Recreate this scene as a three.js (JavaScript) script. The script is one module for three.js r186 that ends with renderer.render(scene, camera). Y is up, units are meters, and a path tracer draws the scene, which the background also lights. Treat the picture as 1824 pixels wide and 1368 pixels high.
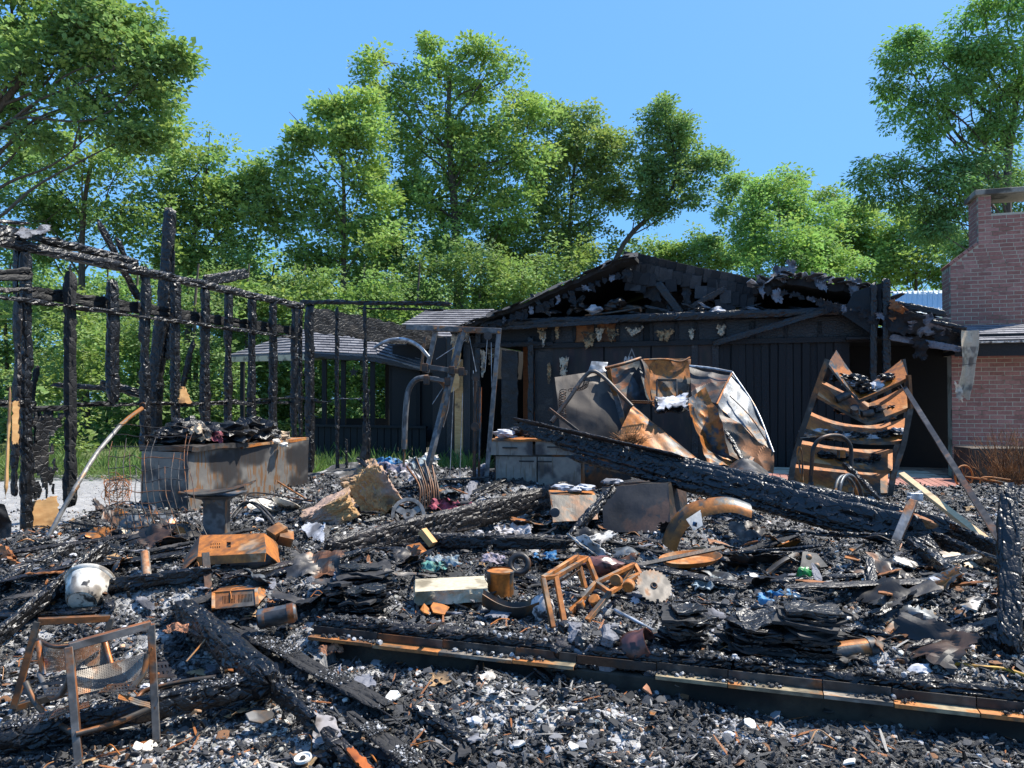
import * as THREE from 'three';
import { mergeGeometries, mergeVertices, toCreasedNormals } from 'three/addons/utils/BufferGeometryUtils.js';
import { RoundedBoxGeometry } from 'three/addons/geometries/RoundedBoxGeometry.js';
import { ImprovedNoise } from 'three/addons/math/ImprovedNoise.js';

// ------------------------------------------------------------------ camera, sky, sun, exposure
const scene = new THREE.Scene();
const EYE = 1.45, FOV = 54, PITCH = Math.atan(26 / 1342);
const camera = new THREE.PerspectiveCamera(FOV, 4 / 3, 0.05, 600);
camera.position.set(0, EYE, 0);
camera.rotation.set(PITCH, 0, 0);
scene.add(camera);
const SUN = new THREE.Vector3(0.50, 0.85, -0.17).normalize();
{
  const w = 512, h = 256, a = new Float32Array(w * h * 4);
  for (let j = 0; j < h; j++) for (let i = 0; i < w; i++) {
    const el = (j + 0.5) / h * Math.PI - Math.PI / 2, az = (i + 0.5) / w * 2 * Math.PI - Math.PI;
    const d = new THREE.Vector3(Math.cos(el) * Math.cos(az), Math.sin(el), Math.cos(el) * Math.sin(az));
    const t = Math.max(0, Math.sin(el)), k = Math.pow(1 - t, 2.2);
    const sk = 0.615; let r = sk * (0.125 + 0.115 * k), g = sk * (0.36 + 0.23 * k), b = sk * (0.90 + 0.12 * k);
    const c = Math.max(0, d.dot(SUN)), glow = 0.5 * Math.pow(c, 24) + 0.12 * Math.pow(c, 4);
    r += glow; g += glow; b += glow * 0.9;
    if (el < 0) { const m = Math.min(1, -el * 6); r = r * (1 - m) + 0.10 * m; g = g * (1 - m) + 0.10 * m; b = b * (1 - m) + 0.09 * m; }
    a.set([r, g, b, 1], (j * w + i) * 4);
  }
  const sky = new THREE.DataTexture(a, w, h, THREE.RGBAFormat, THREE.FloatType);
  sky.mapping = THREE.EquirectangularReflectionMapping; sky.magFilter = sky.minFilter = THREE.LinearFilter; sky.needsUpdate = true;
  scene.background = sky; scene.environment = sky;
}
const sun = new THREE.DirectionalLight(new THREE.Color(1, 0.945, 0.85), 5.0);
sun.name = 'sun'; sun.position.copy(SUN).multiplyScalar(60); sun.castShadow = true;
sun.target.position.set(0, 0, -9); sun.position.add(sun.target.position);
sun.shadow.mapSize.set(4096, 4096);
Object.assign(sun.shadow.camera, { left: -30, right: 30, top: 30, bottom: -30, near: 1, far: 160 });
scene.add(sun, sun.target);
const renderer = new THREE.WebGLRenderer({ antialias: true });
renderer.setSize(1024, 768);
renderer.toneMapping = THREE.LinearToneMapping;
renderer.toneMappingExposure = 1.95;
renderer.shadowMap.enabled = true;

// ------------------------------------------------------------------ small kit
const V = (x, y, z) => new THREE.Vector3(x, y, z);
function rng(seed) { let s = seed >>> 0; return () => { s = (s + 0x6D2B79F5) | 0; let t = Math.imul(s ^ (s >>> 15), 1 | s); t = (t + Math.imul(t ^ (t >>> 7), 61 | t)) ^ t; return ((t ^ (t >>> 14)) >>> 0) / 4294967296; }; }
const lerp = (a, b, t) => a + (b - a) * t, clamp = (x, a = 0, b = 1) => Math.min(b, Math.max(a, x));
const smooth = (a, b, x) => { const t = clamp((x - a) / (b - a)); return t * t * (3 - 2 * t); };
const perlin = new ImprovedNoise();
const nz = (x, y = 0, z = 0) => perlin.noise(x + 31.7, y + 17.3, z + 5.1);
const fbm = (x, y, z, o = 3) => { let s = 0, a = 0.5; for (let i = 0; i < o; i++) { s += a * nz(x, y, z); x *= 2.03; y *= 2.03; z *= 2.03; a *= 0.5; } return s; };
const hsh = (a, b, c) => { let h = Math.imul(a, 374761393) ^ Math.imul(b, 668265263) ^ Math.imul(c, 2147483647 - 1274126177); h = Math.imul(h ^ (h >>> 13), 1274126177); return ((h ^ (h >>> 16)) >>> 0) / 4294967296; };
function worley(x, y, z) {                                   // [F1, F2, cell tone]
  const xi = Math.floor(x), yi = Math.floor(y), zi = Math.floor(z); let f1 = 9, f2 = 9, id = 0;
  for (let a = -1; a < 2; a++) for (let b = -1; b < 2; b++) for (let c = -1; c < 2; c++) {
    const p = xi + a, q = yi + b, r = zi + c, dx = p + hsh(p, q, r) - x, dy = q + hsh(q, r, p + 7) - y, dz = r + hsh(r, p, q + 13) - z, d = dx * dx + dy * dy + dz * dz;
    if (d < f1) { f2 = f1; f1 = d; id = hsh(p + 3, q + 5, r + 9); } else if (d < f2) f2 = d;
  }
  return [Math.sqrt(f1), Math.sqrt(f2), id];
}
// picture direction to points
const FPX = 684 / Math.tan(FOV / 2 * Math.PI / 180);
function ray(px, py) { const v = V((px - 912) / FPX, (684 - py) / FPX, -1); v.applyAxisAngle(V(1, 0, 0), PITCH); return v; }
function P(px, py, d) { const r = ray(px, py); return V(r.x / -r.z * d, EYE + r.y / -r.z * d, -d); }
// the plan of the workshop: U runs along its front sill, W into its depth
const TH = 18 * Math.PI / 180, U = V(Math.cos(TH), 0, Math.sin(TH)), W = V(Math.sin(TH), 0, -Math.cos(TH)), O = V(-0.956, 0, -3.92);
const uw = (x, z) => [(x - O.x) * U.x + (z - O.z) * U.z, (x - O.x) * W.x + (z - O.z) * W.z];
const at = (u, w, y = 0) => V(O.x + U.x * u + W.x * w, y, O.z + U.z * u + W.z * w);
function onW(px, py, w) { const r = ray(px, py); const t = (w + O.x * W.x + O.z * W.z) / (r.x * W.x + r.z * W.z); return V(r.x * t, EYE + r.y * t, r.z * t); }
function onU(px, py, u) { const r = ray(px, py); const t = (u + O.x * U.x + O.z * U.z) / (r.x * U.x + r.z * U.z); return V(r.x * t, EYE + r.y * t, r.z * t); }
function onY(px, py, y) { const r = ray(px, py); const t = (y - EYE) / r.y; return V(r.x * t, y, r.z * t); }
const FL = 0.2;
// heaps: [x, z, radius, height], seen at these pixels of the bed
const HEAPS = [[1050, 915, 0.4, 0.07], [1300, 905, 0.7, 0.17], [690, 885, 0.6, 0.16], [290, 965, 0.5, 0.14], [1460, 1000, 0.45, 0.13], [620, 1010, 0.4, 0.12], [1160, 965, 0.5, 0.12], [1620, 1030, 0.4, 0.13], [470, 930, 0.45, 0.10], [90, 1010, 0.4, 0.10], [800, 900, 0.4, 0.06]].map(([x, y, r, k]) => { const c = onY(x, y, 0.36); return [c.x, c.z, r, k]; });
// height of the bed of debris
function H0(x, z) {
  const [u, w] = uw(x, z);
  const inX = smooth(-4.3, -3.9, u) * (1 - smooth(5.4, 6.2, u)), inZ = (u > 0.05 ? smooth(0.02, 0.08, w) : smooth(-0.55, 0.5, w)) * (1 - smooth(6.4, 7.6, w));
  const inside = inX * inZ;
  let h = inside * (FL + 0.06 + 0.022 * Math.max(0, w));
  h += inside * (0.20 * Math.max(0, fbm(x * 0.8, z * 0.8, 1.5, 3) + 0.12) + 0.12 * Math.max(0, fbm(x * 2.1, z * 2.1, 8.5, 2))) * smooth(0.05, 0.8, w);
  h += inside * 0.16 * Math.exp(-((u - 3.2) ** 2) / 0.9 - ((w - 0.75) ** 2) / 0.3);
  h += inside * 0.20 * Math.exp(-((u + 0.9) ** 2) / 1.2 - ((w - 4.6) ** 2) / 0.8);
  for (const [gx, gz, r, k] of HEAPS) { const d = ((x - gx) ** 2 + (z - gz) ** 2) / (r * r); if (d < 6) h += inside * k * Math.exp(-d) * (0.75 + 1.2 * Math.max(0, fbm(x * 3.3, z * 3.3, 4.4, 2) + 0.1)); }
  const fore = 1 - smooth(9, 12, Math.hypot(x, z + 3));
  h += fore * (0.05 * fbm(x * 2.6, z * 2.6, 9.2, 3) + 0.03 * fbm(x * 9, z * 9, 3.3, 2));
  h += fore * (1 - inside) * 0.10 * smooth(-1.1, -0.12, w) * smooth(-0.3, 0.2, u);
  h += fore * (1 - inside) * 0.05 * Math.exp(-((u - 1.0) ** 2) / 0.8 - ((w + 0.25) ** 2) / 0.1);
  return h;
}
function bed(px, py, lift = 0) {                                // where the ray through a pixel meets the bed
  const r = ray(px, py); let t0 = 2.0, t1 = 2.0;
  for (let t = 2; t < 30; t += 0.04) { if (EYE + r.y * t <= H0(r.x * t, r.z * t) + lift) { t1 = t; break; } t0 = t; t1 = t; }
  for (let i = 0; i < 12; i++) { const m = (t0 + t1) / 2; if (EYE + r.y * m <= H0(r.x * m, r.z * m) + lift) t1 = m; else t0 = m; }
  return V(r.x * t1, EYE + r.y * t1, r.z * t1);
}

function Q(px, py, d, s = 0.03) { const b = bed(px, py); return P(px, py, Math.min(d, -b.z - s)); }                // like P, but never under the bed
// ------------------------------------------------------------------ objects and parts
const taken = new Map();
function numbered(n) { const k = taken.get(n) || 0; taken.set(n, k + 1); return k ? n + '_' + String(k).padStart(3, '0') : n; }
function thing(name, label, category, group) { const o = new THREE.Group(); o.name = numbered(name); o.userData = { label, category }; if (group) o.userData.group = group; scene.add(o); return o; }
function part(name, geo, mat, parent, label) { const m = new THREE.Mesh(geo, mat); m.name = name; m.castShadow = m.receiveShadow = true; if (label) m.userData.label = label; if (parent) parent.add(m); return m; }
function single(name, geo, mat, label, category, group) { geo.computeBoundingBox(); const b = geo.boundingBox, c = V((b.min.x + b.max.x) / 2, b.min.y, (b.min.z + b.max.z) / 2); geo.translate(-c.x, -c.y, -c.z); const m = part(numbered(name), geo, mat, scene); m.position.copy(c); m.userData = { label, category }; if (group) m.userData.group = group; return m; }
function struct(name, geo, mat) { const m = part(numbered(name), geo, mat, scene); m.userData.kind = 'structure'; return m; }
function settle(g) {                                            // put a group's origin at its base
  g.updateMatrixWorld(true); const b = new THREE.Box3().setFromObject(g), c = V((b.min.x + b.max.x) / 2, b.min.y, (b.min.z + b.max.z) / 2);
  for (const k of g.children) k.position.sub(c); g.position.add(c); return g;
}

// ------------------------------------------------------------------ geometry kit
function boxUV(geo, s = 1, o = 0) {                             // uv in metres from the dominant axis of each face
  const g = geo.index ? geo.toNonIndexed() : geo, p = g.attributes.position, uv = new Float32Array(p.count * 2), a = V(), b = V(), c = V();
  for (let i = 0; i < p.count; i += 3) {
    a.fromBufferAttribute(p, i); b.fromBufferAttribute(p, i + 1); c.fromBufferAttribute(p, i + 2);
    const n = V().subVectors(b, a).cross(V().subVectors(c, a)), x = Math.abs(n.x), y = Math.abs(n.y), z = Math.abs(n.z);
    [a, b, c].forEach((q, k) => { const t = x > y && x > z ? [q.z, q.y] : y > z ? [q.x, q.z] : [q.x, q.y]; uv[(i + k) * 2] = t[0] / s + o; uv[(i + k) * 2 + 1] = t[1] / s + o * 1.7; });
  }
  g.setAttribute('uv', new THREE.BufferAttribute(uv, 2)); return g;
}
function flat(geo, s = 1, o = 0) { const g = boxUV(geo, s, o); g.computeVertexNormals(); return g; }
function creased(geo, ang = 0.6, s = 1, o = 0) { const g = geo.clone(); g.deleteAttribute('uv'); if (g.attributes.normal) g.deleteAttribute('normal'); const m = g.index ? g : mergeVertices(g, 1e-5); m.computeVertexNormals(); return boxUV(toCreasedNormals(m, ang), s, o); }
function basis(A, B, up = V(0, 1, 0)) { const x = V().subVectors(B, A).normalize(); let z = V().crossVectors(x, up); if (z.length() < 1e-4) z = V(0, 0, 1); z.normalize(); const y = V().crossVectors(z, x); return new THREE.Matrix4().makeBasis(x, y, z); }
function between(geo, A, B, roll = 0, up) { const m = basis(A, B, up); if (roll) m.multiply(new THREE.Matrix4().makeRotationX(roll)); m.setPosition(A); geo.applyMatrix4(m); return geo; }
// a burnt timber from 0 to len on x: its skin breaks into charred blocks
function charGeo(len, w, h, { seg = 0.03, seed = 0, cell = [0.06, 0.045], depth = 0.012, waste = 0.01, rag = 0.06, taper = 0 } = {}) {
  const nx = Math.max(4, Math.ceil(len / seg)), per = Math.max(8, Math.ceil((w + h) * 2 / seg / 4) * 4), pos = [], idx = [], uv = [], r = rng(seed + 11);
  const endA = r() * 9, endB = r() * 9, R = V();
  const ring = (t) => { const q = per / 4, k = Math.floor(t / q) % 4, f = (t % q) / q * 2 - 1; return [[f, 1], [1, -f], [-f, -1], [-1, f]][k]; };
  for (let i = 0; i <= nx; i++) {
    const s = i / nx, tp = 1 - taper * s;
    for (let j = 0; j < per; j++) {
      let [a, b] = ring(j); const m = Math.max(Math.abs(a), Math.abs(b)), rr = Math.hypot(a, b), rd = lerp(m, rr, 0.34) / rr * 1.02; a *= rd; b *= rd;
      let x = s * len, y = b * h / 2 * tp, z = a * w / 2 * tp;
      const k = fbm(x * 3 + seed * 3.1, y * 6, z * 6 + seed, 3);
      const wv = fbm(x * 5 + seed, y * 9, z * 9, 2), cs = 1 + 0.9 * fbm(x * 1.3 + seed * 2.2, 3, 1, 2);
      const [f1, f2, id] = worley((x * cs + 0.05 * wv) / (cell[0] * 1.5) + seed * 5.3, (y + 0.02 * wv) / (cell[1] * 0.95), (z + 0.02 * k) / (cell[1] * 0.95));
      const gap = smooth(0, 0.06 + 0.16 * clamp(0.5 + 2 * wv), f2 - f1);
      let d = -depth * (1 - gap) + depth * 0.75 * (id - 0.5) * gap - waste * (k + 0.35) * 2.2;
      const near = Math.min(s, 1 - s) * len; d -= Math.max(0, 0.05 - near) * 0.25;
      const l = Math.hypot(y, z) || 1; y += y / l * d; z += z / l * d;
      if (i === 0) x -= rag * fbm(y * 22, z * 22, endA, 3) * 1.6; if (i === nx) x += rag * fbm(y * 22, z * 22, endB, 3) * 1.6;
      pos.push(x, y, z);
    }
  }
  for (let i = 0; i < nx; i++) for (let j = 0; j < per; j++) { const a = i * per + j, b = i * per + (j + 1) % per, c = a + per, d = b + per; idx.push(a, b, c, b, d, c); }
  for (const [i, flip] of [[0, 1], [nx, 0]]) { const c = pos.length / 3; let sx = 0; for (let j = 0; j < per; j++) sx += pos[(i * per + j) * 3]; pos.push(sx / per - (flip ? 1 : -1) * rag * 0.3, 0, 0); for (let j = 0; j < per; j++) { const a = i * per + j, b = i * per + (j + 1) % per; flip ? idx.push(c, b, a) : idx.push(c, a, b); } }
  const g = new THREE.BufferGeometry(); g.setAttribute('position', new THREE.Float32BufferAttribute(pos, 3)); g.setIndex(idx); g.computeVertexNormals();
  return boxUV(toCreasedNormals(g, 0.55), 1, seed * 0.137);
}
const charBetween = (A, B, w, h, o = {}) => between(charGeo(A.distanceTo(B), w, h, o), A, B, o.roll || 0, o.up);
// a grid of points to a solid sheet of a given thickness
function solid(fn, n, m, th, { crease = 0.7, s = 1, o = 0, keep = null } = {}) {
  const p = [], N = [], e = 1e-3;
  for (let i = 0; i <= n; i++) for (let j = 0; j <= m; j++) p.push(fn(i / n, j / m));
  const I = (i, j) => i * (m + 1) + j;
  for (let i = 0; i <= n; i++) for (let j = 0; j <= m; j++) {
    const a = V().subVectors(p[I(Math.min(n, i + 1), j)], p[I(Math.max(0, i - 1), j)]), b = V().subVectors(p[I(i, Math.min(m, j + 1))], p[I(i, Math.max(0, j - 1))]); N.push(a.cross(b).normalize());
  }
  const pos = [], idx = [], T = (m + 1) * (n + 1);
  for (let i = 0; i < T; i++) pos.push(...p[i].toArray()); for (let i = 0; i < T; i++) { const q = p[i].clone().addScaledVector(N[i], -th); pos.push(q.x, q.y, q.z); }
  const on = (i, j) => i >= 0 && j >= 0 && i < n && j < m && (!keep || keep((i + 0.5) / n, (j + 0.5) / m));
  const quad = (a, b, c, d) => idx.push(a, b, c, b, d, c);
  for (let i = 0; i < n; i++) for (let j = 0; j < m; j++) if (on(i, j)) {
    const a = I(i, j), b = I(i, j + 1), c = I(i + 1, j), d = I(i + 1, j + 1);
    quad(a, c, b, d); quad(a + T, b + T, c + T, d + T);
    if (!on(i - 1, j)) quad(a, b, a + T, b + T); if (!on(i + 1, j)) quad(d, c, d + T, c + T);
    if (!on(i, j - 1)) quad(c, a, c + T, a + T); if (!on(i, j + 1)) quad(b, d, b + T, d + T);
  }
  const g = new THREE.BufferGeometry(); g.setAttribute('position', new THREE.Float32BufferAttribute(pos, 3)); g.setIndex(idx); g.computeVertexNormals();
  return boxUV(toCreasedNormals(g, crease), s, o);
}
const bil = (c, u, v) => V().addScaledVector(c[0], (1 - u) * (1 - v)).addScaledVector(c[1], u * (1 - v)).addScaledVector(c[2], u * v).addScaledVector(c[3], (1 - u) * v);
function patch(c, { n = 14, m = 14, amp = 0.01, freq = 5, th = 0.004, seed = 0, bend, s = 1, crease = 0.7, keep, rag = 0, ridge = false } = {}) {   // four corners, buckled by noise
  const nrm = V().subVectors(c[1], c[0]).cross(V().subVectors(c[3], c[0])).normalize(), e1 = V().subVectors(c[1], c[0]).normalize(), e2 = V().subVectors(c[3], c[0]).normalize();
  return solid((u, v) => {
    const q = bil(c, u, v); const nn = nz(q.x * freq + seed * 7.7, q.y * freq, q.z * freq + seed); let d = ridge ? amp * (3.2 * (0.22 - Math.abs(nn)) + 1.2 * (0.2 - Math.abs(nz(q.x * freq * 2.3 + seed, q.z * freq * 2.3, q.y * freq * 2.3)))) : amp * 2 * fbm(q.x * freq + seed * 7.7, q.y * freq, q.z * freq + seed, 3); if (bend) d += bend(u, v);
    q.addScaledVector(nrm, d);
    if (rag) { if (u === 0 || u === 1) q.addScaledVector(e1, rag * fbm(v * 9 + seed, u * 5, 1, 3) * 2); if (v === 0 || v === 1) q.addScaledVector(e2, rag * fbm(u * 9 + seed, v * 5, 4, 3) * 2); }
    return q;
  }, n, m, th, { crease, s, o: seed * 0.31, keep });
}
function tube(pts, r, seg = 0, rad = 7, closed = false) { const c = new THREE.CatmullRomCurve3(pts, closed, 'centripetal'); return boxUV(new THREE.TubeGeometry(c, seg || Math.max(8, pts.length * 6), r, rad, closed)); }
function pipe(A, B, r, rad = 10) { const l = A.distanceTo(B), g = new THREE.CylinderGeometry(r, r, l, rad, 1); g.rotateZ(-Math.PI / 2); g.translate(l / 2, 0, 0); return boxUV(between(g, A, B)); }
function bar(A, B, w, h, roll = 0, bv = 0.002, up) { const l = A.distanceTo(B), g = new RoundedBoxGeometry(l, h, w, 1, Math.min(bv, w / 3, h / 3)); g.translate(l / 2, 0, 0); return boxUV(between(g, A, B, roll, up), 1, (A.x * 3.1 + A.y) % 1); }
function angleBar(A, B, w, t = 0.003, roll = 0, up) { const l = A.distanceTo(B), a = new THREE.BoxGeometry(l, t, w), b = new THREE.BoxGeometry(l, w - t, t); a.translate(l / 2, 0, 0); b.translate(l / 2, w / 2, w / 2 - t / 2); return boxUV(between(mergeGeometries([a, b]), A, B, roll, up)); }
function box(x, y, z, w, h, d, bv = 0.004) { const g = new RoundedBoxGeometry(w, h, d, 2, Math.min(bv, w / 3, h / 3, d / 3)); g.translate(x, y, z); return boxUV(g); }
function lathe(pts, seg = 28) { return new THREE.LatheGeometry(pts.map(p => new THREE.Vector2(p[0], p[1])), seg); }
function lump(r, sx, sy, sz, seed, detail = 3, amp = 0.3, freq = 1.6) {
  const g = mergeVertices((() => { const q = new THREE.IcosahedronGeometry(1, detail); q.deleteAttribute('uv'); q.deleteAttribute('normal'); return q; })(), 1e-4), p = g.attributes.position, v = V();
  for (let i = 0; i < p.count; i++) { v.fromBufferAttribute(p, i); const k = 1 + amp * 2 * fbm(v.x * freq + seed * 3.3, v.y * freq + seed, v.z * freq, 4); v.multiplyScalar(k * r); p.setXYZ(i, v.x * sx, v.y * sy, v.z * sz); }
  g.computeVertexNormals(); return boxUV(toCreasedNormals(g, 0.6), 1, seed * 0.21);
}
function shardGeo(r, th, seed, n = 7, asp = 1, bend = 0) {              // a broken flat piece
  const q = rng(seed), sh = new THREE.Shape(); for (let i = 0; i < n; i++) { const a = (i + 0.7 * q()) / n * 6.283, k = r * (0.55 + 0.45 * q()); i ? sh.lineTo(Math.cos(a) * k, Math.sin(a) * k * asp) : sh.moveTo(Math.cos(a) * k, Math.sin(a) * k * asp); }
  const g = new THREE.ExtrudeGeometry(sh, { depth: th, bevelEnabled: true, bevelSize: th * 0.25, bevelThickness: th * 0.25, bevelSegments: 1, steps: 1 }); g.rotateX(-Math.PI / 2);
  const p = g.attributes.position; for (let i = 0; i < p.count; i++) p.setY(i, p.getY(i) + bend * (p.getX(i) / r) ** 2 * r + bend * 0.5 * p.getZ(i) * p.getX(i) / r);
  return flat(g, 1, seed * 0.13);
}
function turn(g, rx, ry, rz, x, y, z) { g.applyMatrix4(new THREE.Matrix4().makeRotationFromEuler(new THREE.Euler(rx, ry, rz, 'YXZ'))); g.translate(x, y, z); return g; }

// ------------------------------------------------------------------ materials
function lattice(seed, n) { const q = rng(seed), a = new Float32Array(n * n); for (let i = 0; i < a.length; i++) a[i] = q(); return a; }
const LT = lattice(77, 256);
function tn(u, v, per, s = 0) {                                  // tiling value noise, period per
  const x = u * per, y = v * per, xi = Math.floor(x), yi = Math.floor(y), fx = x - xi, fy = y - yi, sx = fx * fx * (3 - 2 * fx), sy = fy * fy * (3 - 2 * fy);
  const L = (a, b) => LT[(((((b % per) + per) % per) * 37 + s * 53) & 255) * 256 + (((((a % per) + per) % per) * 91 + s * 29 + ((b % per + per) % per) * 13) & 255)];
  return lerp(lerp(L(xi, yi), L(xi + 1, yi), sx), lerp(L(xi, yi + 1), L(xi + 1, yi + 1), sx), sy);
}
const tf = (u, v, per, o = 4, s = 0) => { let a = 0.5, t = 0, m = 0; for (let i = 0; i < o; i++) { t += a * tn(u, v, per, s + i); m += a; a *= 0.5; per *= 2; } return t / m; };
function tw(u, v, px, py, s = 0) {                              // tiling cell noise
  const x = u * px, y = v * py, xi = Math.floor(x), yi = Math.floor(y); let f1 = 9, f2 = 9, id = 0;
  for (let a = -1; a < 2; a++) for (let b = -1; b < 2; b++) { const p = xi + a, q = yi + b, pm = (p % px + px) % px, qm = (q % py + py) % py, dx = p + hsh(pm, qm, s) - x, dy = q + hsh(qm, pm, s + 5) - y, d = dx * dx + dy * dy; if (d < f1) { f2 = f1; f1 = d; id = hsh(pm + 2, qm + 3, s + 8); } else if (d < f2) f2 = d; }
  return [Math.sqrt(f1), Math.sqrt(f2), id];
}
function tex(n, fn, color = true) {
  const a = new Uint8Array(n * n * 4);
  for (let j = 0; j < n; j++) for (let i = 0; i < n; i++) { const c = fn((i + 0.5) / n, (j + 0.5) / n), k = (j * n + i) * 4; if (typeof c === 'number') a[k] = a[k + 1] = a[k + 2] = clamp(c) * 255; else { a[k] = clamp(c[0]) * 255; a[k + 1] = clamp(c[1]) * 255; a[k + 2] = clamp(c[2]) * 255; } a[k + 3] = 255; }
  const t = new THREE.DataTexture(a, n, n); t.wrapS = t.wrapT = THREE.RepeatWrapping; t.magFilter = THREE.LinearFilter; t.minFilter = THREE.LinearMipmapLinearFilter; t.generateMipmaps = true; if (color) t.colorSpace = THREE.SRGBColorSpace; t.needsUpdate = true; return t;
}
const mixc = (a, b, t) => [lerp(a[0], b[0], t), lerp(a[1], b[1], t), lerp(a[2], b[2], t)], rgb = (r, g, b) => [r / 255, g / 255, b / 255], mulc = (a, k) => [a[0] * k, a[1] * k, a[2] * k];
function mat(o) { const m = (o.clearcoat || o.transmission || o.sheen || o.specularIntensity !== undefined) ? new THREE.MeshPhysicalMaterial() : new THREE.MeshStandardMaterial(); const { rep, ...rest } = o; for (const k in rest) { if (k === 'color') m.color.set(rest[k]); else m[k] = rest[k]; } m.side = THREE.DoubleSide; return m; }
const rp = (t, x, y = x) => { const c = t.clone(); c.repeat.set(x, y); c.needsUpdate = true; return c; };

const T = {};
T.grain = tex(512, (u, v) => 0.5 * tf(u, v, 16, 5, 3) + 0.5 * tf(u, v, 64, 3, 9), false);
T.charBump = tex(512, (u, v) => { const [a, b, id] = tw(u + 0.02 * tf(u, v, 8, 3), v, 14, 20, 4), [c, d] = tw(u, v, 44, 60, 6); return 0.55 * smooth(0, 0.22, b - a) + 0.2 * id + 0.18 * smooth(0, 0.25, d - c) + 0.12 * tf(u, v, 64, 3); }, false);
T.char = tex(512, (u, v) => { const [a, b, id] = tw(u + 0.02 * tf(u, v, 8, 3), v, 14, 20, 4), k = tf(u, v, 6, 5, 2), f = tf(u, v, 40, 4, 5); let c = mixc(rgb(26, 25, 26), rgb(48, 48, 50), id * 0.6 + 0.3 * f); c = mixc(c, rgb(98, 98, 100), smooth(0.60, 0.78, k) * (0.25 + 0.6 * smooth(0.45, 0.7, f))); return mulc(c, lerp(0.55, 1, smooth(0, 0.12, b - a))); });
T.sootwood = tex(512, (u, v) => { const k = tf(u, v, 5, 5, 2), g = tf(u, v * 0.5, 48, 3, 7); let c = mixc(rgb(20, 19, 20), rgb(40, 39, 40), g); return mixc(c, rgb(84, 82, 82), smooth(0.58, 0.75, k) * smooth(0.4, 0.75, g) * 0.7); });
function rustTex(bare, rust, dark, amt, seed, soot = 0.2, ash = 0) {
  return tex(512, (u, v) => {
    const k = tf(u, v, 4, 6, seed), e = tf(u, v, 24, 4, seed + 3), f = tf(u, v, 96, 2, seed + 5), q = tf(u, v, 3, 5, seed + 11);
    let r = mixc(rust, dark, smooth(0.4, 0.8, e * 0.6 + k * 0.4)); r = mulc(r, 0.82 + 0.36 * f);
    let b = mixc(bare, mulc(bare, 0.72), smooth(0.35, 0.7, e)); b = mulc(b, 0.9 + 0.2 * f);
    const t = smooth(amt - 0.07, amt + 0.05, 1 - k * 0.75 - e * 0.25);
    let c = mixc(b, r, t); c = mixc(c, rgb(30, 28, 27), soot * smooth(0.5, 0.72, q + 0.2 * (e - 0.5)));
    if (ash) c = mixc(c, rgb(190, 188, 182), ash * smooth(0.56, 0.7, tf(u, v, 7, 5, seed + 17)));
    return c;
  });
}
T.rustBump = tex(512, (u, v) => 0.6 * tf(u, v, 20, 5, 3) + 0.4 * tf(u, v, 90, 2, 8), false);
T.rustOrange = rustTex(rgb(104, 98, 90), rgb(164, 98, 36), rgb(98, 58, 28), 0.40, 21, 0.45, 0.35);
T.rustMixed = rustTex(rgb(92, 96, 98), rgb(150, 92, 36), rgb(88, 56, 30), 0.50, 31, 0.55);
T.rustBrown = rustTex(rgb(78, 74, 68), rgb(122, 76, 38), rgb(58, 42, 30), 0.47, 41, 0.6);
T.steel = rustTex(rgb(108, 112, 116), rgb(130, 82, 48), rgb(80, 58, 46), 0.60, 51, 0.6);
T.steelBlue = rustTex(rgb(76, 90, 100), rgb(140, 80, 40), rgb(80, 54, 40), 0.56, 56, 0.6);
T.freezer = tex(512, (u, v) => { const k = tf(u, v, 4, 5, 61), e = tf(u, v, 22, 4, 64), st = tf(u * 2, v * 0.25, 24, 4, 66), q = tf(u, v, 3, 4, 70); let c = mixc(rgb(142, 136, 126), rgb(98, 95, 92), e * 0.6 + 0.3 * k); c = mixc(c, rgb(126, 84, 48), smooth(0.52, 0.68, st) * 0.8); c = mixc(c, rgb(46, 44, 44), 0.85 * smooth(0.48, 0.62, q)); return c; });
T.cabinet = tex(512, (u, v) => { const k = tf(u, v, 4, 5, 81), e = tf(u, v, 24, 4, 84), st = tf(u * 2, v * 0.25, 20, 4, 86); let c = mixc(rgb(150, 142, 128), rgb(104, 98, 92), e * 0.6 + 0.4 * k); c = mixc(c, rgb(46, 44, 46), smooth(0.5, 0.68, k) * 0.85); return mixc(c, rgb(90, 78, 62), smooth(0.58, 0.72, st) * 0.5); });
T.plaster = tex(512, (u, v) => { const k = tf(u, v, 5, 5, 91), e = tf(u, v, 40, 3, 95); return mixc(mixc(rgb(222, 218, 208), rgb(190, 184, 174), e), rgb(112, 108, 106), smooth(0.58, 0.76, k) * 0.8); });
T.ash = tex(512, (u, v) => { const k = tf(u, v, 6, 5, 101), e = tf(u, v, 50, 3, 105); return mixc(mixc(rgb(150, 150, 154), rgb(196, 196, 198), e), rgb(70, 70, 74), smooth(0.52, 0.74, k) * 0.8); });
T.wood = tex(512, (u, v) => { const g = tf(u * 0.25, v, 40, 4, 111), k = tf(u, v, 6, 4, 113); const c = mixc(rgb(206, 166, 112), rgb(172, 124, 74), g); return mixc(c, rgb(70, 50, 34), smooth(0.62, 0.8, k) * 0.7); });
T.insul = tex(512, (u, v) => { const k = tf(u, v, 4, 5, 121), e = tf(u, v, 60, 3, 125); let c = mixc(rgb(184, 150, 102), rgb(138, 104, 68), e); c = mixc(c, rgb(156, 130, 114), smooth(0.42, 0.6, tf(u, v, 3, 4, 128))); return mixc(c, rgb(74, 66, 60), smooth(0.58, 0.72, k) * 0.75); });
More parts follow.
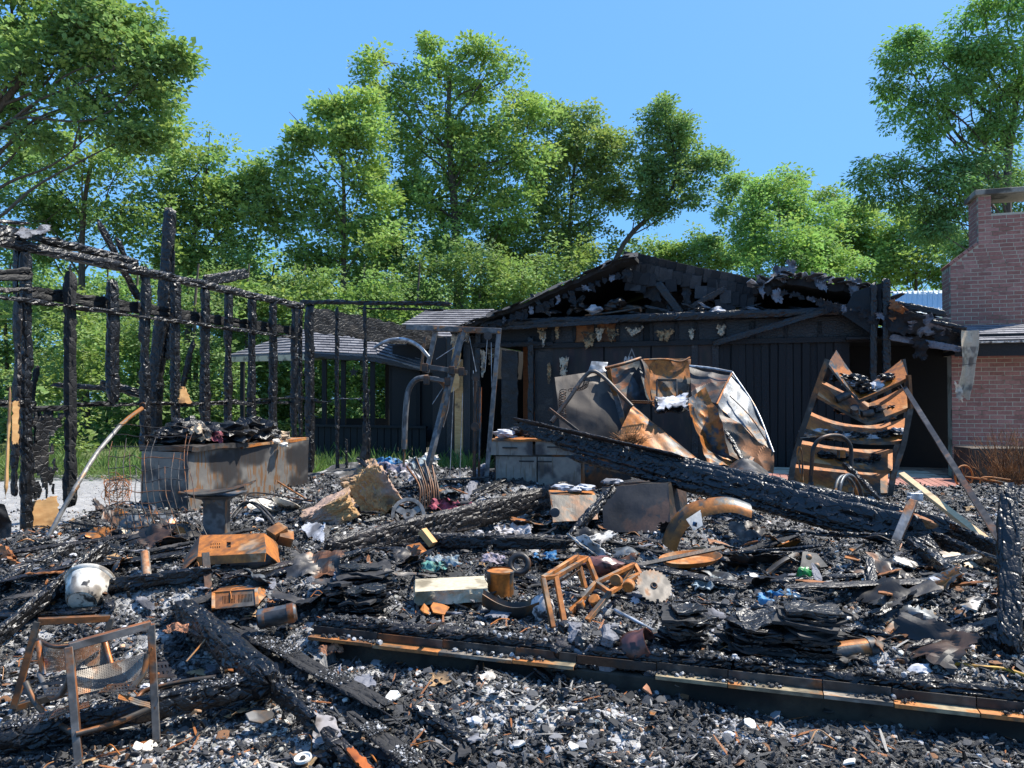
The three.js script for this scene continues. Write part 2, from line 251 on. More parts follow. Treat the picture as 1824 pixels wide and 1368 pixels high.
T.insulGrey = tex(512, (u, v) => { const k = tf(u, v, 5, 5, 131), e = tf(u, v, 60, 3, 135); return mixc(mixc(rgb(206, 186, 160), rgb(160, 138, 112), e), rgb(64, 60, 58), smooth(0.52, 0.7, k) * 0.85); });
T.brick = tex(256, (u, v) => { const k = tf(u, v, 6, 5, 141), e = tf(u, v, 40, 3, 145); return mixc(mulc([1, 1, 1], 0.9 + 0.2 * (e - 0.3)), [0.8, 0.78, 0.77], smooth(0.5, 0.75, k) * 0.4); });
T.concrete = tex(512, (u, v) => { const k = tf(u, v, 5, 5, 151), e = tf(u, v, 60, 3, 155); return mixc(mixc(rgb(150, 144, 130), rgb(120, 114, 102), e), rgb(58, 54, 48), smooth(0.5, 0.72, k) * 0.8); });
T.stone = tex(512, (u, v) => { const k = tf(u, v, 6, 5, 161), e = tf(u, v, 70, 3, 165); return mixc(mixc(rgb(186, 176, 154), rgb(160, 148, 124), e), rgb(112, 102, 82), smooth(0.55, 0.75, k)); });
T.shingle = tex(512, (u, v) => { const e = tf(u, v, 128, 2, 171), k = tf(u, v, 6, 4, 175); return mulc(mixc(rgb(132, 130, 132), rgb(108, 106, 108), k), 0.7 + 0.6 * e); });
T.shingleDark = tex(512, (u, v) => { const e = tf(u, v, 128, 2, 181), k = tf(u, v, 6, 4, 185); return mulc(mixc(rgb(68, 66, 65), rgb(32, 31, 31), k), 0.7 + 0.6 * e); });
T.osb = tex(512, (u, v) => { const [a, b, id] = tw(u, v, 26, 40, 190), k = tf(u, v, 5, 5, 191); let c = mixc(rgb(24, 23, 23), rgb(62, 58, 54), id * 0.6); c = mulc(c, 0.6 + 0.4 * smooth(0, 0.2, b - a)); return mixc(c, rgb(112, 104, 94), smooth(0.64, 0.76, k) * 0.6); });
T.bark = tex(512, (u, v) => { const k = tf(u * 2, v * 0.5, 24, 5, 201); return mixc(rgb(58, 50, 42), rgb(112, 102, 90), k); });
T.paper = tex(512, (u, v) => { const e = tf(u * 0.25, v, 128, 2, 211), k = tf(u, v, 4, 5, 213); return mixc(mulc(rgb(34, 33, 33), 0.5 + e), rgb(120, 112, 104), smooth(0.62, 0.8, k) * 0.6); });

T.soil = tex(512, (u, v) => { const k = tf(u, v, 5, 5, 221), e = tf(u, v, 40, 4, 224); let c = mulc([1, 0.98, 0.95], 0.82 + 0.18 * e); c = mixc(c, rgb(120, 110, 100), smooth(0.46, 0.7, k) * 0.8); return mixc(c, rgb(34, 32, 31), smooth(0.58, 0.74, tf(u, v, 9, 4, 229)) * 0.85); });
const M = {};
M.char = mat({ map: T.char, bumpMap: T.charBump, bumpScale: 0.006, roughness: 0.4, color: 0x948f8b });
M.charBrown = mat({ map: T.char, bumpMap: T.charBump, bumpScale: 0.006, roughness: 0.5, color: 0xd8bfae });
M.charDull = mat({ map: T.sootwood, bumpMap: T.charBump, bumpScale: 0.004, roughness: 0.7, color: 0x443e39 });
M.charGrey = mat({ map: T.ash, bumpMap: T.charBump, bumpScale: 0.005, roughness: 0.8, color: 0xa0a0a4 });
M.osb = mat({ map: T.osb, bumpMap: T.charBump, bumpScale: 0.006, roughness: 0.5, color: 0x8c8884 });
M.soot = mat({ map: T.sootwood, bumpMap: T.grain, bumpScale: 0.002, roughness: 0.75, color: 0x38332e });
T.soilS = rp(T.soil, 2.5);
const rustM = (t, r, mt, bs = 0.0015, c = 0xffffff) => mat({ map: t, bumpMap: T.rustBump, bumpScale: bs, roughness: r, metalness: mt, color: c });
M.rust = rustM(T.rustOrange, 0.72, 0.1, 0.002); M.rustMixed = rustM(T.rustMixed, 0.5, 0.35); M.rustBrown = rustM(T.rustBrown, 0.55, 0.3);
M.steel = rustM(T.steel, 0.42, 0.5); M.steelBlue = rustM(T.steelBlue, 0.45, 0.4); M.steelDark = rustM(rustTex(rgb(62, 58, 56), rgb(88, 58, 38), rgb(44, 34, 28), 0.54, 47, 0.5), 0.5, 0.4); M.shadedSootySteel = rustM(rustTex(rgb(86, 82, 78), rgb(112, 72, 44), rgb(66, 50, 40), 0.56, 58, 0.55), 0.5, 0.4);  // final steel here: soot blotches, its bare tone darkened as if in shade
M.freezer = mat({ map: T.freezer, bumpMap: T.rustBump, bumpScale: 0.001, roughness: 0.5, metalness: 0.2 });
M.cabinet = mat({ map: T.cabinet, bumpMap: T.rustBump, bumpScale: 0.001, roughness: 0.6, metalness: 0.1 });
M.plaster = mat({ map: T.plaster, bumpMap: T.grain, bumpScale: 0.002, roughness: 0.9 });
M.ash = mat({ map: T.ash, bumpMap: T.grain, bumpScale: 0.004, roughness: 0.95 });
M.wood = mat({ map: T.wood, bumpMap: T.grain, bumpScale: 0.001, roughness: 0.75 });
M.woodBurnt = mat({ map: T.wood, bumpMap: T.charBump, bumpScale: 0.002, roughness: 0.75, color: 0xb09078 });
M.insul = mat({ map: T.insul, bumpMap: T.grain, bumpScale: 0.012, roughness: 1 }); M.insulGrey = mat({ map: T.insulGrey, bumpMap: T.grain, bumpScale: 0.012, roughness: 1 });
M.concrete = mat({ map: T.concrete, bumpMap: T.grain, bumpScale: 0.004, roughness: 0.9 }); M.stone = mat({ map: T.stone, bumpMap: T.grain, bumpScale: 0.006, roughness: 0.9 });
M.cream = mat({ map: T.plaster, bumpMap: T.rustBump, bumpScale: 0.001, roughness: 0.6, color: 0xf0ddc4 });
M.mortar = mat({ map: T.stone, bumpMap: T.grain, bumpScale: 0.003, roughness: 0.95, color: 0xffffff });
M.bricks = [0xa06c5e, 0xa67264, 0x986658, 0xac7a6c, 0x98685c, 0x9e7062].map(c => mat({ map: T.brick, bumpMap: T.grain, bumpScale: 0.002, roughness: 0.9, color: c }));
M.shingle = mat({ map: T.shingle, bumpMap: T.grain, bumpScale: 0.002, roughness: 0.9 }); M.shingles = [0xffffff, 0xe6e6e8, 0xcfcfd2].map(c => mat({ map: T.shingle, bumpMap: T.grain, bumpScale: 0.002, roughness: 0.9, color: c }));
M.shingleDarks = [0xffffff, 0xb8b8ba, 0x84848a].map(c => mat({ map: T.shingleDark, bumpMap: T.grain, bumpScale: 0.003, roughness: 0.85, color: c }));
M.bark = mat({ map: T.bark, bumpMap: T.bark, bumpScale: 0.015, roughness: 0.95 });
M.paper = mat({ map: T.paper, bumpMap: T.grain, bumpScale: 0.003, roughness: 0.8 });
const plain = (c, r = 0.7, x = {}) => mat({ color: c, roughness: r, map: T.soilS, bumpMap: T.grain, bumpScale: 0.0015, ...x });
M.white = plain(0xdcd8d0, 0.5); M.enamel = plain(0xe4e0d6, 0.35); M.cloth = plain(0xc8c6ca, 0.95); M.blue = plain(0x2f80b8, 0.6); M.paleBlue = plain(0x8fa2ae, 0.7); M.pink = plain(0xa04a5c, 0.8); M.green = plain(0x1f8c42, 0.45); M.yellow = plain(0xc89a2c, 0.6);
M.brownVase = plain(0x6a4640, 0.35); M.teal = plain(0x6fa89a, 0.5); M.lilac = plain(0x9c94a2, 0.8); M.terra = plain(0xb07c5e, 0.85); M.black = plain(0x1c1b1c, 0.6); M.straw = plain(0x8e6238, 0.9);
M.rustYellow = rustM(rustTex(rgb(150, 136, 108), rgb(166, 106, 54), rgb(112, 72, 42), 0.5, 71, 0.5), 0.6, 0.1);
M.galv = rustM(rustTex(rgb(176, 180, 184), rgb(150, 110, 76), rgb(110, 90, 74), 0.68, 81, 0.3), 0.42, 0.4); M.gym = rustM(rustTex(rgb(112, 112, 112), rgb(150, 98, 56), rgb(96, 72, 52), 0.62, 83, 0.4), 0.45, 0.3);
M.cabinetDark = mat({ map: T.cabinet, bumpMap: T.rustBump, bumpScale: 0.001, roughness: 0.55, metalness: 0.2, color: 0x8a8078 });
M.rustMixed2 = rustM(rustTex(rgb(90, 94, 98), rgb(168, 100, 34), rgb(110, 66, 30), 0.44, 91, 0.4), 0.5, 0.25); M.rustPale = rustM(rustTex(rgb(150, 140, 126), rgb(146, 94, 54), rgb(100, 72, 50), 0.58, 95, 0.4), 0.65, 0.2);
M.chair = rustM(rustTex(rgb(120, 116, 112), rgb(150, 92, 52), rgb(84, 58, 44), 0.52, 97, 0.4), 0.55, 0.3); M.galvRust = rustM(rustTex(rgb(178, 176, 176), rgb(186, 104, 50), rgb(120, 70, 44), 0.5, 99, 0.2), 0.45, 0.4);
T.woodPale = tex(512, (u, v) => { const g = tf(u * 0.25, v, 40, 4, 115), k = tf(u, v, 6, 4, 117); return mixc(mixc(rgb(206, 184, 146), rgb(180, 152, 112), g), rgb(96, 80, 62), smooth(0.6, 0.78, k) * 0.6); });
M.woodPale = mat({ map: T.woodPale, bumpMap: T.grain, bumpScale: 0.001, roughness: 0.75 }); M.paleGrey = plain(0xb4bac0, 0.6);
M.footing = mat({ map: T.concrete, bumpMap: T.grain, bumpScale: 0.004, roughness: 0.9, color: 0x6a6660 });
M.insulTan = mat({ map: T.insulGrey, bumpMap: T.grain, bumpScale: 0.012, roughness: 1, color: 0xd8c4a8 });
M.ashBoard = mat({ map: T.paper, bumpMap: T.charBump, bumpScale: 0.008, roughness: 0.85, color: 0xe8e6e4 });
M.coolSteel = rustM(rustTex(rgb(92, 98, 104), rgb(124, 80, 40), rgb(74, 54, 40), 0.62, 63, 0.45), 0.5, 0.3); M.pipe = rustM(rustTex(rgb(138, 134, 128), rgb(140, 96, 58), rgb(96, 74, 56), 0.62, 67, 0.25), 0.5, 0.2);
M.burntSteel = rustM(rustTex(rgb(34, 32, 31), rgb(60, 42, 30), rgb(30, 24, 20), 0.6, 69, 0.6), 0.55, 0.2); M.tanPaper = plain(0xa88f6c, 0.9);
M.tornCloth = plain(0x9a979a, 0.95);
M.paleRoof = mat({ color: 0xc4ccd0, roughness: 0.5, bumpMap: T.grain, bumpScale: 0.001 });

// ------------------------------------------------------------------ ground and bed of debris
// where the photograph shows pale ash, chips and gravel: [pixel x, y, half-width px, half-height px, amount]
const ASH = [[480, 1300, 120, 45, 0.9], [1000, 1330, 130, 40, 0.8], [230, 1340, 90, 40, 0.9], [350, 1330, 150, 60, 0.95], [540, 1260, 110, 60, 0.6], [930, 1290, 110, 70, 0.9], [1010, 1180, 90, 40, 0.8], [700, 1180, 130, 40, 0.45], [60, 1235, 70, 55, 0.8], [130, 1110, 120, 60, 0.5], [560, 1340, 90, 40, 0.7], [800, 1220, 120, 40, 0.4], [1120, 1220, 90, 40, 0.4], [1480, 1300, 150, 50, 0.75], [1760, 1320, 80, 60, 0.5], [1250, 980, 150, 30, 0.5], [950, 930, 90, 25, 0.6], [640, 960, 90, 20, 0.5], [480, 905, 90, 25, 0.6], [230, 1040, 120, 30, 0.5], [1400, 960, 150, 25, 0.5], [1180, 1020, 150, 40, 0.45], [430, 1150, 60, 60, 0.5]]
  .map(([x, y, w, h, k]) => { const c = onY(x, y, y > 1130 ? 0.02 : 0.32), r = onY(x + w, y, y > 1130 ? 0.02 : 0.32).x - c.x, f = c.z - onY(x, y - h, y > 1130 ? 0.02 : 0.32).z; return [c.x, c.z, Math.abs(r), Math.abs(f), k]; });
function ashAt(x, z) {
  let a = 0; const n = fbm(x * 2.3, z * 2.3, 40, 4);
  for (const [cx, cz, rx, rz, k] of ASH) { const d = ((x - cx) / rx) ** 2 + ((z - cz) / rz) ** 2; if (d < 3) a = Math.max(a, k * clamp(1.35 - d + 2.2 * n)); }
  return clamp(Math.max(a * clamp(0.75 + 2.4 * fbm(x * 11, z * 11, 7, 3)), 0.75 * smooth(0.04, 0.26, fbm(x * 3.7, z * 3.7, 61, 4))));
}
function yard(x, z) { const [u, w] = uw(x, z); return clamp(smooth(-4.2, -4.7, u) * smooth(-1.5, 0.5, w) + smooth(7.2, 8.4, w) + smooth(5.2, 6.4, u)); }   // gravel round the workshop
{
  const xs = [], zs = []; for (let x = -9.5; x <= 10.5; x += (Math.abs(x) < 3.2 ? 0.02 : 0.05)) xs.push(x); for (let z = -1.4; z > -15;) { zs.push(z); z -= 0.012 + 0.0045 * Math.max(0, -z - 2.2); }
  const pos = [], col = [], uv = [], idx = [], nx = xs.length;
  for (const z of zs) for (const x of xs) {
    const edge = smooth(10.5, 9.5, x) * smooth(-9.5, -8.5, x) * smooth(-15, -14, z) * smooth(-1.4, -1.5, z), q = yard(x, z);
    const [f1, f2, id] = worley(x * 22, z * 22, 3), [g1] = worley(x * 60, z * 60, 8);
    pos.push(x, -0.03 + edge * (0.03 + H0(x, z) + (0.016 * (id - 0.4) * smooth(0, 0.25, f2 - f1) + 0.006 * (0.5 - g1)) * (1 - 0.7 * q)), z);
    const a = ashAt(x, z), k = 0.010 + 0.022 * id + 0.015 * clamp(0.5 + 2 * fbm(x * 17, z * 17, 2, 2)), l = lerp(k, 0.34 + 0.09 * id, a * 0.95), gv = 0.17 + 0.16 * clamp(0.5 + 1.5 * fbm(x * 9, z * 9, 21, 3)) + 0.06 * id, m = lerp(l, gv, q * 0.85);
    col.push(m * 1.03, m, m * 0.96); uv.push(x / 0.6, z / 0.6);
  }
  for (let j = 0; j < zs.length - 1; j++) for (let i = 0; i < nx - 1; i++) { const a = j * nx + i; idx.push(a, a + 1, a + nx, a + 1, a + nx + 1, a + nx); }
  const g = new THREE.BufferGeometry(); g.setAttribute('position', new THREE.Float32BufferAttribute(pos, 3)); g.setAttribute('color', new THREE.Float32BufferAttribute(col, 3)); g.setAttribute('uv', new THREE.Float32BufferAttribute(uv, 2)); g.setIndex(idx); g.computeVertexNormals();
  const m = mat({ vertexColors: true, bumpMap: T.charBump, bumpScale: 0.006, roughness: 0.8 });
  const o = part('burnt_debris', g, m, scene); o.userData = { kind: 'stuff', label: 'bed of charcoal crumbs and grey ash covering the burnt workshop floor', category: 'debris' };
}
{
  const gr = new THREE.PlaneGeometry(500, 500); gr.rotateX(-Math.PI / 2); gr.translate(0, -0.06, 0); const u = gr.attributes.uv; for (let i = 0; i < u.count; i++) u.setXY(i, u.getX(i) * 500 / 2, u.getY(i) * 500 / 2);
  T.gravel = tex(1024, (x, y) => { const [a, b, id] = tw(x, y, 90, 90, 3), k = tf(x, y, 5, 5, 7); return mulc(mixc(rgb(118, 116, 114), rgb(170, 168, 164), id), (0.6 + 0.4 * smooth(0, 0.2, b - a)) * (0.8 + 0.4 * k)); });
  M.gravel = mat({ map: T.gravel, bumpMap: T.gravel, bumpScale: 0.01, roughness: 0.95 });
  struct('ground', gr, M.gravel);
  const f = solid((a, b) => { const x = lerp(-70, 70, a), d = lerp(0, 60, b), e = at(-4.5, 10.5), z0 = -13.6 - 2.2 * smooth(4, 12, x) + 0.6 * fbm(x * 0.7, 0, 3, 3) + (x < 8 ? 0 : -4); return V(x, -0.045 + 0.05 * smooth(0, 0.05, b) + 0.3 * fbm(x * 0.1, d * 0.1, 4, 2) * smooth(0, 0.2, b) + d * 0.015, z0 - d); }, 90, 40, 0.05, { s: 2 });
  T.floor = tex(512, (x, y) => mixc(rgb(52, 66, 34), rgb(92, 98, 52), tf(x, y, 12, 5, 9)));
  struct('forest_floor', f, mat({ map: T.floor, bumpMap: T.grain, bumpScale: 0.03, roughness: 1 }));
}
// loose crumbs over the bed
function crumb(seed, flatn, cut = 0.25) { const g = new THREE.IcosahedronGeometry(1, 1), p = g.attributes.position, v = V(); for (let i = 0; i < p.count; i++) { v.fromBufferAttribute(p, i); const k = 1 + 0.9 * fbm(v.x * 1.3 + seed * 5, v.y * 1.3, v.z * 1.3, 2); v.multiplyScalar(k); v.x = clamp(v.x, -0.8, 0.9 - cut); v.y = clamp(v.y, -0.7 + cut, 0.7); p.setXYZ(i, v.x, v.y * flatn, v.z * 0.8); } return flat(g, 3, seed); }
function scatter(name, label, category, geos, material, n, pick, seed) {
  const q = rng(seed), lots = geos.map(() => []), c = new THREE.Color();
  for (let i = 0; i < n; i++) { const s = pick(q); if (!s) continue; lots[Math.floor(q() * geos.length)].push(s); }
  const e = new THREE.Euler(), Q = new THREE.Quaternion(), m4 = new THREE.Matrix4(), g = new THREE.Group(); g.name = name; g.userData = { kind: 'stuff', label, category }; scene.add(g);
  lots.forEach((l, k) => { const im = new THREE.InstancedMesh(geos[k], material, l.length); im.name = name.split('_')[0] + '_bits'; im.userData.kind = 'stuff'; l.forEach(([x, y, z, sx, sy, sz, tone, tilt = 1], i) => { e.set((q() - 0.5) * 2.4 * tilt, q() * 6.28, (q() - 0.5) * 2.4 * tilt); Q.setFromEuler(e); m4.compose(V(x, y, z), Q, V(sx, sy, sz)); im.setMatrixAt(i, m4); im.setColorAt(i, c.setRGB(...tone)); }); im.castShadow = im.receiveShadow = true; g.add(im); });
}
function spot(q, near = 1) {                                   // a point of the bed in view, denser towards the lens
  const d = 2.6 + Math.pow(q(), near) * 7.2, x = (q() * 2 - 1) * d * 0.76; return [x, -d];
}
{
  const coal = [1, 2, 3, 4].map(i => crumb(i, 0.8)), flakes = [5, 6, 7].map(i => crumb(i, 0.16, 0.3)), sticks = [8, 9].map(i => { const g = crumb(i, 0.5); g.scale(2.6, 0.6, 0.6); return g; });
  const coalM = mat({ color: 0xffffff, specularIntensity: 0.6, roughness: 0.38, bumpMap: T.grain, bumpScale: 0.002 }), dullM = mat({ color: 0xffffff, roughness: 0.9, bumpMap: T.grain, bumpScale: 0.002 });
  const sz = (q, a, b, e = 2.2) => a * Math.pow(b / a, Math.pow(q(), e));
  scatter('charcoal_debris', 'loose black charcoal crumbs strewn over the burnt floor', 'debris', [...coal, ...sticks], coalM, 280000, q => { const [x, z] = spot(q, 1.5), y = yard(x, z); if (q() < y * 0.9) return; const a = ashAt(x, z); if (q() < a * 0.93) return; const s = sz(q, 0.0028, 0.021, 2.8) * (1 + 0.07 * Math.max(0, -z - 4)), k = q() < 0.72 ? 0.010 + 0.026 * q() : 0.045 + 0.11 * q() * q(); return [x, H0(x, z) + s * 0.4, z, s, s * (0.6 + 0.5 * q()), s, [k, k * 0.985, k * 0.98]]; }, 5);
  scatter('ash_debris', 'pale ash lumps and plaster crumbs strewn over the burnt floor', 'debris', coal, dullM, 170000, q => { const [x, z] = spot(q, 1.6), a = ashAt(x, z); if (q() > 0.14 + a) return; const s = sz(q, 0.002, 0.015, 3) * (1 + 0.1 * Math.max(0, -z - 4)), k = 0.16 + 0.27 * q() + (q() < 0.06 ? 0.25 : 0), w = q(); return [x, H0(x, z) + s * 0.5, z, s, s, s, w < 0.12 ? [k * 1.1, k * 0.66, k * 0.4] : [k, k * 0.97, k * (w < 0.4 ? 0.84 : 0.96)]]; }, 6);
  scatter('flake_debris', 'thin flakes of burnt board and paper ash strewn about', 'debris', flakes, dullM, 14000, q => { const [x, z] = spot(q, 1.4); if (q() < yard(x, z) * 0.95) return; const s = sz(q, 0.005, 0.032), w = q(), k = w < 0.74 ? 0.02 + 0.05 * q() : w < 0.96 ? 0.07 + 0.14 * q() : 0.26 + 0.2 * q(); return [x, H0(x, z) + s * 0.35 + 0.006, z, s, s, s, w > 0.72 && w < 0.80 ? [0.17, 0.08, 0.035] : [k, k, k * 1.03], 0.6]; }, 7);
  scatter('gravel_debris', 'grey gravel stones lying around the burnt building', 'gravel', coal, dullM, 26000, q => { let x, z; if (q() < 0.45) { const c = onY(1290 + 420 * q() * q() + 0 + (q() - 0.5) * 300, 1255 + q() * 110, 0.0); x = c.x; z = c.z; if (fbm(x * 2.2, z * 2.2, 70, 3) < -0.02 + 0.2 * q() - 0.1) return; if (uw(x, z)[1] > -0.12) return; } else { const d = 5 + q() * 8; x = (q() * 2 - 1) * d * 0.76; z = -d; if (q() > yard(x, z)) return; } const s = sz(q, 0.005, 0.013), k = 0.13 + 0.34 * q(), w = q(); return [x, H0(x, z) + s * 0.4, z, s, s * 0.8, s, w < 0.12 ? [k * 1.15, k * 0.85, k * 0.6] : [k, k, k * 1.02]]; }, 8);
  const splint = [11, 12].map(i => { const g = crumb(i, 0.3); g.scale(7, 0.7, 0.7); return g; });
  scatter('splinter_debris', 'thin charred splinters and nails strewn over the burnt floor', 'debris', splint, coalM, 16000, q => { const [x, z] = spot(q, 1.5); if (q() < yard(x, z) * 0.95) return; const s = sz(q, 0.003, 0.014, 2), w = q(), k = 0.015 + 0.05 * q(); return [x, H0(x, z) + s * 0.8 + 0.006, z, s, s * 0.8, s * 0.8, w < 0.1 ? [0.26, 0.1, 0.035] : w < 0.2 ? [0.3, 0.28, 0.25] : [k, k, k], 0.35]; }, 9);
  scatter('sill_debris', 'charcoal crumbs lying along the flashing strip', 'debris', coal, coalM, 2600, q => { const u = -0.1 + 3.4 * q(), n = fbm(u * 3.1, 2, 7, 3); if (n < 0.08 - 0.06 * q()) return; const w = -0.045 + 0.12 * q(), c = at(u, w), s = sz(q, 0.003, 0.016), k = q() < 0.8 ? 0.015 + 0.04 * q() : 0.15 + 0.3 * q(); return [c.x, (w < 0.0 ? 0.23 : 0.31) + s * 0.3, c.z, s, s, s, [k, k, k]]; }, 10);
}

// ------------------------------------------------------------------ the burnt house behind the workshop
const HW = 10.3, hu = px => uw(onW(px, 700, HW).x, onW(px, 700, HW).z)[0], hy = (px, py, w = HW) => onW(px, py, w).y;
const up3 = (u0, u1, y0, y1, w0, w1, bv = 0.003) => { const g = new RoundedBoxGeometry(u1 - u0, y1 - y0, w1 - w0, 1, Math.min(bv, (u1 - u0) / 3, (y1 - y0) / 3, (w1 - w0) / 3)); const uv = boxUV(g, 1, u0 * 0.37 + y0); uv.applyMatrix4(new THREE.Matrix4().makeBasis(U, V(0, 1, 0), W.clone().negate())); const c = at((u0 + u1) / 2, (w0 + w1) / 2, (y0 + y1) / 2); uv.translate(c.x, c.y, c.z); return uv; };
{
  const h = thing('burnt_house', 'burnt house with collapsed shingle gable and blackened siding behind the metal wreckage', 'house');
  const q = rng(900);
  // siding, plank by plank
  const yTop = hy(1400, 606), u0 = hu(1276), u1 = hu(1512);
  for (let u = u0, i = 0; u < u1; u += 0.128, i++) { if (i % 7 === 5 && i > 3) continue; const g = up3(u, u + 0.117, 0.15, yTop - 0.03 * q(), HW - 0.012 * q(), HW + 0.03, 0.004); { const p = g.attributes.position, t = 0.03 * (q() - 0.5); for (let k = 0; k < p.count; k++) { const y = p.getY(k); p.setZ(k, p.getZ(k) + t * (y - 1)); p.setX(k, p.getX(k) + 0.012 * (t / 0.015) * (y - 1)); } } part('plank', g, i % 3 ? M.soot : M.charDull, h); }
  part('wall', up3(hu(985), hu(1512), 0.1, hy(1300, 560), HW + 0.035, HW + 0.12), M.charDull, h);
  // sheathing under the frieze with its print
  const pr = (fn, w = 512, hh = 256) => { const c = document.createElement('canvas'); c.width = w; c.height = hh; const x = c.getContext('2d'); fn(x, w, hh); const t = new THREE.CanvasTexture(c); t.colorSpace = THREE.SRGBColorSpace; return t; };
  const sheets = [[985, 1076, 'IS-M'], [1078, 1160, 'GSP'], [1162, 1272, '']];
  sheets.forEach(([a, b, txt], i) => {
    const ua = hu(a), ub = hu(b), yb = 0.2, yt = hy(1100, 612), t = pr((x, w, hh) => {
      x.fillStyle = i === 2 ? '#3a2a22' : '#221d1b'; x.fillRect(0, 0, w, hh); const r = rng(30 + i);
      for (let k = 0; k < 260; k++) { x.fillStyle = `rgba(${10 + 20 * r()},${10 + 14 * r()},${10 + 12 * r()},0.25)`; x.beginPath(); x.ellipse(r() * w, r() * hh, 6 + 60 * r(), 4 + 30 * r(), r() * 3, 0, 7); x.fill(); }
      for (let k = 0; k < 60; k++) { x.fillStyle = `rgba(${74 + 30 * r()},${50 + 14 * r()},${36 + 12 * r()},0.16)`; x.fillRect(r() * w, r() * hh, 8 + 50 * r(), 6 + 30 * r()); }
      x.fillStyle = 'rgba(176,172,166,0.9)'; x.strokeStyle = 'rgba(160,156,150,0.7)'; x.lineWidth = 5;
      if (i === 1) { x.font = 'bold 62px sans-serif'; x.fillText(txt, 205, 72); x.beginPath(); x.moveTo(150, 80); x.lineTo(300, 12); x.lineTo(440, 80); x.stroke(); x.beginPath(); x.moveTo(110, 90); x.lineTo(460, 90); x.stroke(); }
      if (i === 0) { x.font = 'bold 44px sans-serif'; x.fillText(txt, 280, 132); }
    });
    const g = up3(ua, ub - 0.015, yb, yt, HW - 0.008, HW + 0.03), p = g.attributes.position, uv = g.attributes.uv; for (let k = 0; k < p.count; k++) { const [uu] = uw(p.getX(k), p.getZ(k)); uv.setXY(k, (uu - ua) / (ub - ua), (p.getY(k) - yb) / (yt - yb)); }
    part('sheathing_panel', g, mat({ map: t, roughness: 0.75, bumpMap: T.grain, bumpScale: 0.0005 }), h);
  });
  for (const [px, w] of [[1238, 0.11], [1275, 0.11]]) part('batten', up3(hu(px) - w / 2, hu(px) + w / 2, 0.2, hy(px, 606), HW - 0.03, HW - 0.012), M.charBrown, h);
  // frieze cavities: tan boards between studs, tufts of insulation
  const yb = hy(1100, 609), yt = hy(1100, 574);
  part('header', up3(hu(940), hu(1560), yb - 0.09, yb, HW - 0.05, HW + 0.03), M.charDull, h);
  for (const px of [985, 1023, 1061, 1100, 1142, 1160, 1205, 1240, 1290, 1340, 1400, 1460]) part('stud', charBetween(onW(px, 609, HW - 0.02), onW(px, 573, HW - 0.02), 0.045, 0.09, { seed: px, rag: 0 }), M.charDull, h);
  for (const [a, b, c] of [[987, 1022, 0], [1024, 1060, 1], [1062, 1099, 1], [1162, 1204, 2]]) part('cavity_board', up3(hu(a), hu(b), yb + 0.01, yt - 0.02, HW + 0.005, HW + 0.03), c === 1 ? M.woodBurnt : M.charBrown, h);
  for (const [a, b] of [[1101, 1141], [1206, 1290], [1291, 1345], [1346, 1560]]) part('cavity_board', up3(hu(a), hu(b), yb + 0.004, yt, HW - 0.004, HW + 0.03), M.osb, h);
  [[1050, 600, 0.20, 0.13, 1], [1068, 592, 0.1, 0.1, 2], [1092, 592, 0.16, 0.1, 3], [1130, 588, 0.2, 0.05, 4], [1184, 594, 0.22, 0.09, 5], [1285, 585, 0.1, 0.09, 6], [992, 588, 0.06, 0.12, 7], [968, 600, 0.05, 0.12, 8], [965, 585, 0.13, 0.12, 9], [1004, 650, 0.12, 0.2, 10], [978, 660, 0.05, 0.15, 11], [860, 640, 0.07, 0.22, 12], [875, 630, 0.12, 0.12, 13], [1232, 592, 0.06, 0.08, 14]].forEach(([px, py, a, b, s]) => {
    const wq = a * 0.75, C = (x, y, w = 0.06) => { const c = onW(px, py, HW - w); return c.addScaledVector(U, x).add(V(0, y, 0)); };
    part('insulation_tuft', patch([C(-wq * 0.4, -b * 1.5, 0.14), C(wq * 0.3, -b * 1.2, 0.12), C(wq, b * 0.6), C(-wq, b * 0.7)], { amp: 0.06, freq: 9, th: 0.02, seed: s, rag: 0.06, n: 16, m: 16, keep: (u, v) => fbm(u * 4 + s, v * 4, 2, 2) > -0.2 }), s % 2 ? M.insulTan : M.insulGrey, h);
  });
  // header beam under the gable
  part('beam', charBetween(onW(855, 577, HW - 0.12), onW(1570, 552, HW - 0.12), 0.2, 0.17, { seed: 4, seg: 0.04 }), M.char, h);
  part('fascia', charBetween(onW(835, 588, HW - 0.2), onW(1100, 572, HW - 0.22), 0.05, 0.1, { seed: 5, seg: 0.04 }), M.charBrown, h);
  part('brace', charBetween(onW(1272, 612, HW - 0.12), onW(1500, 545, HW - 0.3), 0.05, 0.13, { seed: 6, seg: 0.04 }), M.char, h);
  // the doorway bay
  part('door', patch([onW(893, 775, HW - 0.02), onW(922, 775, HW - 0.02), onW(922, 626, HW - 0.02), onW(893, 624, HW - 0.02)].map(v => v), { amp: 0.012, freq: 9, th: 0.045, seed: 3, n: 24, m: 40, rag: 0.02 }), M.osb, h);
  part('door_post', charBetween(onW(946, 780, HW - 0.03), onW(946, 600, HW - 0.03), 0.11, 0.14, { seed: 7, seg: 0.035 }), M.char, h);
  part('door_post', charBetween(onW(852, 790, HW), onW(852, 590, HW), 0.12, 0.14, { seed: 8, seg: 0.035 }), M.char, h);
  part('door_lintel', charBetween(onW(845, 615, HW - 0.04), onW(985, 612, HW - 0.04), 0.1, 0.12, { seed: 9, seg: 0.035 }), M.charDull, h);
  part('inner_wall', up3(hu(918), hu(990), 0.2, hy(930, 590), HW + 0.5, HW + 0.56), mat({ map: T.wood, roughness: 0.8, color: 0xb08468, bumpMap: T.grain, bumpScale: 0.001 }), h);
  part('wall_panel', up3(hu(952), hu(986), 0.2, hy(930, 612), HW + 0.02, HW + 0.06), M.osb, h);
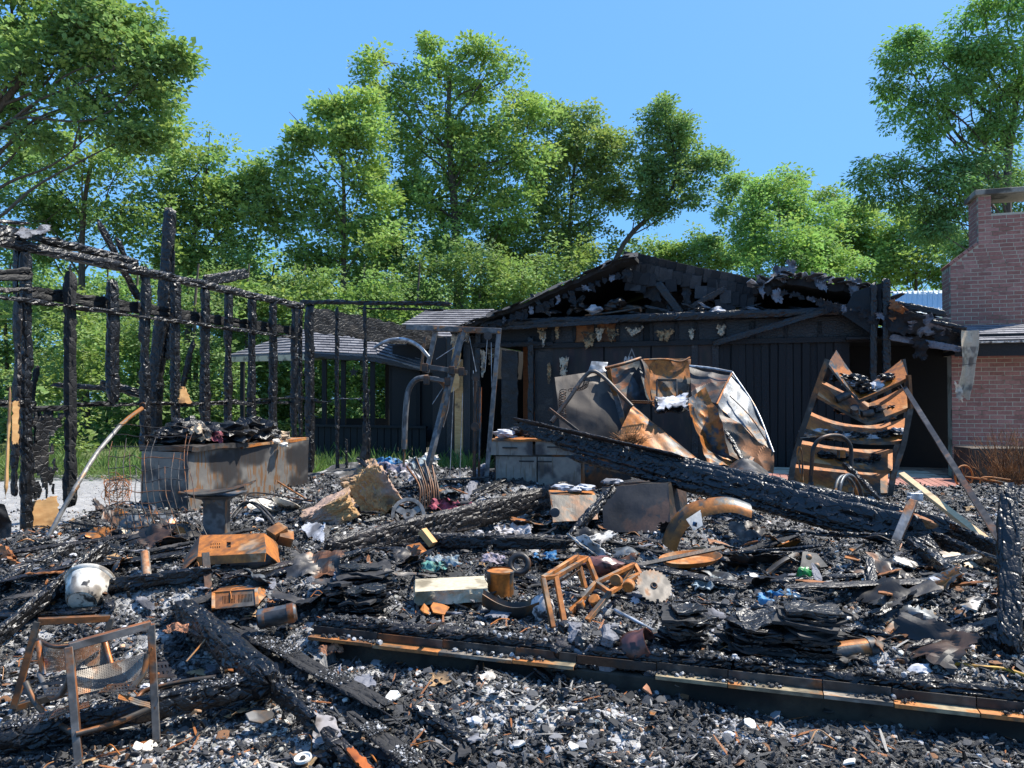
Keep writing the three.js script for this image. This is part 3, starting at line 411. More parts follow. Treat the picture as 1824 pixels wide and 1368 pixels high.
  part('wall_panel', up3(hu(848), hu(985), hy(930, 612), hy(930, 578), HW + 0.02, HW + 0.06), M.charDull, h);
  for (const [a, b, m] of [[768, 792, M.charDull], [793, 806, M.char], [807, 822, M.wood], [823, 836, M.char], [837, 850, M.charDull]]) part('wall_board', up3(hu(a), hu(b), 0.15, hy(810, m === M.wood ? 640 : 600), HW + 0.06 + 0.02 * q(), HW + 0.1), m, h);
  part('wall_board', patch([onW(803, 700, HW - 0.05), onW(818, 690, HW - 0.05), onW(822, 600, HW - 0.05), onW(806, 600, HW - 0.05)], { amp: 0.02, th: 0.012, rag: 0.02, seed: 5 }), M.wood, h);
  [[812, 605, 0.09, 0.14, 21], [832, 600, 0.05, 0.1, 22]].forEach(([px, py, a, b, s]) => { const c = onW(px, py, HW - 0.09), g = lump(1, a, b, 0.07, s, 3, 0.75, 2.2); g.translate(c.x, c.y, c.z); part('insulation_tuft', g, M.insulGrey, h); });
  // what closes the house: partition, back wall, side walls, attic floor
  part('back_wall', up3(hu(768), 9.5, 0, hy(1000, 585), HW + 6.0, HW + 6.1), M.charDull, h);
  part('partition', up3(hu(990), 6.2, 0, hy(1000, 585), HW + 1.6, HW + 1.7), M.soot, h);
  part('side_wall', up3(hu(768), hu(768) + 0.1, 0, hy(1000, 590), HW + 0.1, HW + 6), M.charDull, h);
  part('attic_floor', up3(hu(845), hu(1600), hy(1000, 577), hy(1000, 577) + 0.05, HW + 0.0, HW + 6), M.charDull, h);
  // post at the end of the siding and the dark porch behind it
  part('post', charBetween(onW(1556, 760, HW - 0.5), onW(1556, 505, HW - 0.5), 0.1, 0.12, { seed: 12, seg: 0.03 }), M.char, h);
  part('post', charBetween(onW(1580, 760, HW - 0.5), onW(1578, 497, HW - 0.5), 0.14, 0.14, { seed: 13, seg: 0.03 }), M.char, h);
  part('valley_board', patch([onW(1500, 560, HW - 0.3), onW(1560, 600, HW - 0.5), onW(1582, 500, HW - 0.5), onW(1520, 520, HW - 0.3)], { amp: 0.02, th: 0.03, seed: 9 }), M.charDull, h);
  part('porch_ceiling', up3(hu(1505), 6.4, hy(1560, 606), hy(1560, 606) + 0.04, HW - 0.3, HW + 1.6), M.charDull, h);
  part('porch_floor', up3(hu(1505), 6.0, 0.05, 0.2, HW + 0.0, HW + 1.6), M.concrete, h);

  // roof: two slopes with a burnt-back front edge
  const back = (p, k) => p.clone().addScaledVector(W, k);
  const slope = (name, front, depth, mt, o) => { const n = front.length - 1; part(name, solid((a, b) => { const f = a * n, i = Math.min(n - 1, Math.floor(f)), p = V().lerpVectors(front[i], front[i + 1], f - i); const s = 0.035 * fbm(p.x * 4, p.y * 4, b * 8, 3) * 2; p.addScaledVector(W, b * depth); p.y += s * (1 - b) + (o.sag || 0) * Math.sin(b * 3.1); if (b === 0) { p.addScaledVector(W, 0.12 * fbm(p.x * 7, 3, 1, 3)); p.y += 0.03 * fbm(p.x * 13, 9, 1, 3); } return p; }, 60, 16, o.th || 0.07, { crease: 0.5 }), mt, h); };
  const fl = [[800, 590], [838, 575], [880, 560], [930, 540], [990, 512], [1040, 490], [1085, 470], [1110, 459], [1132, 456]].map(([x, y]) => onW(x, y, HW - 0.25));
  slope('roof', fl, 6.5, M.shingleDarks[1], { sag: -0.05 });
  const fr = [[1118, 457], [1150, 463], [1190, 473], [1250, 486], [1300, 495], [1345, 507]].map(([x, y]) => onW(x, y, HW + 0.25));
  slope('roof', fr, 5.8, M.shingleDarks[0], { sag: -0.06 });
  const fr2 = [[1340, 512], [1376, 500], [1400, 494], [1450, 500], [1510, 508], [1560, 520], [1600, 540]].map(([x, y]) => onW(x, y, HW - 0.1));
  slope('roof', fr2, 6, M.shingleDarks[2], { sag: -0.05, th: 0.12 });
  const fr3 = [[1590, 540], [1630, 553], [1680, 570], [1722, 586]].map(([x, y]) => onW(x, y, HW - 0.7));
  slope('roof', fr3, 2.2, M.shingleDarks[2], { th: 0.09 });
  // the gable void behind the front edge
  part('gable_wall', (() => { const s = new THREE.Shape(); const a = hu(845), b = hu(1640), r = hu(1132); s.moveTo(a, hy(850, 577)); s.lineTo(b, hy(1560, 560)); s.lineTo(hu(1340), hy(1340, 520)); s.lineTo(r, hy(1132, 475)); const g = boxUV(new THREE.ExtrudeGeometry(s, { depth: 0.05, bevelEnabled: false })); g.applyMatrix4(new THREE.Matrix4().makeBasis(U, V(0, 1, 0), W.clone().negate())); const c = at(0, HW + 3.6, 0); g.translate(c.x, 0, c.z); return g; })(), M.charDull, h);
  // shingles draped over the burnt edge
  const rim = t => { const f = t * (fr.length - 1), i = Math.min(fr.length - 2, Math.floor(f)); return V().lerpVectors(fr[i], fr[i + 1], f - i); };
  for (let k = 0; k < 4; k++) for (let i = 0; i < 17; i++) {
    const t = (i + 0.5 * (k % 2) + 0.25) / 17.2, c = rim(clamp(t)), hang = k === 0 ? 1 : (Math.max(0, fbm(i * 0.4, k, 5, 2) + [0, 0.28, 0.02, -0.06][k]) > 0.08 || (i < 3) || (i > 12 && k < 3) ? 1 : 0); if (!hang) continue;
    const g = new RoundedBoxGeometry(0.19 + 0.03 * q(), 0.24, 0.008, 1, 0.002); const p = g.attributes.position; for (let j = 0; j < p.count; j++) if (p.getY(j) < 0) p.setZ(j, p.getZ(j) + 0.02 * (q() - 0.5));
    g.applyMatrix4(new THREE.Matrix4().makeBasis(U, V(0, 1, 0), W.clone().negate())); const e = new THREE.Matrix4().makeRotationFromEuler(new THREE.Euler((0.32 - 0.25 * k) * (0.6 + 0.6 * q()), (q() - 0.5) * 0.3, -0.10 + (q() - 0.5) * (0.1 + 0.12 * k))); g.applyMatrix4(e);
    g.translate(c.x + W.x * (-0.05 - 0.03 * k), c.y - 0.04 - 0.165 * k, c.z + W.z * (-0.05 - 0.03 * k)); part('shingle', boxUV(g, 1, i * 0.1 + k), M.shingleDarks[Math.floor(q() * 3)], h);
  }
  // shingles still lying on the left slope edge and on the low right roof
  for (let i = 0; i < 26; i++) { const f = i / 26 * (fl.length - 1), j = Math.min(fl.length - 2, Math.floor(f)), a = fl[j], b = fl[j + 1], c = V().lerpVectors(a, b, f - j), d = V().subVectors(b, a).normalize(); const g = new RoundedBoxGeometry(0.22, 0.01, 0.28, 1, 0.002); const m = basis(c, c.clone().add(d)); m.multiply(new THREE.Matrix4().makeRotationFromEuler(new THREE.Euler((q() - 0.5) * 0.5 + 0.25, (q() - 0.5) * 0.2, (q() - 0.5) * 0.16))); m.setPosition(c.clone().addScaledVector(W, 0.02).add(V(0, 0.025, 0))); g.applyMatrix4(m); part('shingle', boxUV(g, 1, i), M.shingleDarks[Math.floor(q() * 3)], h); }
  for (let k = 0; k < 34; k++) { const t = k / 34, f = t * (fr2.length - 1), j = Math.min(fr2.length - 2, Math.floor(f)), a = fr2[j], b = fr2[j + 1], c = V().lerpVectors(a, b, f - j); const g = shardGeo(0.1 + 0.1 * q(), 0.012, 700 + k, 6, 0.8, 0.3 * (q() - 0.5)); turn(g, (q() - 0.3) * 1.2, q() * 6, (q() - 0.5) * 0.7, c.x - W.x * 0.04, c.y + 0.01 + 0.05 * q(), c.z - W.z * 0.04); part('shingle', g, k % 5 === 0 ? M.ash : M.shingleDarks[Math.floor(q() * 3)], h); }
  // torn felt hanging from the edge
  [[1160, 520, 40, 3, 0], [1222, 525, 20, 4, 0], [1190, 540, 14, 5, 0], [1355, 515, 18, 6, 1], [1390, 500, 30, 7, 1], [1410, 488, 18, 8, 1], [1460, 510, 30, 9, 1], [1520, 520, 25, 10, 1]].forEach(([px, py, wpx, s, f]) => { const a = onW(px - wpx / 2, py - 25, HW - (f ? 0.15 : -0.2)), b = onW(px + wpx / 2, py - 22, HW - (f ? 0.15 : -0.2)), dy = 0.25 + 0.25 * rng(s)(); part('torn_felt', patch([a, b, b.clone().add(V(-0.05, -dy, 0.03)), a.clone().add(V(0.04, -dy * 0.8, 0.05))], { amp: 0.07, freq: 6, th: 0.006, seed: s, rag: 0.06 }), f ? M.charGrey : M.shingleDarks[1], h); });
  for (let i = 0; i < 44; i++) { const t = i / 44, px = t < 0.5 ? lerp(860, 1120, t * 2) : lerp(1360, 1700, t * 2 - 1), py = t < 0.5 ? lerp(574, 470, t * 2) + 6 : lerp(508, 585, t * 2 - 1) + 4, hh = 0.06 + 0.2 * q() * q(), w = 0.05 + 0.12 * q(), c = onW(px, py, HW - (t < 0.5 ? 0.28 : 0.2 + 0.6 * (t * 2 - 1))), k = c.clone().addScaledVector(U, w); part('torn_felt', patch([c.clone().add(V(0, -hh, 0.02)), k.clone().add(V(0.02, -hh * (0.5 + q()), 0.03)), k, c], { amp: 0.04, freq: 9, th: 0.006, seed: 800 + i, rag: 0.05, n: 8, m: 8 }), i % 4 === 3 ? M.charGrey : M.shingleDarks[2], h); }
  for (let i = 0; i < 26; i++) { const px = lerp(870, 1560, q()), c = onW(px, 552 + 10 * q(), HW - 0.15 + 0.4 * q()), l = 0.15 + 0.4 * q(), d = U.clone().multiplyScalar(q() < 0.5 ? 1 : -1).add(V(0, 0.1 + 0.7 * q() * q(), 0)).normalize(); part('splintered_board', charBetween(c, c.clone().addScaledVector(d, l), 0.03 + 0.03 * q(), 0.03 + 0.05 * q(), { seed: 820 + i, seg: 0.035, rag: 0.08 }), i % 4 ? M.char : M.charGrey, h); }
  // rafters and boards in the open gable
  for (const [a, b, w, hh, s, k] of [[[1172, 505], [1214, 560], 0.05, 0.16, 1, 0.1], [[1228, 548], [1290, 515], 0.05, 0.12, 2, 0], [[946, 525], [980, 562], 0.05, 0.1, 3, -0.25], [[1010, 560], [1040, 528], 0.09, 0.12, 4, 0], [[1026, 556], [1048, 546], 0.16, 0.1, 5, 0], [[1215, 560], [1262, 552], 0.12, 0.1, 6, -0.05]]) part('rafter', charBetween(onW(a[0], a[1], HW + k), onW(b[0], b[1], HW + k), w, hh, { seed: 40 + s, seg: 0.03 }), s === 2 || s === 6 ? M.charBrown : M.char, h);
  for (let i = 0; i < 7; i++) part('rafter', charBetween(onW(880 + i * 36, 556 - i * 13, HW + 0.5 + i * 0.2), back(onW(880 + i * 36, 556 - i * 13, HW + 0.5 + i * 0.2), 4), 0.05, 0.1, { seed: 60 + i, seg: 0.08 }), M.charDull, h);
  // light roof scraps lying inside the gap
  part('roof_scrap', patch([onW(1150, 562, HW + 1.2), onW(1275, 562, HW + 1.2), onW(1262, 520, HW + 2.6), onW(1172, 506, HW + 2.6)], { amp: 0.05, th: 0.02, seed: 4, rag: 0.08 }), M.shingles[0], h);
  part('roof_scrap', patch([onW(1195, 500, HW + 2.2), onW(1290, 545, HW + 2.2), onW(1270, 540, HW + 3), onW(1190, 505, HW + 3)], { amp: 0.03, th: 0.02, seed: 5 }), M.white, h);
  part('attic_pipe', tube([onW(1042, 562, HW - 0.1), onW(1080, 558, HW - 0.1), onW(1120, 552, HW - 0.1), onW(1140, 549, HW - 0.1), onW(1142, 556, HW - 0.1)], 0.022), M.rustBrown, h);
  part('attic_tank', (() => { const g = lump(1, 0.42, 0.08, 0.2, 8, 3, 0.15); const c = onW(1110, 551, HW + 0.2); g.translate(c.x, c.y, c.z); return g; })(), M.rustBrown, h);
  [[1100, 541, 31], [1090, 545, 32], [1060, 552, 33], [1030, 545, 34], [1250, 553, 35], [1275, 556, 36], [1200, 562, 37]].forEach(([px, py, s]) => { const g = lump(0.12, 1.2, 0.7, 1, s, 2, 0.6), c = onW(px, py, HW - 0.05); g.translate(c.x, c.y, c.z); part('burnt_rubble', g, s % 3 ? M.char : M.ash, h); });
  // right eave wreckage
  part('rafter', charBetween(onW(1585, 600, HW - 0.55), onW(1708, 622, HW - 0.9), 0.05, 0.12, { seed: 81, seg: 0.025 }), M.charGrey, h);
  part('rafter', charBetween(onW(1590, 540, HW - 0.6), onW(1685, 560, HW - 0.8), 0.05, 0.12, { seed: 82, seg: 0.025 }), M.char, h);
  part('rafter', charBetween(onW(1660, 572, HW - 0.85), onW(1720, 586, HW - 0.9), 0.12, 0.08, { seed: 83, seg: 0.025 }), M.char, h);
  [[1615, 575, 60, 45, 21, 0], [1655, 580, 70, 40, 22, 1], [1690, 600, 50, 30, 23, 0], [1640, 620, 25, 40, 24, 0], [1600, 555, 25, 40, 25, 2]].forEach(([px, py, w, hh, s, c]) => part('torn_felt', patch([onW(px - w / 2, py - hh / 2, HW - 0.8), onW(px + w / 2, py - hh / 2 + 8, HW - 0.9), onW(px + w / 2, py + hh / 2, HW - 0.7), onW(px - w / 2, py + hh / 2 - 5, HW - 0.75)], { amp: 0.09, freq: 5, th: 0.008, seed: s, rag: 0.08 }), [M.shingleDarks[2], M.charGrey, M.woodBurnt][c], h));
  settle(h);
}
// ------------------------------------------------------------------ brick wing, chimney, porch, gutter
function brickRow(parent, u0, u1, y, w, th, q, L = 0.2, Hh = 0.058, off = 0) { const bl = [0.194, 0.198, 0.19]; let u = u0 - off; while (u < u1 - 0.03) { const a = Math.max(u, u0), b = Math.min(u + L, u1); if (b - a > 0.025) part('brick', up3(a, b, y, y + Hh, w - 0.0025 - 0.002 * q(), w + th, 0.002), M.bricks[Math.floor(q() * 6)], parent); u += L + 0.0115; } }
{
  const g = thing('brick_house_wing', 'red brick house wing with low shingled eave beside the burnt doorway', 'house'), q = rng(77), bw = HW - 0.1, u0 = uw(onW(1696, 750, bw).x, onW(1696, 750, bw).z)[0], u1 = u0 + 1.62;
  part('wall', up3(u0 + 0.002, u1, 0, 2.2, bw, bw + 0.3, 0.002), M.mortar, g);
  for (let r = 0, y = 0.1; y < 2.12; y += 0.0686, r++) brickRow(g, u0, u1, y, bw, 0.02, q, 0.2, 0.0575, r % 2 ? 0.105 : 0);
  part('soffit', up3(u0 - 0.05, u1 + 0.2, 2.14, 2.2, bw - 0.42, bw + 0.3), M.charDull, g);
  part('fascia', up3(u0 - 0.05, u1 + 0.2, 2.10, 2.31, bw - 0.45, bw - 0.425), M.charDull, g);
  part('gutter', up3(u0 - 0.05, u1 + 0.2, 2.295, 2.318, bw - 0.53, bw - 0.45), M.white, g);
  const e0 = at(u0 - 0.05, bw - 0.5, 2.33), e1 = at(u1 + 0.2, bw - 0.5, 2.33), t0 = at(u0 - 0.05, bw + 0.9, 2.68), t1 = at(u1 + 0.2, bw + 0.9, 2.68);
  part('roof', patch([e0, e1, t1, t0], { amp: 0.002, th: 0.03 }), M.shingles[2], g);
  for (let r = 0; r < 8; r++) for (let i = 0; i < 6; i++) { const a = (i + (r % 2) * 0.5) / 6.5, b = a + 0.15, s = r / 8, c = [bil([e0, e1, t1, t0], a, s), bil([e0, e1, t1, t0], b, s), bil([e0, e1, t1, t0], b, s + 0.14), bil([e0, e1, t1, t0], a, s + 0.14)]; c[0].y += 0.018; c[1].y += 0.018; c[2].y += 0.006; c[3].y += 0.006; part('shingle', patch(c, { n: 1, m: 1, amp: 0, th: 0.007 }), M.shingles[Math.floor(q() * 3)], g); }
  settle(g);
}
{
  const g = thing('brick_chimney', 'wide red brick chimney with sloped shoulder and concrete cap', 'chimney'), q = rng(78), w = 11.3, uu = px => uw(onW(px, 500, w).x, onW(px, 500, w).z)[0], yy = (px, py) => onW(px, py, w).y;
  const uL = uu(1693), uN = uu(1744), uR = uu(1852), yS0 = yy(1693, 474), yS1 = yy(1744, 435), yT = yy(1744, 349), yO = yy(1790, 379), uO = uu(1767), D = 0.62;
  const left = y => y < yS0 ? uL : y > yS1 ? uN : lerp(uL, uN, (y - yS0) / (yS1 - yS0));
  { const s = new THREE.Shape(); s.moveTo(uL, 2.2); s.lineTo(uR, 2.2); s.lineTo(uR, yO); s.lineTo(uO, yO); s.lineTo(uO, yT); s.lineTo(uN, yT); s.lineTo(uN, yS1); s.lineTo(uL, yS0); const b = boxUV(new THREE.ExtrudeGeometry(s, { depth: D, bevelEnabled: false })); b.applyMatrix4(new THREE.Matrix4().makeBasis(U, V(0, 1, 0), W.clone().negate())); const c = at(0, w + D, 0); b.translate(c.x, 0, c.z); part('core', b, M.mortar, g); }
  for (let r = 0, y = 2.32; y < yT - 0.05; y += 0.0686, r++) { const b = y > yO - 0.05 ? uO : uR; brickRow(g, left(y + 0.06), b, y, w, 0.02, q, 0.2, 0.0575, r % 2 ? 0.105 : 0); }
  for (let r = 0, y = 2.32; y < yT - 0.05; y += 0.0686, r++) { const u = left(y + 0.03); if (y > yS0 - 0.06 && y < yS1) continue; for (let k = r % 2 ? 0.11 : 0.02; k < D - 0.05; k += 0.2115) part('brick', up3(u - 0.0035, u + 0.02, y, y + 0.0575, w + k, Math.min(w + k + 0.2, w + D), 0.003), M.bricks[Math.floor(q() * 6)], g); }
  for (let k = 0; k < 6; k++) { const a = k / 6, b = a + 0.15, A = at(lerp(uL, uN, a) - 0.015, w + D / 2, lerp(yS0, yS1, a) + 0.02), B = at(lerp(uL, uN, b) - 0.015, w + D / 2, lerp(yS0, yS1, b) + 0.02); part('brick', bar(A, B, D + 0.03, 0.05), M.bricks[k % 6], g); }
  part('cap', (() => { const b = up3(uN - 0.06, uR + 0.1, yT, yT + 0.1, w - 0.06, w + D + 0.06, 0.02); const p = b.attributes.position; for (let i = 0; i < p.count; i++) p.setY(i, p.getY(i) + 0.012 * fbm(p.getX(i) * 9, p.getY(i) * 9, p.getZ(i) * 9, 2)); return b; })(), M.concrete, g);
  settle(g);
}
{
  const g = thing('brick_porch', 'low brick porch platform in front of the brick wall', 'porch'), q = rng(79), A = onY(1785, 893, 0.3), [uA, wA] = uw(A.x, A.z), u0 = uA - 2.6, w1 = HW - 0.12;
  part('core', up3(u0 + 0.01, uA - 0.01, 0, 0.285, wA + 0.01, w1), M.mortar, g);
  for (let w = wA, i = 0; w < w1 - 0.05 && i < 12; w += 0.212, i++) for (let u = u0; u < uA - 0.04; u += 0.106) part('paver', up3(u + 0.004, u + 0.102, 0.278, 0.3, w + 0.004, Math.min(w1, w + 0.208), 0.003), M.bricks[Math.floor(q() * 6)], g);
  for (let r = 0; r < 4; r++) brickRow(g, u0, uA, 0.004 + r * 0.069, wA + 0.006, 0.02, q, 0.2, 0.058, r % 2 ? 0.1 : 0);
  part('step', up3(uA - 0.3, uA + 0.8, 0, 0.14, wA - 0.5, wA + 0.5), M.bricks[2], g);
  settle(g);
}
{
  const g = thing('hanging_gutter', 'torn pale gutter length hanging down from the burnt eave', 'gutter'), top = onW(1728, 588, HW - 0.95), bot = onW(1712, 705, HW - 1.0), d = V().subVectors(bot, top), X = U.clone();
  part('trough', solid((a, b) => { const t = b, p = top.clone().addScaledVector(d, t), r = lerp(0.12, 0.085, t), s = (a - 0.5) * 2; p.addScaledVector(X, s * r * (0.95 + 0.1 * Math.sin(t * 9)) + 0.05 * Math.sin(t * 2.6)); p.addScaledVector(W, 0.10 * (1 - s * s) * (1 + 0.4 * fbm(t * 4, a, 0, 2)) - 0.02 * fbm(a * 4, t * 7, 2, 2)); if (b === 1) p.y += 0.1 * fbm(a * 6, 2, 3, 2) - 0.05 * s; return p; }, 22, 30, 0.004, { crease: 0.35 }), M.cream, g);
  part('strap', bar(onW(1708, 651, HW - 1.06), onW(1738, 647, HW - 1.06), 0.01, 0.008), M.steelDark, g);
  part('flap', patch([onW(1700, 680, HW - 1), onW(1715, 690, HW - 1), onW(1714, 715, HW - 1), onW(1703, 708, HW - 1)], { amp: 0.03, freq: 6, seed: 4, rag: 0.03 }), M.cream, g);
  settle(g);
}
// ------------------------------------------------------------------ shingled roofs beyond
function shingleFacet(parent, c, rows, cols, mats, q, lift = 0.02, name = 'shingle') {
  for (let r = 0; r < rows; r++) for (let i = -1; i < cols; i++) { const o = (r % 3) * 0.33, a = clamp((i + o + 0.02) / cols), b = clamp((i + o + 0.98) / cols); if (b - a < 0.2 / cols) continue; const s = r / rows, t = Math.min(1, (r + 1.15) / rows), k = [bil(c, a, s), bil(c, b, s), bil(c, b, t), bil(c, a, t)]; const dy = 0.006 * q(); k[0].y += lift + dy; k[1].y += lift + dy; k[2].y += lift * 0.2; k[3].y += lift * 0.2; part(name, patch(k, { n: 1, m: 1, amp: 0, th: 0.012 }), mats[Math.floor(q() * mats.length)], parent); }
}
{
  const g = thing('garden_pavilion', 'dark screened pavilion with grey shingled hip roof among the trees', 'pavilion'), q = rng(55);
  const A = P(405, 634, 20.5), B = P(556, 628, 17.2), C = P(672, 633, 16.4), Cs = P(758, 657, 16), Dd = P(700, 640, 20), R1 = P(556, 585, 19), R2 = P(665, 588, 17.8), R3 = P(742, 612, 17);
  part('roof_deck', patch([A, B, R1, R1.clone().add(V(-0.3, 0, -0.3))], { n: 4, m: 4, amp: 0, th: 0.05 }), M.shingle, g);
  part('roof_deck', patch([B, C, R2, R1], { n: 4, m: 4, amp: 0, th: 0.05 }), M.shingle, g);
  part('roof_deck', patch([C, Cs, R3, R2], { n: 8, m: 4, amp: 0.04, th: 0.05, seed: 2 }), M.shingle, g);
  part('roof_deck', patch([R1, R3, P(760, 625, 21), A.clone().add(V(1.5, 0, -2))], { n: 4, m: 4, amp: 0, th: 0.05 }), M.shingle, g);
  shingleFacet(g, [A, B, R1, R1.clone().add(V(-0.3, 0, -0.3))], 9, 9, M.shingles, q, 0.03);
  shingleFacet(g, [B, C, R2, R1], 10, 7, M.shingles, q, 0.03);
  shingleFacet(g, [C, Cs, R3, R2], 8, 5, M.shingles, q, 0.05);
  part('fascia', bar(A.clone().add(V(0, -0.1, 0)), B.clone().add(V(0, -0.1, 0)), 0.04, 0.14), M.cream, g);
  part('fascia', charBetween(B.clone().add(V(0, -0.07, 0)), C.clone().add(V(0, -0.1, 0)), 0.08, 0.13, { seg: 0.06, seed: 3 }), M.charBrown, g);
  part('fascia', charBetween(C.clone().add(V(0, -0.1, 0)), Cs.clone().add(V(0.25, -0.07, 0)), 0.08, 0.13, { seg: 0.06, seed: 4 }), M.charBrown, g);
  for (const [px, d, py] of [[578, 17.2, 640], [612, 17, 640], [664, 16.6, 642], [698, 16.6, 645], [745, 16.3, 660], [432, 20, 640], [600, 20, 640], [690, 20, 640]]) part('post', bar(onY(px, 802, 0.05).setComponent(1, 0.05) && P(px, 802, d).setComponent(1, 0.02), P(px, py, d), 0.1, 0.1), M.soot, g);
  const f0 = P(556, 800, 17.1), f1 = P(760, 806, 16); f0.y = f1.y = 0.02;
  part('floor_slab', (() => { const s = new THREE.Shape(); [[-0.1, 0], [1.05, 0]].forEach(() => 0); const pts = [P(440, 800, 20.5), P(556, 800, 17), P(780, 800, 15.8), P(800, 800, 20.5)]; pts.forEach((p, i) => i ? s.lineTo(p.x, -p.z) : s.moveTo(p.x, -p.z)); const e = new THREE.ExtrudeGeometry(s, { depth: 0.14, bevelEnabled: false }); e.rotateX(-Math.PI / 2); return boxUV(e); })(), M.concrete, g);
  for (let i = 0; i < 17; i++) { const t = i / 17, a = V().lerpVectors(f0, f1, t), b = V().lerpVectors(f0, f1, t + 0.052); part('rail_board', patch([a.clone().setY(0.16), b.clone().setY(0.16), b.clone().setY(0.80 + 0.02 * q()), a.clone().setY(0.80 + 0.02 * q())], { n: 1, m: 1, amp: 0, th: 0.03 }), M.soot, g); }
  part('rail', bar(f0.clone().setY(0.84), f1.clone().setY(0.84), 0.09, 0.05), M.soot, g);
  part('star_ornament', (() => { const s = new THREE.Shape(); for (let i = 0; i < 10; i++) { const a = i / 10 * 6.283 + 1.571, r = i % 2 ? 0.05 : 0.12; i ? s.lineTo(Math.cos(a) * r, Math.sin(a) * r) : s.moveTo(Math.cos(a) * r, Math.sin(a) * r); } const e = boxUV(new THREE.ExtrudeGeometry(s, { depth: 0.02, bevelEnabled: false })), c = P(630, 663, 16.9); e.translate(c.x, c.y, c.z); return e; })(), M.black, g);
  part('back_screen', patch([P(560, 803, 20.4), P(790, 803, 20.4), P(790, 745, 20.4), P(560, 745, 20.4)], { n: 2, m: 2, amp: 0, th: 0.03 }), M.soot, g);
  settle(g);
  const h = thing('rear_house_roof', 'grey shingled rear roof rising behind the gym machine', 'roof');
  const c = [P(680, 600, 15.8), P(880, 602, 14.9), P(880, 551, 18.5), P(760, 553, 19)];
  part('roof_deck', patch(c, { n: 6, m: 4, amp: 0, th: 0.08 }), M.shingle, h); shingleFacet(h, c, 13, 12, M.shingles, q, 0.03);
  part('wall', bar(P(700, 700, 16.5), P(880, 700, 16), 0.1, 2.1), M.soot, h);
  settle(h);
  const k = thing('metal_shed_roof', 'pale blue metal roof between burnt eave and chimney', 'roof'), e = [P(1588, 560, 17), P(1700, 562, 17), P(1700, 517, 20), P(1590, 519, 20)];
  part('roof_deck', patch(e, { n: 6, m: 4, amp: 0, th: 0.05 }), M.paleRoof, k);
  for (let i = 0; i < 12; i++) { const a = bil(e, i / 12, 0), b = bil(e, i / 12, 1); a.y += 0.02; b.y += 0.02; part('seam', bar(a, b, 0.02, 0.03), M.paleRoof, k); }
  part('wall', bar(P(1590, 600, 18).setY(1.4), P(1710, 600, 18).setY(1.4), 0.1, 2.4), M.soot, k);
  settle(k);
}

// ------------------------------------------------------------------ trees
function limb(pts, r0, r1, rad = 7, seg = 0) {
  const c = new THREE.CatmullRomCurve3(pts, false, 'centripetal'), n = seg || Math.max(5, pts.length * 4), g = new THREE.TubeGeometry(c, n, 1, rad), p = g.attributes.position, v = V();
  for (let i = 0; i <= n; i++) { const o = c.getPointAt(i / n), r = lerp(r0, r1, Math.pow(i / n, 0.8)); for (let j = 0; j <= rad; j++) { const k = i * (rad + 1) + j; v.fromBufferAttribute(p, k).sub(o).multiplyScalar(r * (1 + 0.25 * nz(i * 0.7, j * 1.3, r0 * 9))).add(o); p.setXYZ(k, v.x, v.y, v.z); } }
  g.computeVertexNormals(); return boxUV(g, 1);
}
function clump(seed, n, len, wide, droop = 0) {
  const q = rng(seed), pos = [], nor = [];
  for (let i = 0; i < n; i++) {
    const a = q() * 6.283, b = Math.acos(2 * q() - 1), r = 0.25 + 0.75 * Math.cbrt(q()), c = V(Math.sin(b) * Math.cos(a), Math.cos(b) * 0.75, Math.sin(b) * Math.sin(a)), o = c.clone().multiplyScalar(r);
    const d = c.clone().add(V((q() - 0.5) * 1.2, (q() - 0.5) * 0.8 - droop, (q() - 0.5) * 1.2)).normalize(), s = V().crossVectors(d, V(q() - 0.5, 1, q() - 0.5)).normalize(), up = V().crossVectors(s, d), L = len * (0.7 + 0.6 * q()), w = L * wide;
    const t = o.clone().addScaledVector(d, L), m = o.clone().addScaledVector(d, L * 0.45), e = m.clone().addScaledVector(s, w).addScaledVector(up, w * 0.35), f = m.clone().addScaledVector(s, -w).addScaledVector(up, w * 0.35);
    for (const x of [o, e, t, o, t, f]) pos.push(x.x, x.y, x.z);
  }
  const g = new THREE.BufferGeometry(); g.setAttribute('position', new THREE.Float32BufferAttribute(pos, 3)); g.computeVertexNormals(); return g;
}
const CL = { oak: [clump(1, 30, 0.46, 0.32), clump(2, 30, 0.44, 0.34)], locust: [clump(3, 38, 0.44, 0.22, 0.7), clump(4, 38, 0.42, 0.24, 0.7)], shrub: [clump(5, 28, 0.42, 0.36), clump(6, 28, 0.44, 0.32)] };
const leafM = mat({ color: 0xffffff, transmission: 0.5, roughness: 0.88, thickness: 0, specularIntensity: 0.5 });
M.trunk = M.bark;
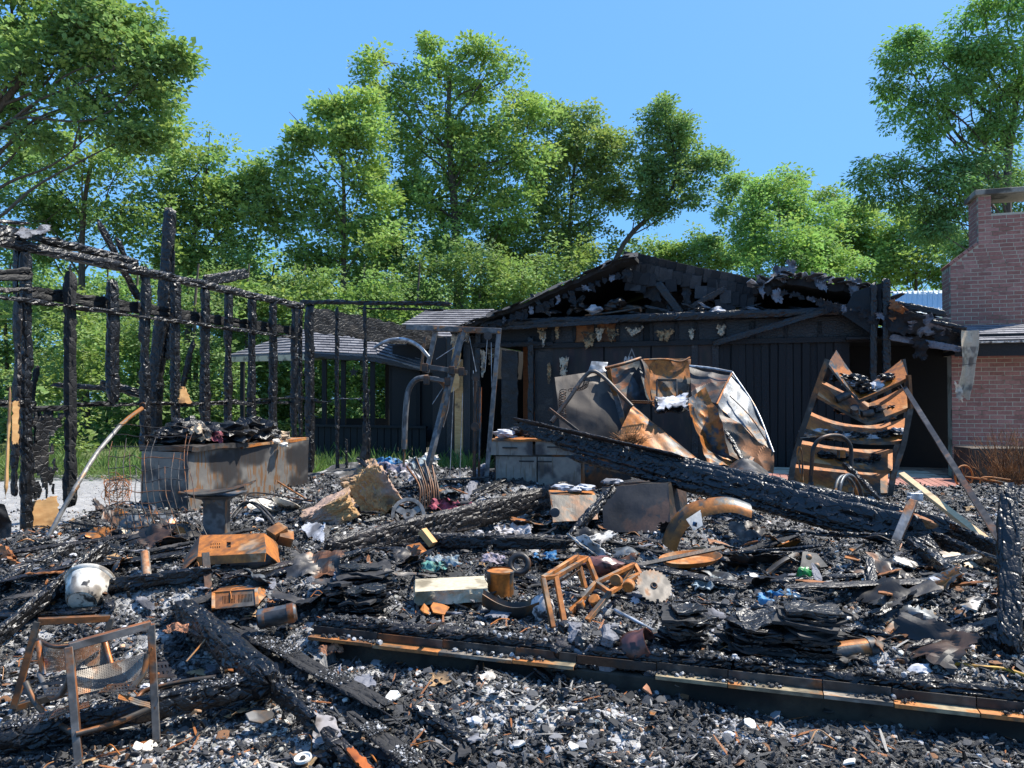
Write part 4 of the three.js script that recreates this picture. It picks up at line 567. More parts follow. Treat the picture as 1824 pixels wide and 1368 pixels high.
function crown(parent, blobs, d, tone, kind, q, k = 1, cs = 0.33) {
  const lots = [[], []];
  for (const [px, py, rx, ry, dd = 0, kk = 1] of blobs) {
    const dz = d + dd, c = P(px, py, dz), a = rx / FPX * dz * 1.06, b = ry / FPX * dz * 1.06, e = (a + b) / 2 * 1.15, n = Math.round(84 * k * kk * a * b * (0.33 / cs) ** 2), oy = q() * 50;
    const subs = []; const ns = Math.max(5, Math.round(4 + 2.4 * a * b)); for (let i = 0; i < ns; i++) { const v = V(q() * 2 - 1, q() * 2 - 1, q() * 2 - 1); if (v.length() > 1) { i--; continue; } subs.push([c.x + v.x * a * 0.82, c.y + v.y * b * 0.82, c.z + v.z * e * 0.82, (0.30 + 0.22 * q()) * Math.sqrt(a * b)]); }
    for (let i = 0; i < n; i++) {
      const v = V(q() * 2 - 1, q() * 2 - 1, q() * 2 - 1), l = v.length(); if (l > 1 || l < 0.001) { i--; continue; } v.multiplyScalar(Math.pow(l, -0.2));
      const [X, Y, Z, R0] = subs[i % ns], R = R0 * (q() < 0.34 ? 1.75 : 1), x = X + v.x * R * 1.22, y = Y + v.y * R * 0.8, z = Z + v.z * R * 1.22; if (fbm(x * 0.85, y * 0.95 + oy, z * 0.85, 2) < -0.13) continue;
      const s = cs * (0.65 + 0.7 * q()), j = q(), w = 0.75 + 0.5 * q(); lots[i % 2].push([x, y, z, s, [tone[0] * w * (0.98 + 0.25 * j * j), tone[1] * w * 1.02, tone[2] * w * (1.05 - 0.3 * j)]]);
    }
  }
  const g = new THREE.Group(); g.name = 'crown'; parent.add(g); const e = new THREE.Euler(), Q = new THREE.Quaternion(), m4 = new THREE.Matrix4(), col = new THREE.Color();
  lots.forEach((l, i) => { const im = new THREE.InstancedMesh(CL[kind][i], leafM, l.length); im.name = 'foliage'; im.userData.kind = 'stuff'; l.forEach(([x, y, z, s, t], j) => { e.set((q() - 0.5) * 0.9, q() * 6.28, (q() - 0.5) * 0.9); Q.setFromEuler(e); m4.compose(V(x, y, z), Q, V(s, s * 0.85, s)); im.setMatrixAt(j, m4); im.setColorAt(j, col.setRGB(...t)); }); im.castShadow = im.receiveShadow = true; g.add(im); });
}
function tree(name, label, d, trunk, blobs, tone, { kind = 'oak', r = 0.2, seed = 1, k = 1, cs = 0.33, group, limbs = true } = {}) {   // trunk: pixels from the foot up
  const t = thing(name, label, 'tree', group), q = rng(seed + 500), tp = trunk.map(([x, y, dd = 0]) => P(x, y, d + dd)); tp[0].y = -0.1;
  part('trunk', limb(tp, r, r * 0.25, 9, 20), M.trunk, t);
  if (limbs) { const curve = new THREE.CatmullRomCurve3(tp, false, 'centripetal'); const gs = []; for (const [px, py, rx, ry, dd = 0] of blobs) { const c = P(px, py, d + dd), L = tp[0].y, topY = tp[tp.length - 1].y; const s = clamp((c.y - 0.45 * Math.hypot(c.x - tp[tp.length - 1].x, 1) - 1.2 - L) / (topY - L), 0.25, 0.97), a = curve.getPointAt(s), D0 = a.distanceTo(c), m = V().lerpVectors(a, c, 0.55).add(V((q() - 0.5) * 0.3 * D0, (q() - 0.35) * 0.3 * D0, (q() - 0.5) * 0.3 * D0)), m0 = V().lerpVectors(a, m, 0.5).add(V((q() - 0.5) * 0.16 * D0, (q() - 0.5) * 0.16 * D0, (q() - 0.5) * 0.16 * D0)); const e = c.clone().add(V((q() - 0.5) * 0.6, 0.4, (q() - 0.5) * 0.4)); gs.push(limb([a, m0, m, e], r * lerp(0.26, 0.14, s), 0.01, 6)); for (let i = 0; i < 2; i++) { const f = V().lerpVectors(m, e, 0.3 + 0.4 * q()), R = rx / FPX * d; gs.push(limb([f, f.clone().add(V((q() - 0.5) * R * 1.6, q() * R * 0.8, (q() - 0.5) * R * 1.6))], r * 0.12, 0.01, 5)); } } part('limbs', mergeGeometries(gs), M.trunk, t).userData.kind = 'stuff'; }
  crown(t, blobs, d, tone, kind, q, k, cs); return t;
}
const G1 = [0.25, 0.39, 0.115], G2 = [0.225, 0.36, 0.11], G3 = [0.275, 0.42, 0.115], G4 = [0.205, 0.335, 0.11], G5 = [0.255, 0.43, 0.115];
tree('oak_tree', 'tall spreading oak whose limbs reach over the burnt stud wall', 21, [[-90, 900], [-80, 600], [-60, 350], [-20, 220], [40, 140]], [[10, 30, 90, 70], [110, 30, 100, 60], [210, 45, 75, 60], [265, 75, 45, 50], [40, 120, 90, 70], [140, 110, 90, 50, 1], [230, 120, 75, 45], [300, 115, 36, 45], [300, 165, 36, 35], [240, 180, 60, 35, 1], [170, 190, 60, 40], [40, 200, 70, 45, 1], [60, 250, 50, 30], [220, 230, 60, 38], [270, 235, 45, 30], [320, 100, 16, 20, 0, 2]], G2, { seed: 1, r: 0.34, k: 1.05 });
tree('oak_tree', 'slim oak with forked trunk behind the stud wall corner', 25, [[150, 900], [148, 600], [146, 430], [155, 330], [170, 260]], [[60, 300, 60, 45], [150, 290, 70, 45], [220, 310, 60, 50], [40, 370, 70, 55], [130, 370, 80, 50, 1], [220, 390, 70, 50], [60, 440, 70, 50, 1]], G2, { seed: 2, r: 0.2, k: 0.8 });
tree('oak_tree', 'rounded oak rising above the upright charred post', 27, [[330, 900], [335, 600], [345, 420], [370, 300]], [[320, 265, 34, 35], [385, 255, 30, 32], [340, 320, 65, 50], [410, 330, 70, 45], [460, 300, 36, 35], [300, 390, 70, 55], [390, 400, 80, 55], [465, 380, 50, 60], [330, 470, 80, 50], [430, 470, 80, 50]], G1, { seed: 3, r: 0.2 });
tree('oak_tree', 'slender forked tree between two taller oaks behind the pavilion', 27, [[612, 860], [614, 620], [612, 450], [612, 330], [600, 210]], [[592, 180, 32, 32], [630, 200, 40, 36], [535, 245, 42, 38], [600, 255, 60, 45], [660, 260, 45, 50], [525, 300, 30, 36], [570, 325, 60, 45], [650, 335, 55, 45], [530, 385, 55, 45], [610, 400, 55, 40, 1], [560, 460, 70, 45], [660, 430, 55, 50]], G3, { seed: 4, r: 0.17 });
tree('oak_tree', 'tallest broad oak standing centrally behind the pavilion roofs', 30, [[818, 860], [816, 620], [816, 480], [810, 380], [800, 250], [800, 140]], [[668, 112, 34, 26], [660, 145, 36, 30], [710, 170, 45, 36], [772, 90, 40, 26], [835, 98, 44, 26], [868, 105, 26, 20], [780, 140, 60, 36], [860, 150, 55, 36], [915, 140, 32, 26], [935, 185, 40, 40], [965, 210, 24, 36], [720, 225, 70, 42], [810, 215, 70, 45], [890, 230, 70, 50], [700, 290, 60, 42], [780, 290, 75, 45, 1], [880, 300, 80, 50], [950, 290, 36, 50], [740, 360, 80, 50], [830, 370, 80, 50, 1], [910, 380, 60, 50], [770, 430, 80, 45], [870, 440, 80, 45, 1], [700, 410, 50, 50]], G3, { seed: 5, r: 0.3, k: 0.85 });
tree('oak_tree', 'leaning oak with bare bent trunk above the roof ridge', 31, [[1075, 900], [1080, 600], [1098, 460], [1130, 410], [1180, 365], [1205, 310], [1195, 240]], [[1180, 190, 30, 24], [1165, 225, 40, 30], [1205, 220, 40, 34], [1225, 262, 26, 36], [1180, 275, 50, 34], [1240, 300, 30, 30], [1275, 290, 22, 30], [1262, 320, 30, 24], [1200, 320, 55, 34], [1150, 325, 45, 40], [1215, 365, 40, 28], [1160, 375, 45, 30]], G4, { seed: 6, r: 0.2, cs: 0.3 });
tree('oak_tree', 'dense oak with a few yellowing sprays beside the leaning trunk', 32, [[1005, 900], [1010, 600], [1012, 450], [1020, 330], [1030, 240]], [[985, 215, 36, 26], [1030, 225, 50, 30], [1075, 240, 40, 30], [1095, 275, 36, 36], [1000, 275, 60, 45], [1060, 300, 60, 45], [970, 340, 50, 50], [1040, 360, 70, 45], [1100, 340, 36, 40], [980, 420, 60, 45], [1050, 430, 60, 40], [930, 470, 60, 50], [1010, 490, 70, 40]], [0.24, 0.35, 0.105], { seed: 7, r: 0.2, k: 0.95 });
tree('round_tree', 'dense round bright green tree behind the broken right roof slope', 29, [[1395, 900], [1395, 600], [1395, 480], [1395, 380]], [[1390, 355, 60, 32], [1345, 385, 45, 36], [1440, 385, 55, 40], [1380, 415, 75, 40, -1], [1330, 440, 50, 40], [1455, 440, 55, 45], [1390, 480, 90, 40, -1], [1480, 480, 50, 40]], G5, { seed: 8, r: 0.16, k: 1.25, cs: 0.28, kind: 'shrub' });
tree('round_tree', 'feathery tall tree showing its crown above the round tree', 36, [[1350, 900], [1350, 600], [1345, 400], [1350, 340]], [[1310, 325, 24, 16], [1335, 340, 30, 24], [1385, 326, 32, 18], [1420, 330, 26, 20], [1470, 350, 36, 26], [1300, 370, 24, 20], [1295, 340, 14, 16]], G1, { seed: 9, r: 0.16, k: 0.9 });
tree('round_tree', 'low leafy tree beyond the roof ridge under the open sky', 37, [[1245, 900], [1245, 600], [1245, 460]], [[1240, 425, 34, 22], [1280, 432, 40, 24], [1210, 445, 40, 26], [1260, 460, 60, 30], [1160, 450, 36, 26], [1300, 460, 36, 30], [1200, 480, 60, 30]], G1, { seed: 10, r: 0.16 });
tree('round_tree', 'leafy tree between the round tree and the forked saplings', 33, [[1520, 900], [1520, 600], [1520, 450]], [[1500, 375, 36, 30], [1540, 390, 40, 36], [1510, 430, 55, 40], [1560, 450, 40, 45], [1480, 420, 36, 40], [1530, 490, 70, 30]], G3, { seed: 11, r: 0.15 });
tree('locust_tree', 'feathery locust with drooping sprays towering over the brick chimney', 20, [[1800, 900], [1798, 600], [1796, 400], [1795, 300], [1810, 180], [1830, 60]], [[1600, 78, 32, 22], [1640, 70, 34, 24], [1590, 120, 28, 36], [1640, 120, 45, 36], [1685, 105, 30, 34], [1600, 175, 36, 36], [1655, 170, 50, 40], [1585, 210, 26, 26], [1640, 225, 40, 28], [1650, 265, 24, 14], [1705, 45, 26, 26], [1740, 25, 36, 26], [1800, 20, 60, 36], [1730, 90, 45, 36], [1800, 90, 60, 45], [1720, 150, 40, 36], [1775, 160, 50, 45], [1830, 160, 50, 50], [1745, 215, 50, 34], [1810, 230, 50, 40], [1700, 195, 26, 30]], [0.20, 0.38, 0.095], { seed: 12, r: 0.19, kind: 'locust', k: 1.1, cs: 0.26 });
tree('locust_tree', 'low arching locust with drooping dark sprays behind the chimney shoulder', 19, [[1790, 900], [1780, 600], [1770, 400], [1730, 330], [1640, 300]], [[1545, 310, 26, 22], [1580, 300, 36, 22], [1620, 310, 40, 26], [1560, 340, 34, 20], [1610, 350, 34, 22], [1670, 310, 40, 30], [1720, 290, 45, 30], [1700, 345, 55, 32], [1650, 375, 45, 26], [1760, 310, 40, 40], [1700, 400, 45, 40], [1650, 420, 30, 30]], [0.165, 0.31, 0.085], { seed: 13, r: 0.13, kind: 'locust', k: 1.0, cs: 0.25 });
tree('locust_tree', 'thin multi stemmed tree standing behind the pale metal roof', 31, [[1630, 900], [1632, 600], [1632, 500], [1636, 420], [1640, 360]], [[1600, 390, 45, 36], [1650, 400, 40, 40], [1590, 430, 36, 36], [1690, 430, 36, 40], [1630, 450, 50, 36], [1600, 485, 50, 30], [1670, 480, 40, 30], [1570, 470, 30, 36], [1700, 500, 40, 30]], G3, { seed: 14, r: 0.12, k: 0.8 });
tree('locust_tree', 'shaded leafy tree seen through the chimney top opening', 26, [[1830, 900], [1830, 500], [1830, 380]], [[1800, 330, 50, 45], [1770, 380, 45, 50], [1840, 380, 50, 50], [1750, 440, 40, 50], [1720, 470, 36, 50]], G4, { seed: 15, r: 0.14, kind: 'locust', k: 1 });
[[10, 24, 'pale barked tree at the edge of the gravel behind the doubled studs'], [118, 20, 'grey trunked tree behind the burnt plywood scrap'], [245, 23, 'bushy tree behind the wire mesh and leaning pipe'], [345, 22, 'bushy tree behind the chest freezer'], [440, 24, 'leaning tree with bare trunk at the pavilion corner'], [535, 25, 'bushy tree behind the pavilion posts'], [640, 26, 'shaded bushy tree framed by the pavilion posts'], [740, 26, 'shaded bushy tree at the sagging pavilion corner'], [855, 27, 'bushy tree rising over the rear house roof'], [930, 28, 'bushy tree behind the burnt gable slope'], [190, 28, 'bushy tree behind the crossed charred rafters'], [480, 29, 'bushy tree above the top plate end'], [700, 31, 'bushy tree behind the burnt header board']].forEach(([px, d, label], i) => {
  const q = rng(300 + i), b = []; for (let y = 470 + 90 * q(); y < 860; y += 52) for (let k = 0; k < 2; k++) b.push([px + (q() - 0.5) * 150, y + (q() - 0.5) * 30, 52 + 26 * q(), 34 + 14 * q(), (q() - 0.5) * 3]);
  tree('understory_tree', label, d, [[px, 880], [px + 4, 700], [px - 5 + 10 * q(), 560], [px + 10 * q(), 470]], b, [G1, G3, G5, G2][i % 4].map(c => c * 0.8), { seed: 30 + i, r: 0.11, kind: 'shrub', k: 0.55, cs: 0.3, limbs: false });
});
{ // the wood beyond, which reads as one mass
  const g = new THREE.Group(); g.name = 'distant_foliage'; g.userData = { kind: 'stuff', label: 'mass of distant green woodland closing the view', category: 'woodland' }; scene.add(g);
  const b = [], q = rng(999); for (let px = -160; px < 2000; px += 62) for (const y of [560, 620, 680, 720]) b.push([px + (q() - 0.5) * 40, y + (q() - 0.5) * 30 - (px < 950 ? 30 : 0), 55, 45, (q() - 0.5) * 8]); for (let px = -160; px < 1000; px += 70) b.push([px, 470 + 60 * q(), 60, 50, 3 * q()]);
  crown(g, b, 44, G2, 'shrub', q, 0.5, 0.6);
}
// weeds and low growth at the edge of the gravel
{
  const q = rng(41), geo = clump(9, 26, 0.9, 0.07, -0.6), im = new THREE.InstancedMesh(geo, leafM, 900), e = new THREE.Euler(), Q = new THREE.Quaternion(), m = new THREE.Matrix4(), c = new THREE.Color(); let n = 0;
  for (let i = 0; i < 900; i++) { const x = -13 + 12.5 * q(), z = -13.4 - 6 * q() * q(), s = 0.1 + 0.16 * q(); e.set(0, q() * 6.3, 0); Q.setFromEuler(e); m.compose(V(x, s * 0.4, z), Q, V(s, s * 1.2, s)); im.setMatrixAt(n, m); im.setColorAt(n++, c.setRGB(0.10 + 0.05 * q(), 0.17 + 0.05 * q(), 0.04)); }
  im.count = n; im.name = 'weed_grass'; im.userData = { kind: 'stuff', label: 'green weeds and grass along the edge of the gravel', category: 'grass' }; scene.add(im);
}

// ------------------------------------------------------------------ foundation with its flashing
{
  const g = thing('foundation_wall', 'low concrete foundation wall with rusted flashing strip along the workshop front', 'foundation'), q = rng(5);
  part('footing', (() => { const b = up3(-0.05, 4.2, -0.05, 0.2, 0.0, 0.16, 0.01); return b; })(), M.footing, g);
  let u = -0.08; for (let i = 0; u < 3.4; i++) { const l = 0.26 + 0.16 * q(), y = 0.222 + 0.006 * (q() - 0.5), o = 0.004 * q(); const fl = up3(u, u + l - 0.004, y + 0.005, y + 0.045, 0.0, 0.006, 0.001), a = up3(u, u + l - 0.004, y, y + 0.005, -0.055 - o, 0.005, 0.001), c = up3(u, u + l - 0.004, y - 0.012, y, -0.055 - o, -0.05 - o, 0.001); part('flashing_flange', fl, M.shadedSootySteel, g); if (i !== 4) part('flashing_strip', mergeGeometries([a, c]), i % 5 === 2 ? M.rustPale : M.rustYellow, g); u += l; }
  u = -0.1; for (let i = 0; u < 3.4; i++) { const l = 0.5 + 0.9 * q(); part('sill_timber', charBetween(at(u, 0.075, 0.275), at(Math.min(3.6, u + l), 0.075, 0.275 + 0.01 * (q() - 0.5)), 0.13, 0.06 + 0.03 * q(), { seed: 300 + i, seg: 0.014, waste: 0.014, cell: [0.05, 0.035] }), i % 3 ? M.char : M.charBrown, g); u += l + 0.02; }
  settle(g);
}
// ------------------------------------------------------------------ burnt stud walls
const SU = -3.98;
{
  const g = thing('burnt_stud_wall', 'row of charred upright studs under a sloping top plate beside the gravel', 'wall frame'), s = (px, py, du = 0) => onU(px, py, SU + du);
  const o = (seed, x = {}) => ({ seed, seg: 0.028, cell: [0.055, 0.05], waste: 0.016, depth: 0.014, ...x });
  [[47, 450, 955], [125, 486, 900], [200, 500, 716], [258, 478, 800], [313, 496, 790], [365, 514, 790], [407, 520, 780], [448, 526, 790], [487, 532, 790], [524, 540, 800]].forEach(([px, a, b], i) => part('stud', charBetween(s(px, b), s(px + (i % 2 ? 1 : -1), a), 0.1, 0.118 + 0.012 * (i % 3), o(i + 1)), i === 1 ? M.charDull : M.char, g));
  part('stud', charBetween(s(26, 885, 0.02), s(33, 525, 0.02), 0.09, 0.06, o(14)), M.charBrown, g);
  part('stud', charBetween(s(28, 520, -0.08), s(32, 415, -0.08), 0.08, 0.05, o(15)), M.char, g);
  part('top_plate', charBetween(s(-60, 415), s(540, 546), 0.13, 0.12, o(20)), M.char, g);
  part('top_plate', charBetween(s(-60, 393, -0.02), s(244, 468, -0.02), 0.12, 0.1, o(21)), M.char, g);
  part('ledger', charBetween(s(55, 520, -0.1), s(536, 592, -0.1), 0.045, 0.15, o(22)), M.charDull, g);
  part('rail', charBetween(s(-50, 522, 0.06), s(530, 602, 0.06), 0.07, 0.06, o(23)), M.char, g);
  part('rail', charBetween(s(130, 722, -0.03), s(536, 716, -0.03), 0.06, 0.055, o(34)), M.char, g);
  part('blocking', charBetween(s(-10, 718), s(62, 720), 0.08, 0.09, o(24)), M.char, g);
  part('blocking', charBetween(s(55, 728), s(130, 727), 0.09, 0.075, o(25)), M.charDull, g);
  part('blocking', charBetween(s(132, 720), s(203, 718), 0.06, 0.05, o(26)), M.charDull, g);
  part('blocking', charBetween(s(256, 717), s(402, 720), 0.06, 0.05, o(27)), M.char, g);
  part('blocking', charBetween(s(320, 724), s(415, 712), 0.07, 0.05, o(28)), M.char, g);
  part('blocking', charBetween(s(405, 712), s(455, 722), 0.08, 0.07, o(29)), M.char, g);
  part('blocking', charBetween(s(455, 712), s(528, 708), 0.07, 0.045, o(30)), M.char, g);
  part('board', charBetween(s(-40, 490, 0.05), s(58, 488, 0.05), 0.04, 0.13, o(31)), M.charDull, g);
  part('board', charBetween(s(-30, 517, 0.05), s(60, 514, 0.05), 0.05, 0.06, o(32)), M.charBrown, g);
  part('plywood_scrap', patch([s(58, 735), s(108, 735), s(100, 870), s(58, 885)].reverse(), { amp: 0.012, freq: 9, th: 0.02, seed: 8, n: 24, m: 30, rag: 0.1, keep: (u, v) => { const y = v, x = u; return !(x > 0.62 && y > 0.0 && fbm(x * 4, y * 5, 3, 2) > 0.02) && !(y < 0.35 && fbm(x * 5, y * 6, 9, 2) > 0.12); } }), M.osb, g);
  part('wood_strip', charBetween(s(10, 880, 0.07), s(18, 690, 0.07), 0.03, 0.035, o(33, { depth: 0.002, waste: 0.006 })), M.wood, g);
  part('wood_strip', patch([s(22, 790, 0.075), s(33, 790, 0.075), s(35, 715, 0.075), s(22, 715, 0.075)], { amp: 0.004, th: 0.006, rag: 0.02 }), M.wood, g);
  part('wood_scrap', patch([s(318, 718, 0.05), s(343, 718, 0.05), s(330, 690, 0.05), s(322, 690, 0.05)], { amp: 0.006, th: 0.02, seed: 3, rag: 0.02 }), M.wood, g);
  settle(g);
}
{
  const g = thing('burnt_stud_wall', 'charred rear frame with flat top beam and two thin studs', 'wall frame'), s = (px, py, dw = 0) => onW(px, py, 6.0 + dw), o = (seed, x = {}) => ({ seed, seg: 0.028, cell: [0.055, 0.05], waste: 0.016, depth: 0.014, ...x });
  [[534, 548, 835, 0.08], [551, 545, 840, 0.14], [600, 548, 850, 0.075], [650, 545, 840, 0.10]].forEach(([px, a, b, w], i) => part('stud', charBetween(s(px + 1, b), s(px, a), w, w, o(50 + i, i === 3 ? { taper: 0.35 } : {})), M.char, g));
  part('stud', charBetween(s(658, 840, -0.04), s(656, 690, -0.04), 0.06, 0.05, o(55)), M.char, g);
  part('stud', charBetween(s(617, 850, 0.05), s(617, 785, 0.05), 0.05, 0.05, o(56)), M.char, g);
  part('top_beam', charBetween(s(537, 538), s(802, 541), 0.1, 0.085, o(57)), M.char, g);
  part('top_beam', charBetween(s(640, 549, 0.03), s(792, 552, 0.03), 0.08, 0.05, o(58)), M.char, g);
  part('blocking', charBetween(s(510, 707, -0.02), s(566, 712, -0.02), 0.09, 0.07, o(59)), M.char, g);
  part('blocking', charBetween(s(560, 716), s(588, 716), 0.05, 0.035, o(60)), M.char, g);
  part('blocking', charBetween(s(602, 710), s(642, 710), 0.04, 0.03, o(61)), M.charGrey, g);
  part('blocking', charBetween(s(650, 585), s(674, 584), 0.05, 0.04, o(62)), M.char, g);
  part('hanging_sheet', patch([s(641, 815, -0.07), s(651, 815, -0.07), s(660, 767, -0.07), s(647, 772, -0.07)], { amp: 0.02, th: 0.004, seed: 2, rag: 0.03 }), M.shadedSootySteel, g);
  settle(g);
}
{
  const A = onW(553, 546, 6.15), B = P(770, 588, 14.0), C = P(770, 621, 14.0), D = onW(553, 590, 6.15);
  single('burnt_header_board', patch([D, C, B, A], { amp: 0.015, freq: 6, th: 0.05, n: 50, m: 14, rag: 0.05, seed: 5, crease: 0.5 }), M.osb, 'wide charred plywood header running back toward the rear roof', 'board');
}
// ------------------------------------------------------------------ loose timbers about the wall
const cb = (name, label, a, b, w, h, o = {}, m = M.char, category = 'beam', group) => single(name, charBetween(a, b, w, h, { seg: 0.022, seed: Math.round(Math.abs(a.x * 131 + a.z * 57)) % 900, ...o }), m, label, category, group);
{
  const s = (px, py, du = 0) => onU(px, py, SU + du);
  const t = thing('burnt_tree_trunk', 'thick charred leaning trunk standing behind the stud wall', 'tree trunk'), tp = [P(268, 770, 9.2), P(274, 690, 9.2), P(292, 560, 9.2), P(297, 470, 9.2), P(303, 380, 9.2)]; tp[0].y = 0;
  for (let i = 0; i < 4; i++) part('trunk', charBetween(tp[i], tp[i + 1].clone().lerp(tp[i], -0.06), 0.21 - 0.02 * i, 0.21 - 0.02 * i, { seed: 90 + i, seg: 0.03, rag: i === 3 ? 0.12 : 0.02 }), M.char, t);
  part('branch', charBetween(P(316, 720, 9.2), P(345, 606, 9.2), 0.09, 0.09, { seed: 95, seg: 0.03, taper: 0.3 }), M.char, t); part('branch', charBetween(P(300, 640, 9.2), P(310, 440, 9.2), 0.08, 0.08, { seed: 96, seg: 0.03, taper: 0.5 }), M.char, t); settle(t);
  cb('charred_rafter', 'charred rafter leaning diagonally through the top plate', s(176, 396, -0.15), s(247, 532, -0.15), 0.05, 0.09, { taper: -0.2 });
  cb('charred_rafter', 'short charred rafter stub beside the diagonal rafter', s(208, 424, -0.2), s(224, 462, -0.2), 0.05, 0.07);
  cb('charred_board', 'wide scaly charred board end resting on the top plate', s(362, 502, -0.05), s(440, 487, -0.05), 0.05, 0.15, { cell: [0.045, 0.04] }, M.char, 'board');
  cb('charred_pole', 'charred pole lying level behind the studs', P(92, 685, 8.4), P(250, 697, 8.6), 0.08, 0.07, {}, M.char, 'pole');
  cb('charred_pole', 'thicker charred pole stub behind the studs', P(182, 682, 8.0), P(258, 704, 8.2), 0.12, 0.1, {}, M.char, 'pole');
  cb('charred_board', 'charred slat leaning beside the doubled corner stud', P(66, 655, 7.4), P(40, 800, 7.2), 0.05, 0.09, {}, M.charDull, 'board');
  const r = thing('burnt_roof_scrap', 'charred roof scrap with curled grey flap on the top plate', 'roof scrap');
  part('board', charBetween(s(-50, 415, -0.03), s(70, 420, -0.03), 0.2, 0.13, { seed: 31, seg: 0.03, waste: 0.03 }), M.char, r); part('flap', patch([s(20, 410, 0), s(90, 402, 0.05), s(88, 414, 0.1), s(40, 425, 0.1)], { amp: 0.03, freq: 8, th: 0.006, seed: 2, rag: 0.04 }), M.charGrey, r); part('board', charBetween(s(-40, 392, -0.1), s(52, 398, -0.05), 0.12, 0.05, { seed: 33, seg: 0.03 }), M.char, r); settle(r);
  single('tan_board', patch([P(52, 948, 6.7), P(103, 940, 6.9), P(103, 884, 6.9), P(52, 896, 6.7)], { amp: 0.006, th: 0.03, seed: 6, n: 20, m: 20, rag: 0.022 }), M.wood, 'tan wood panel with burnt ragged top beside the corner stud', 'board');
  single('tan_board', patch([P(-20, 1035, 5.2), P(38, 1030, 5.0), P(20, 985, 5.2), P(-20, 958, 5.4)], { amp: 0.01, th: 0.03, seed: 7, n: 20, m: 20, rag: 0.04 }), M.woodBurnt, 'tan board with blackened edge sunk in the char below the corner', 'board');
  single('curled_metal_strip', patch([P(0, 960, 5.5), P(20, 955, 5.5), P(26, 895, 5.6), P(-12, 885, 5.5)], { amp: 0.05, freq: 5, th: 0.006, seed: 8, bend: (u, v) => 0.12 * v * v, n: 14, m: 20 }), M.black, 'black curled sheet standing at the edge of the stud wall', 'metal sheet');
}
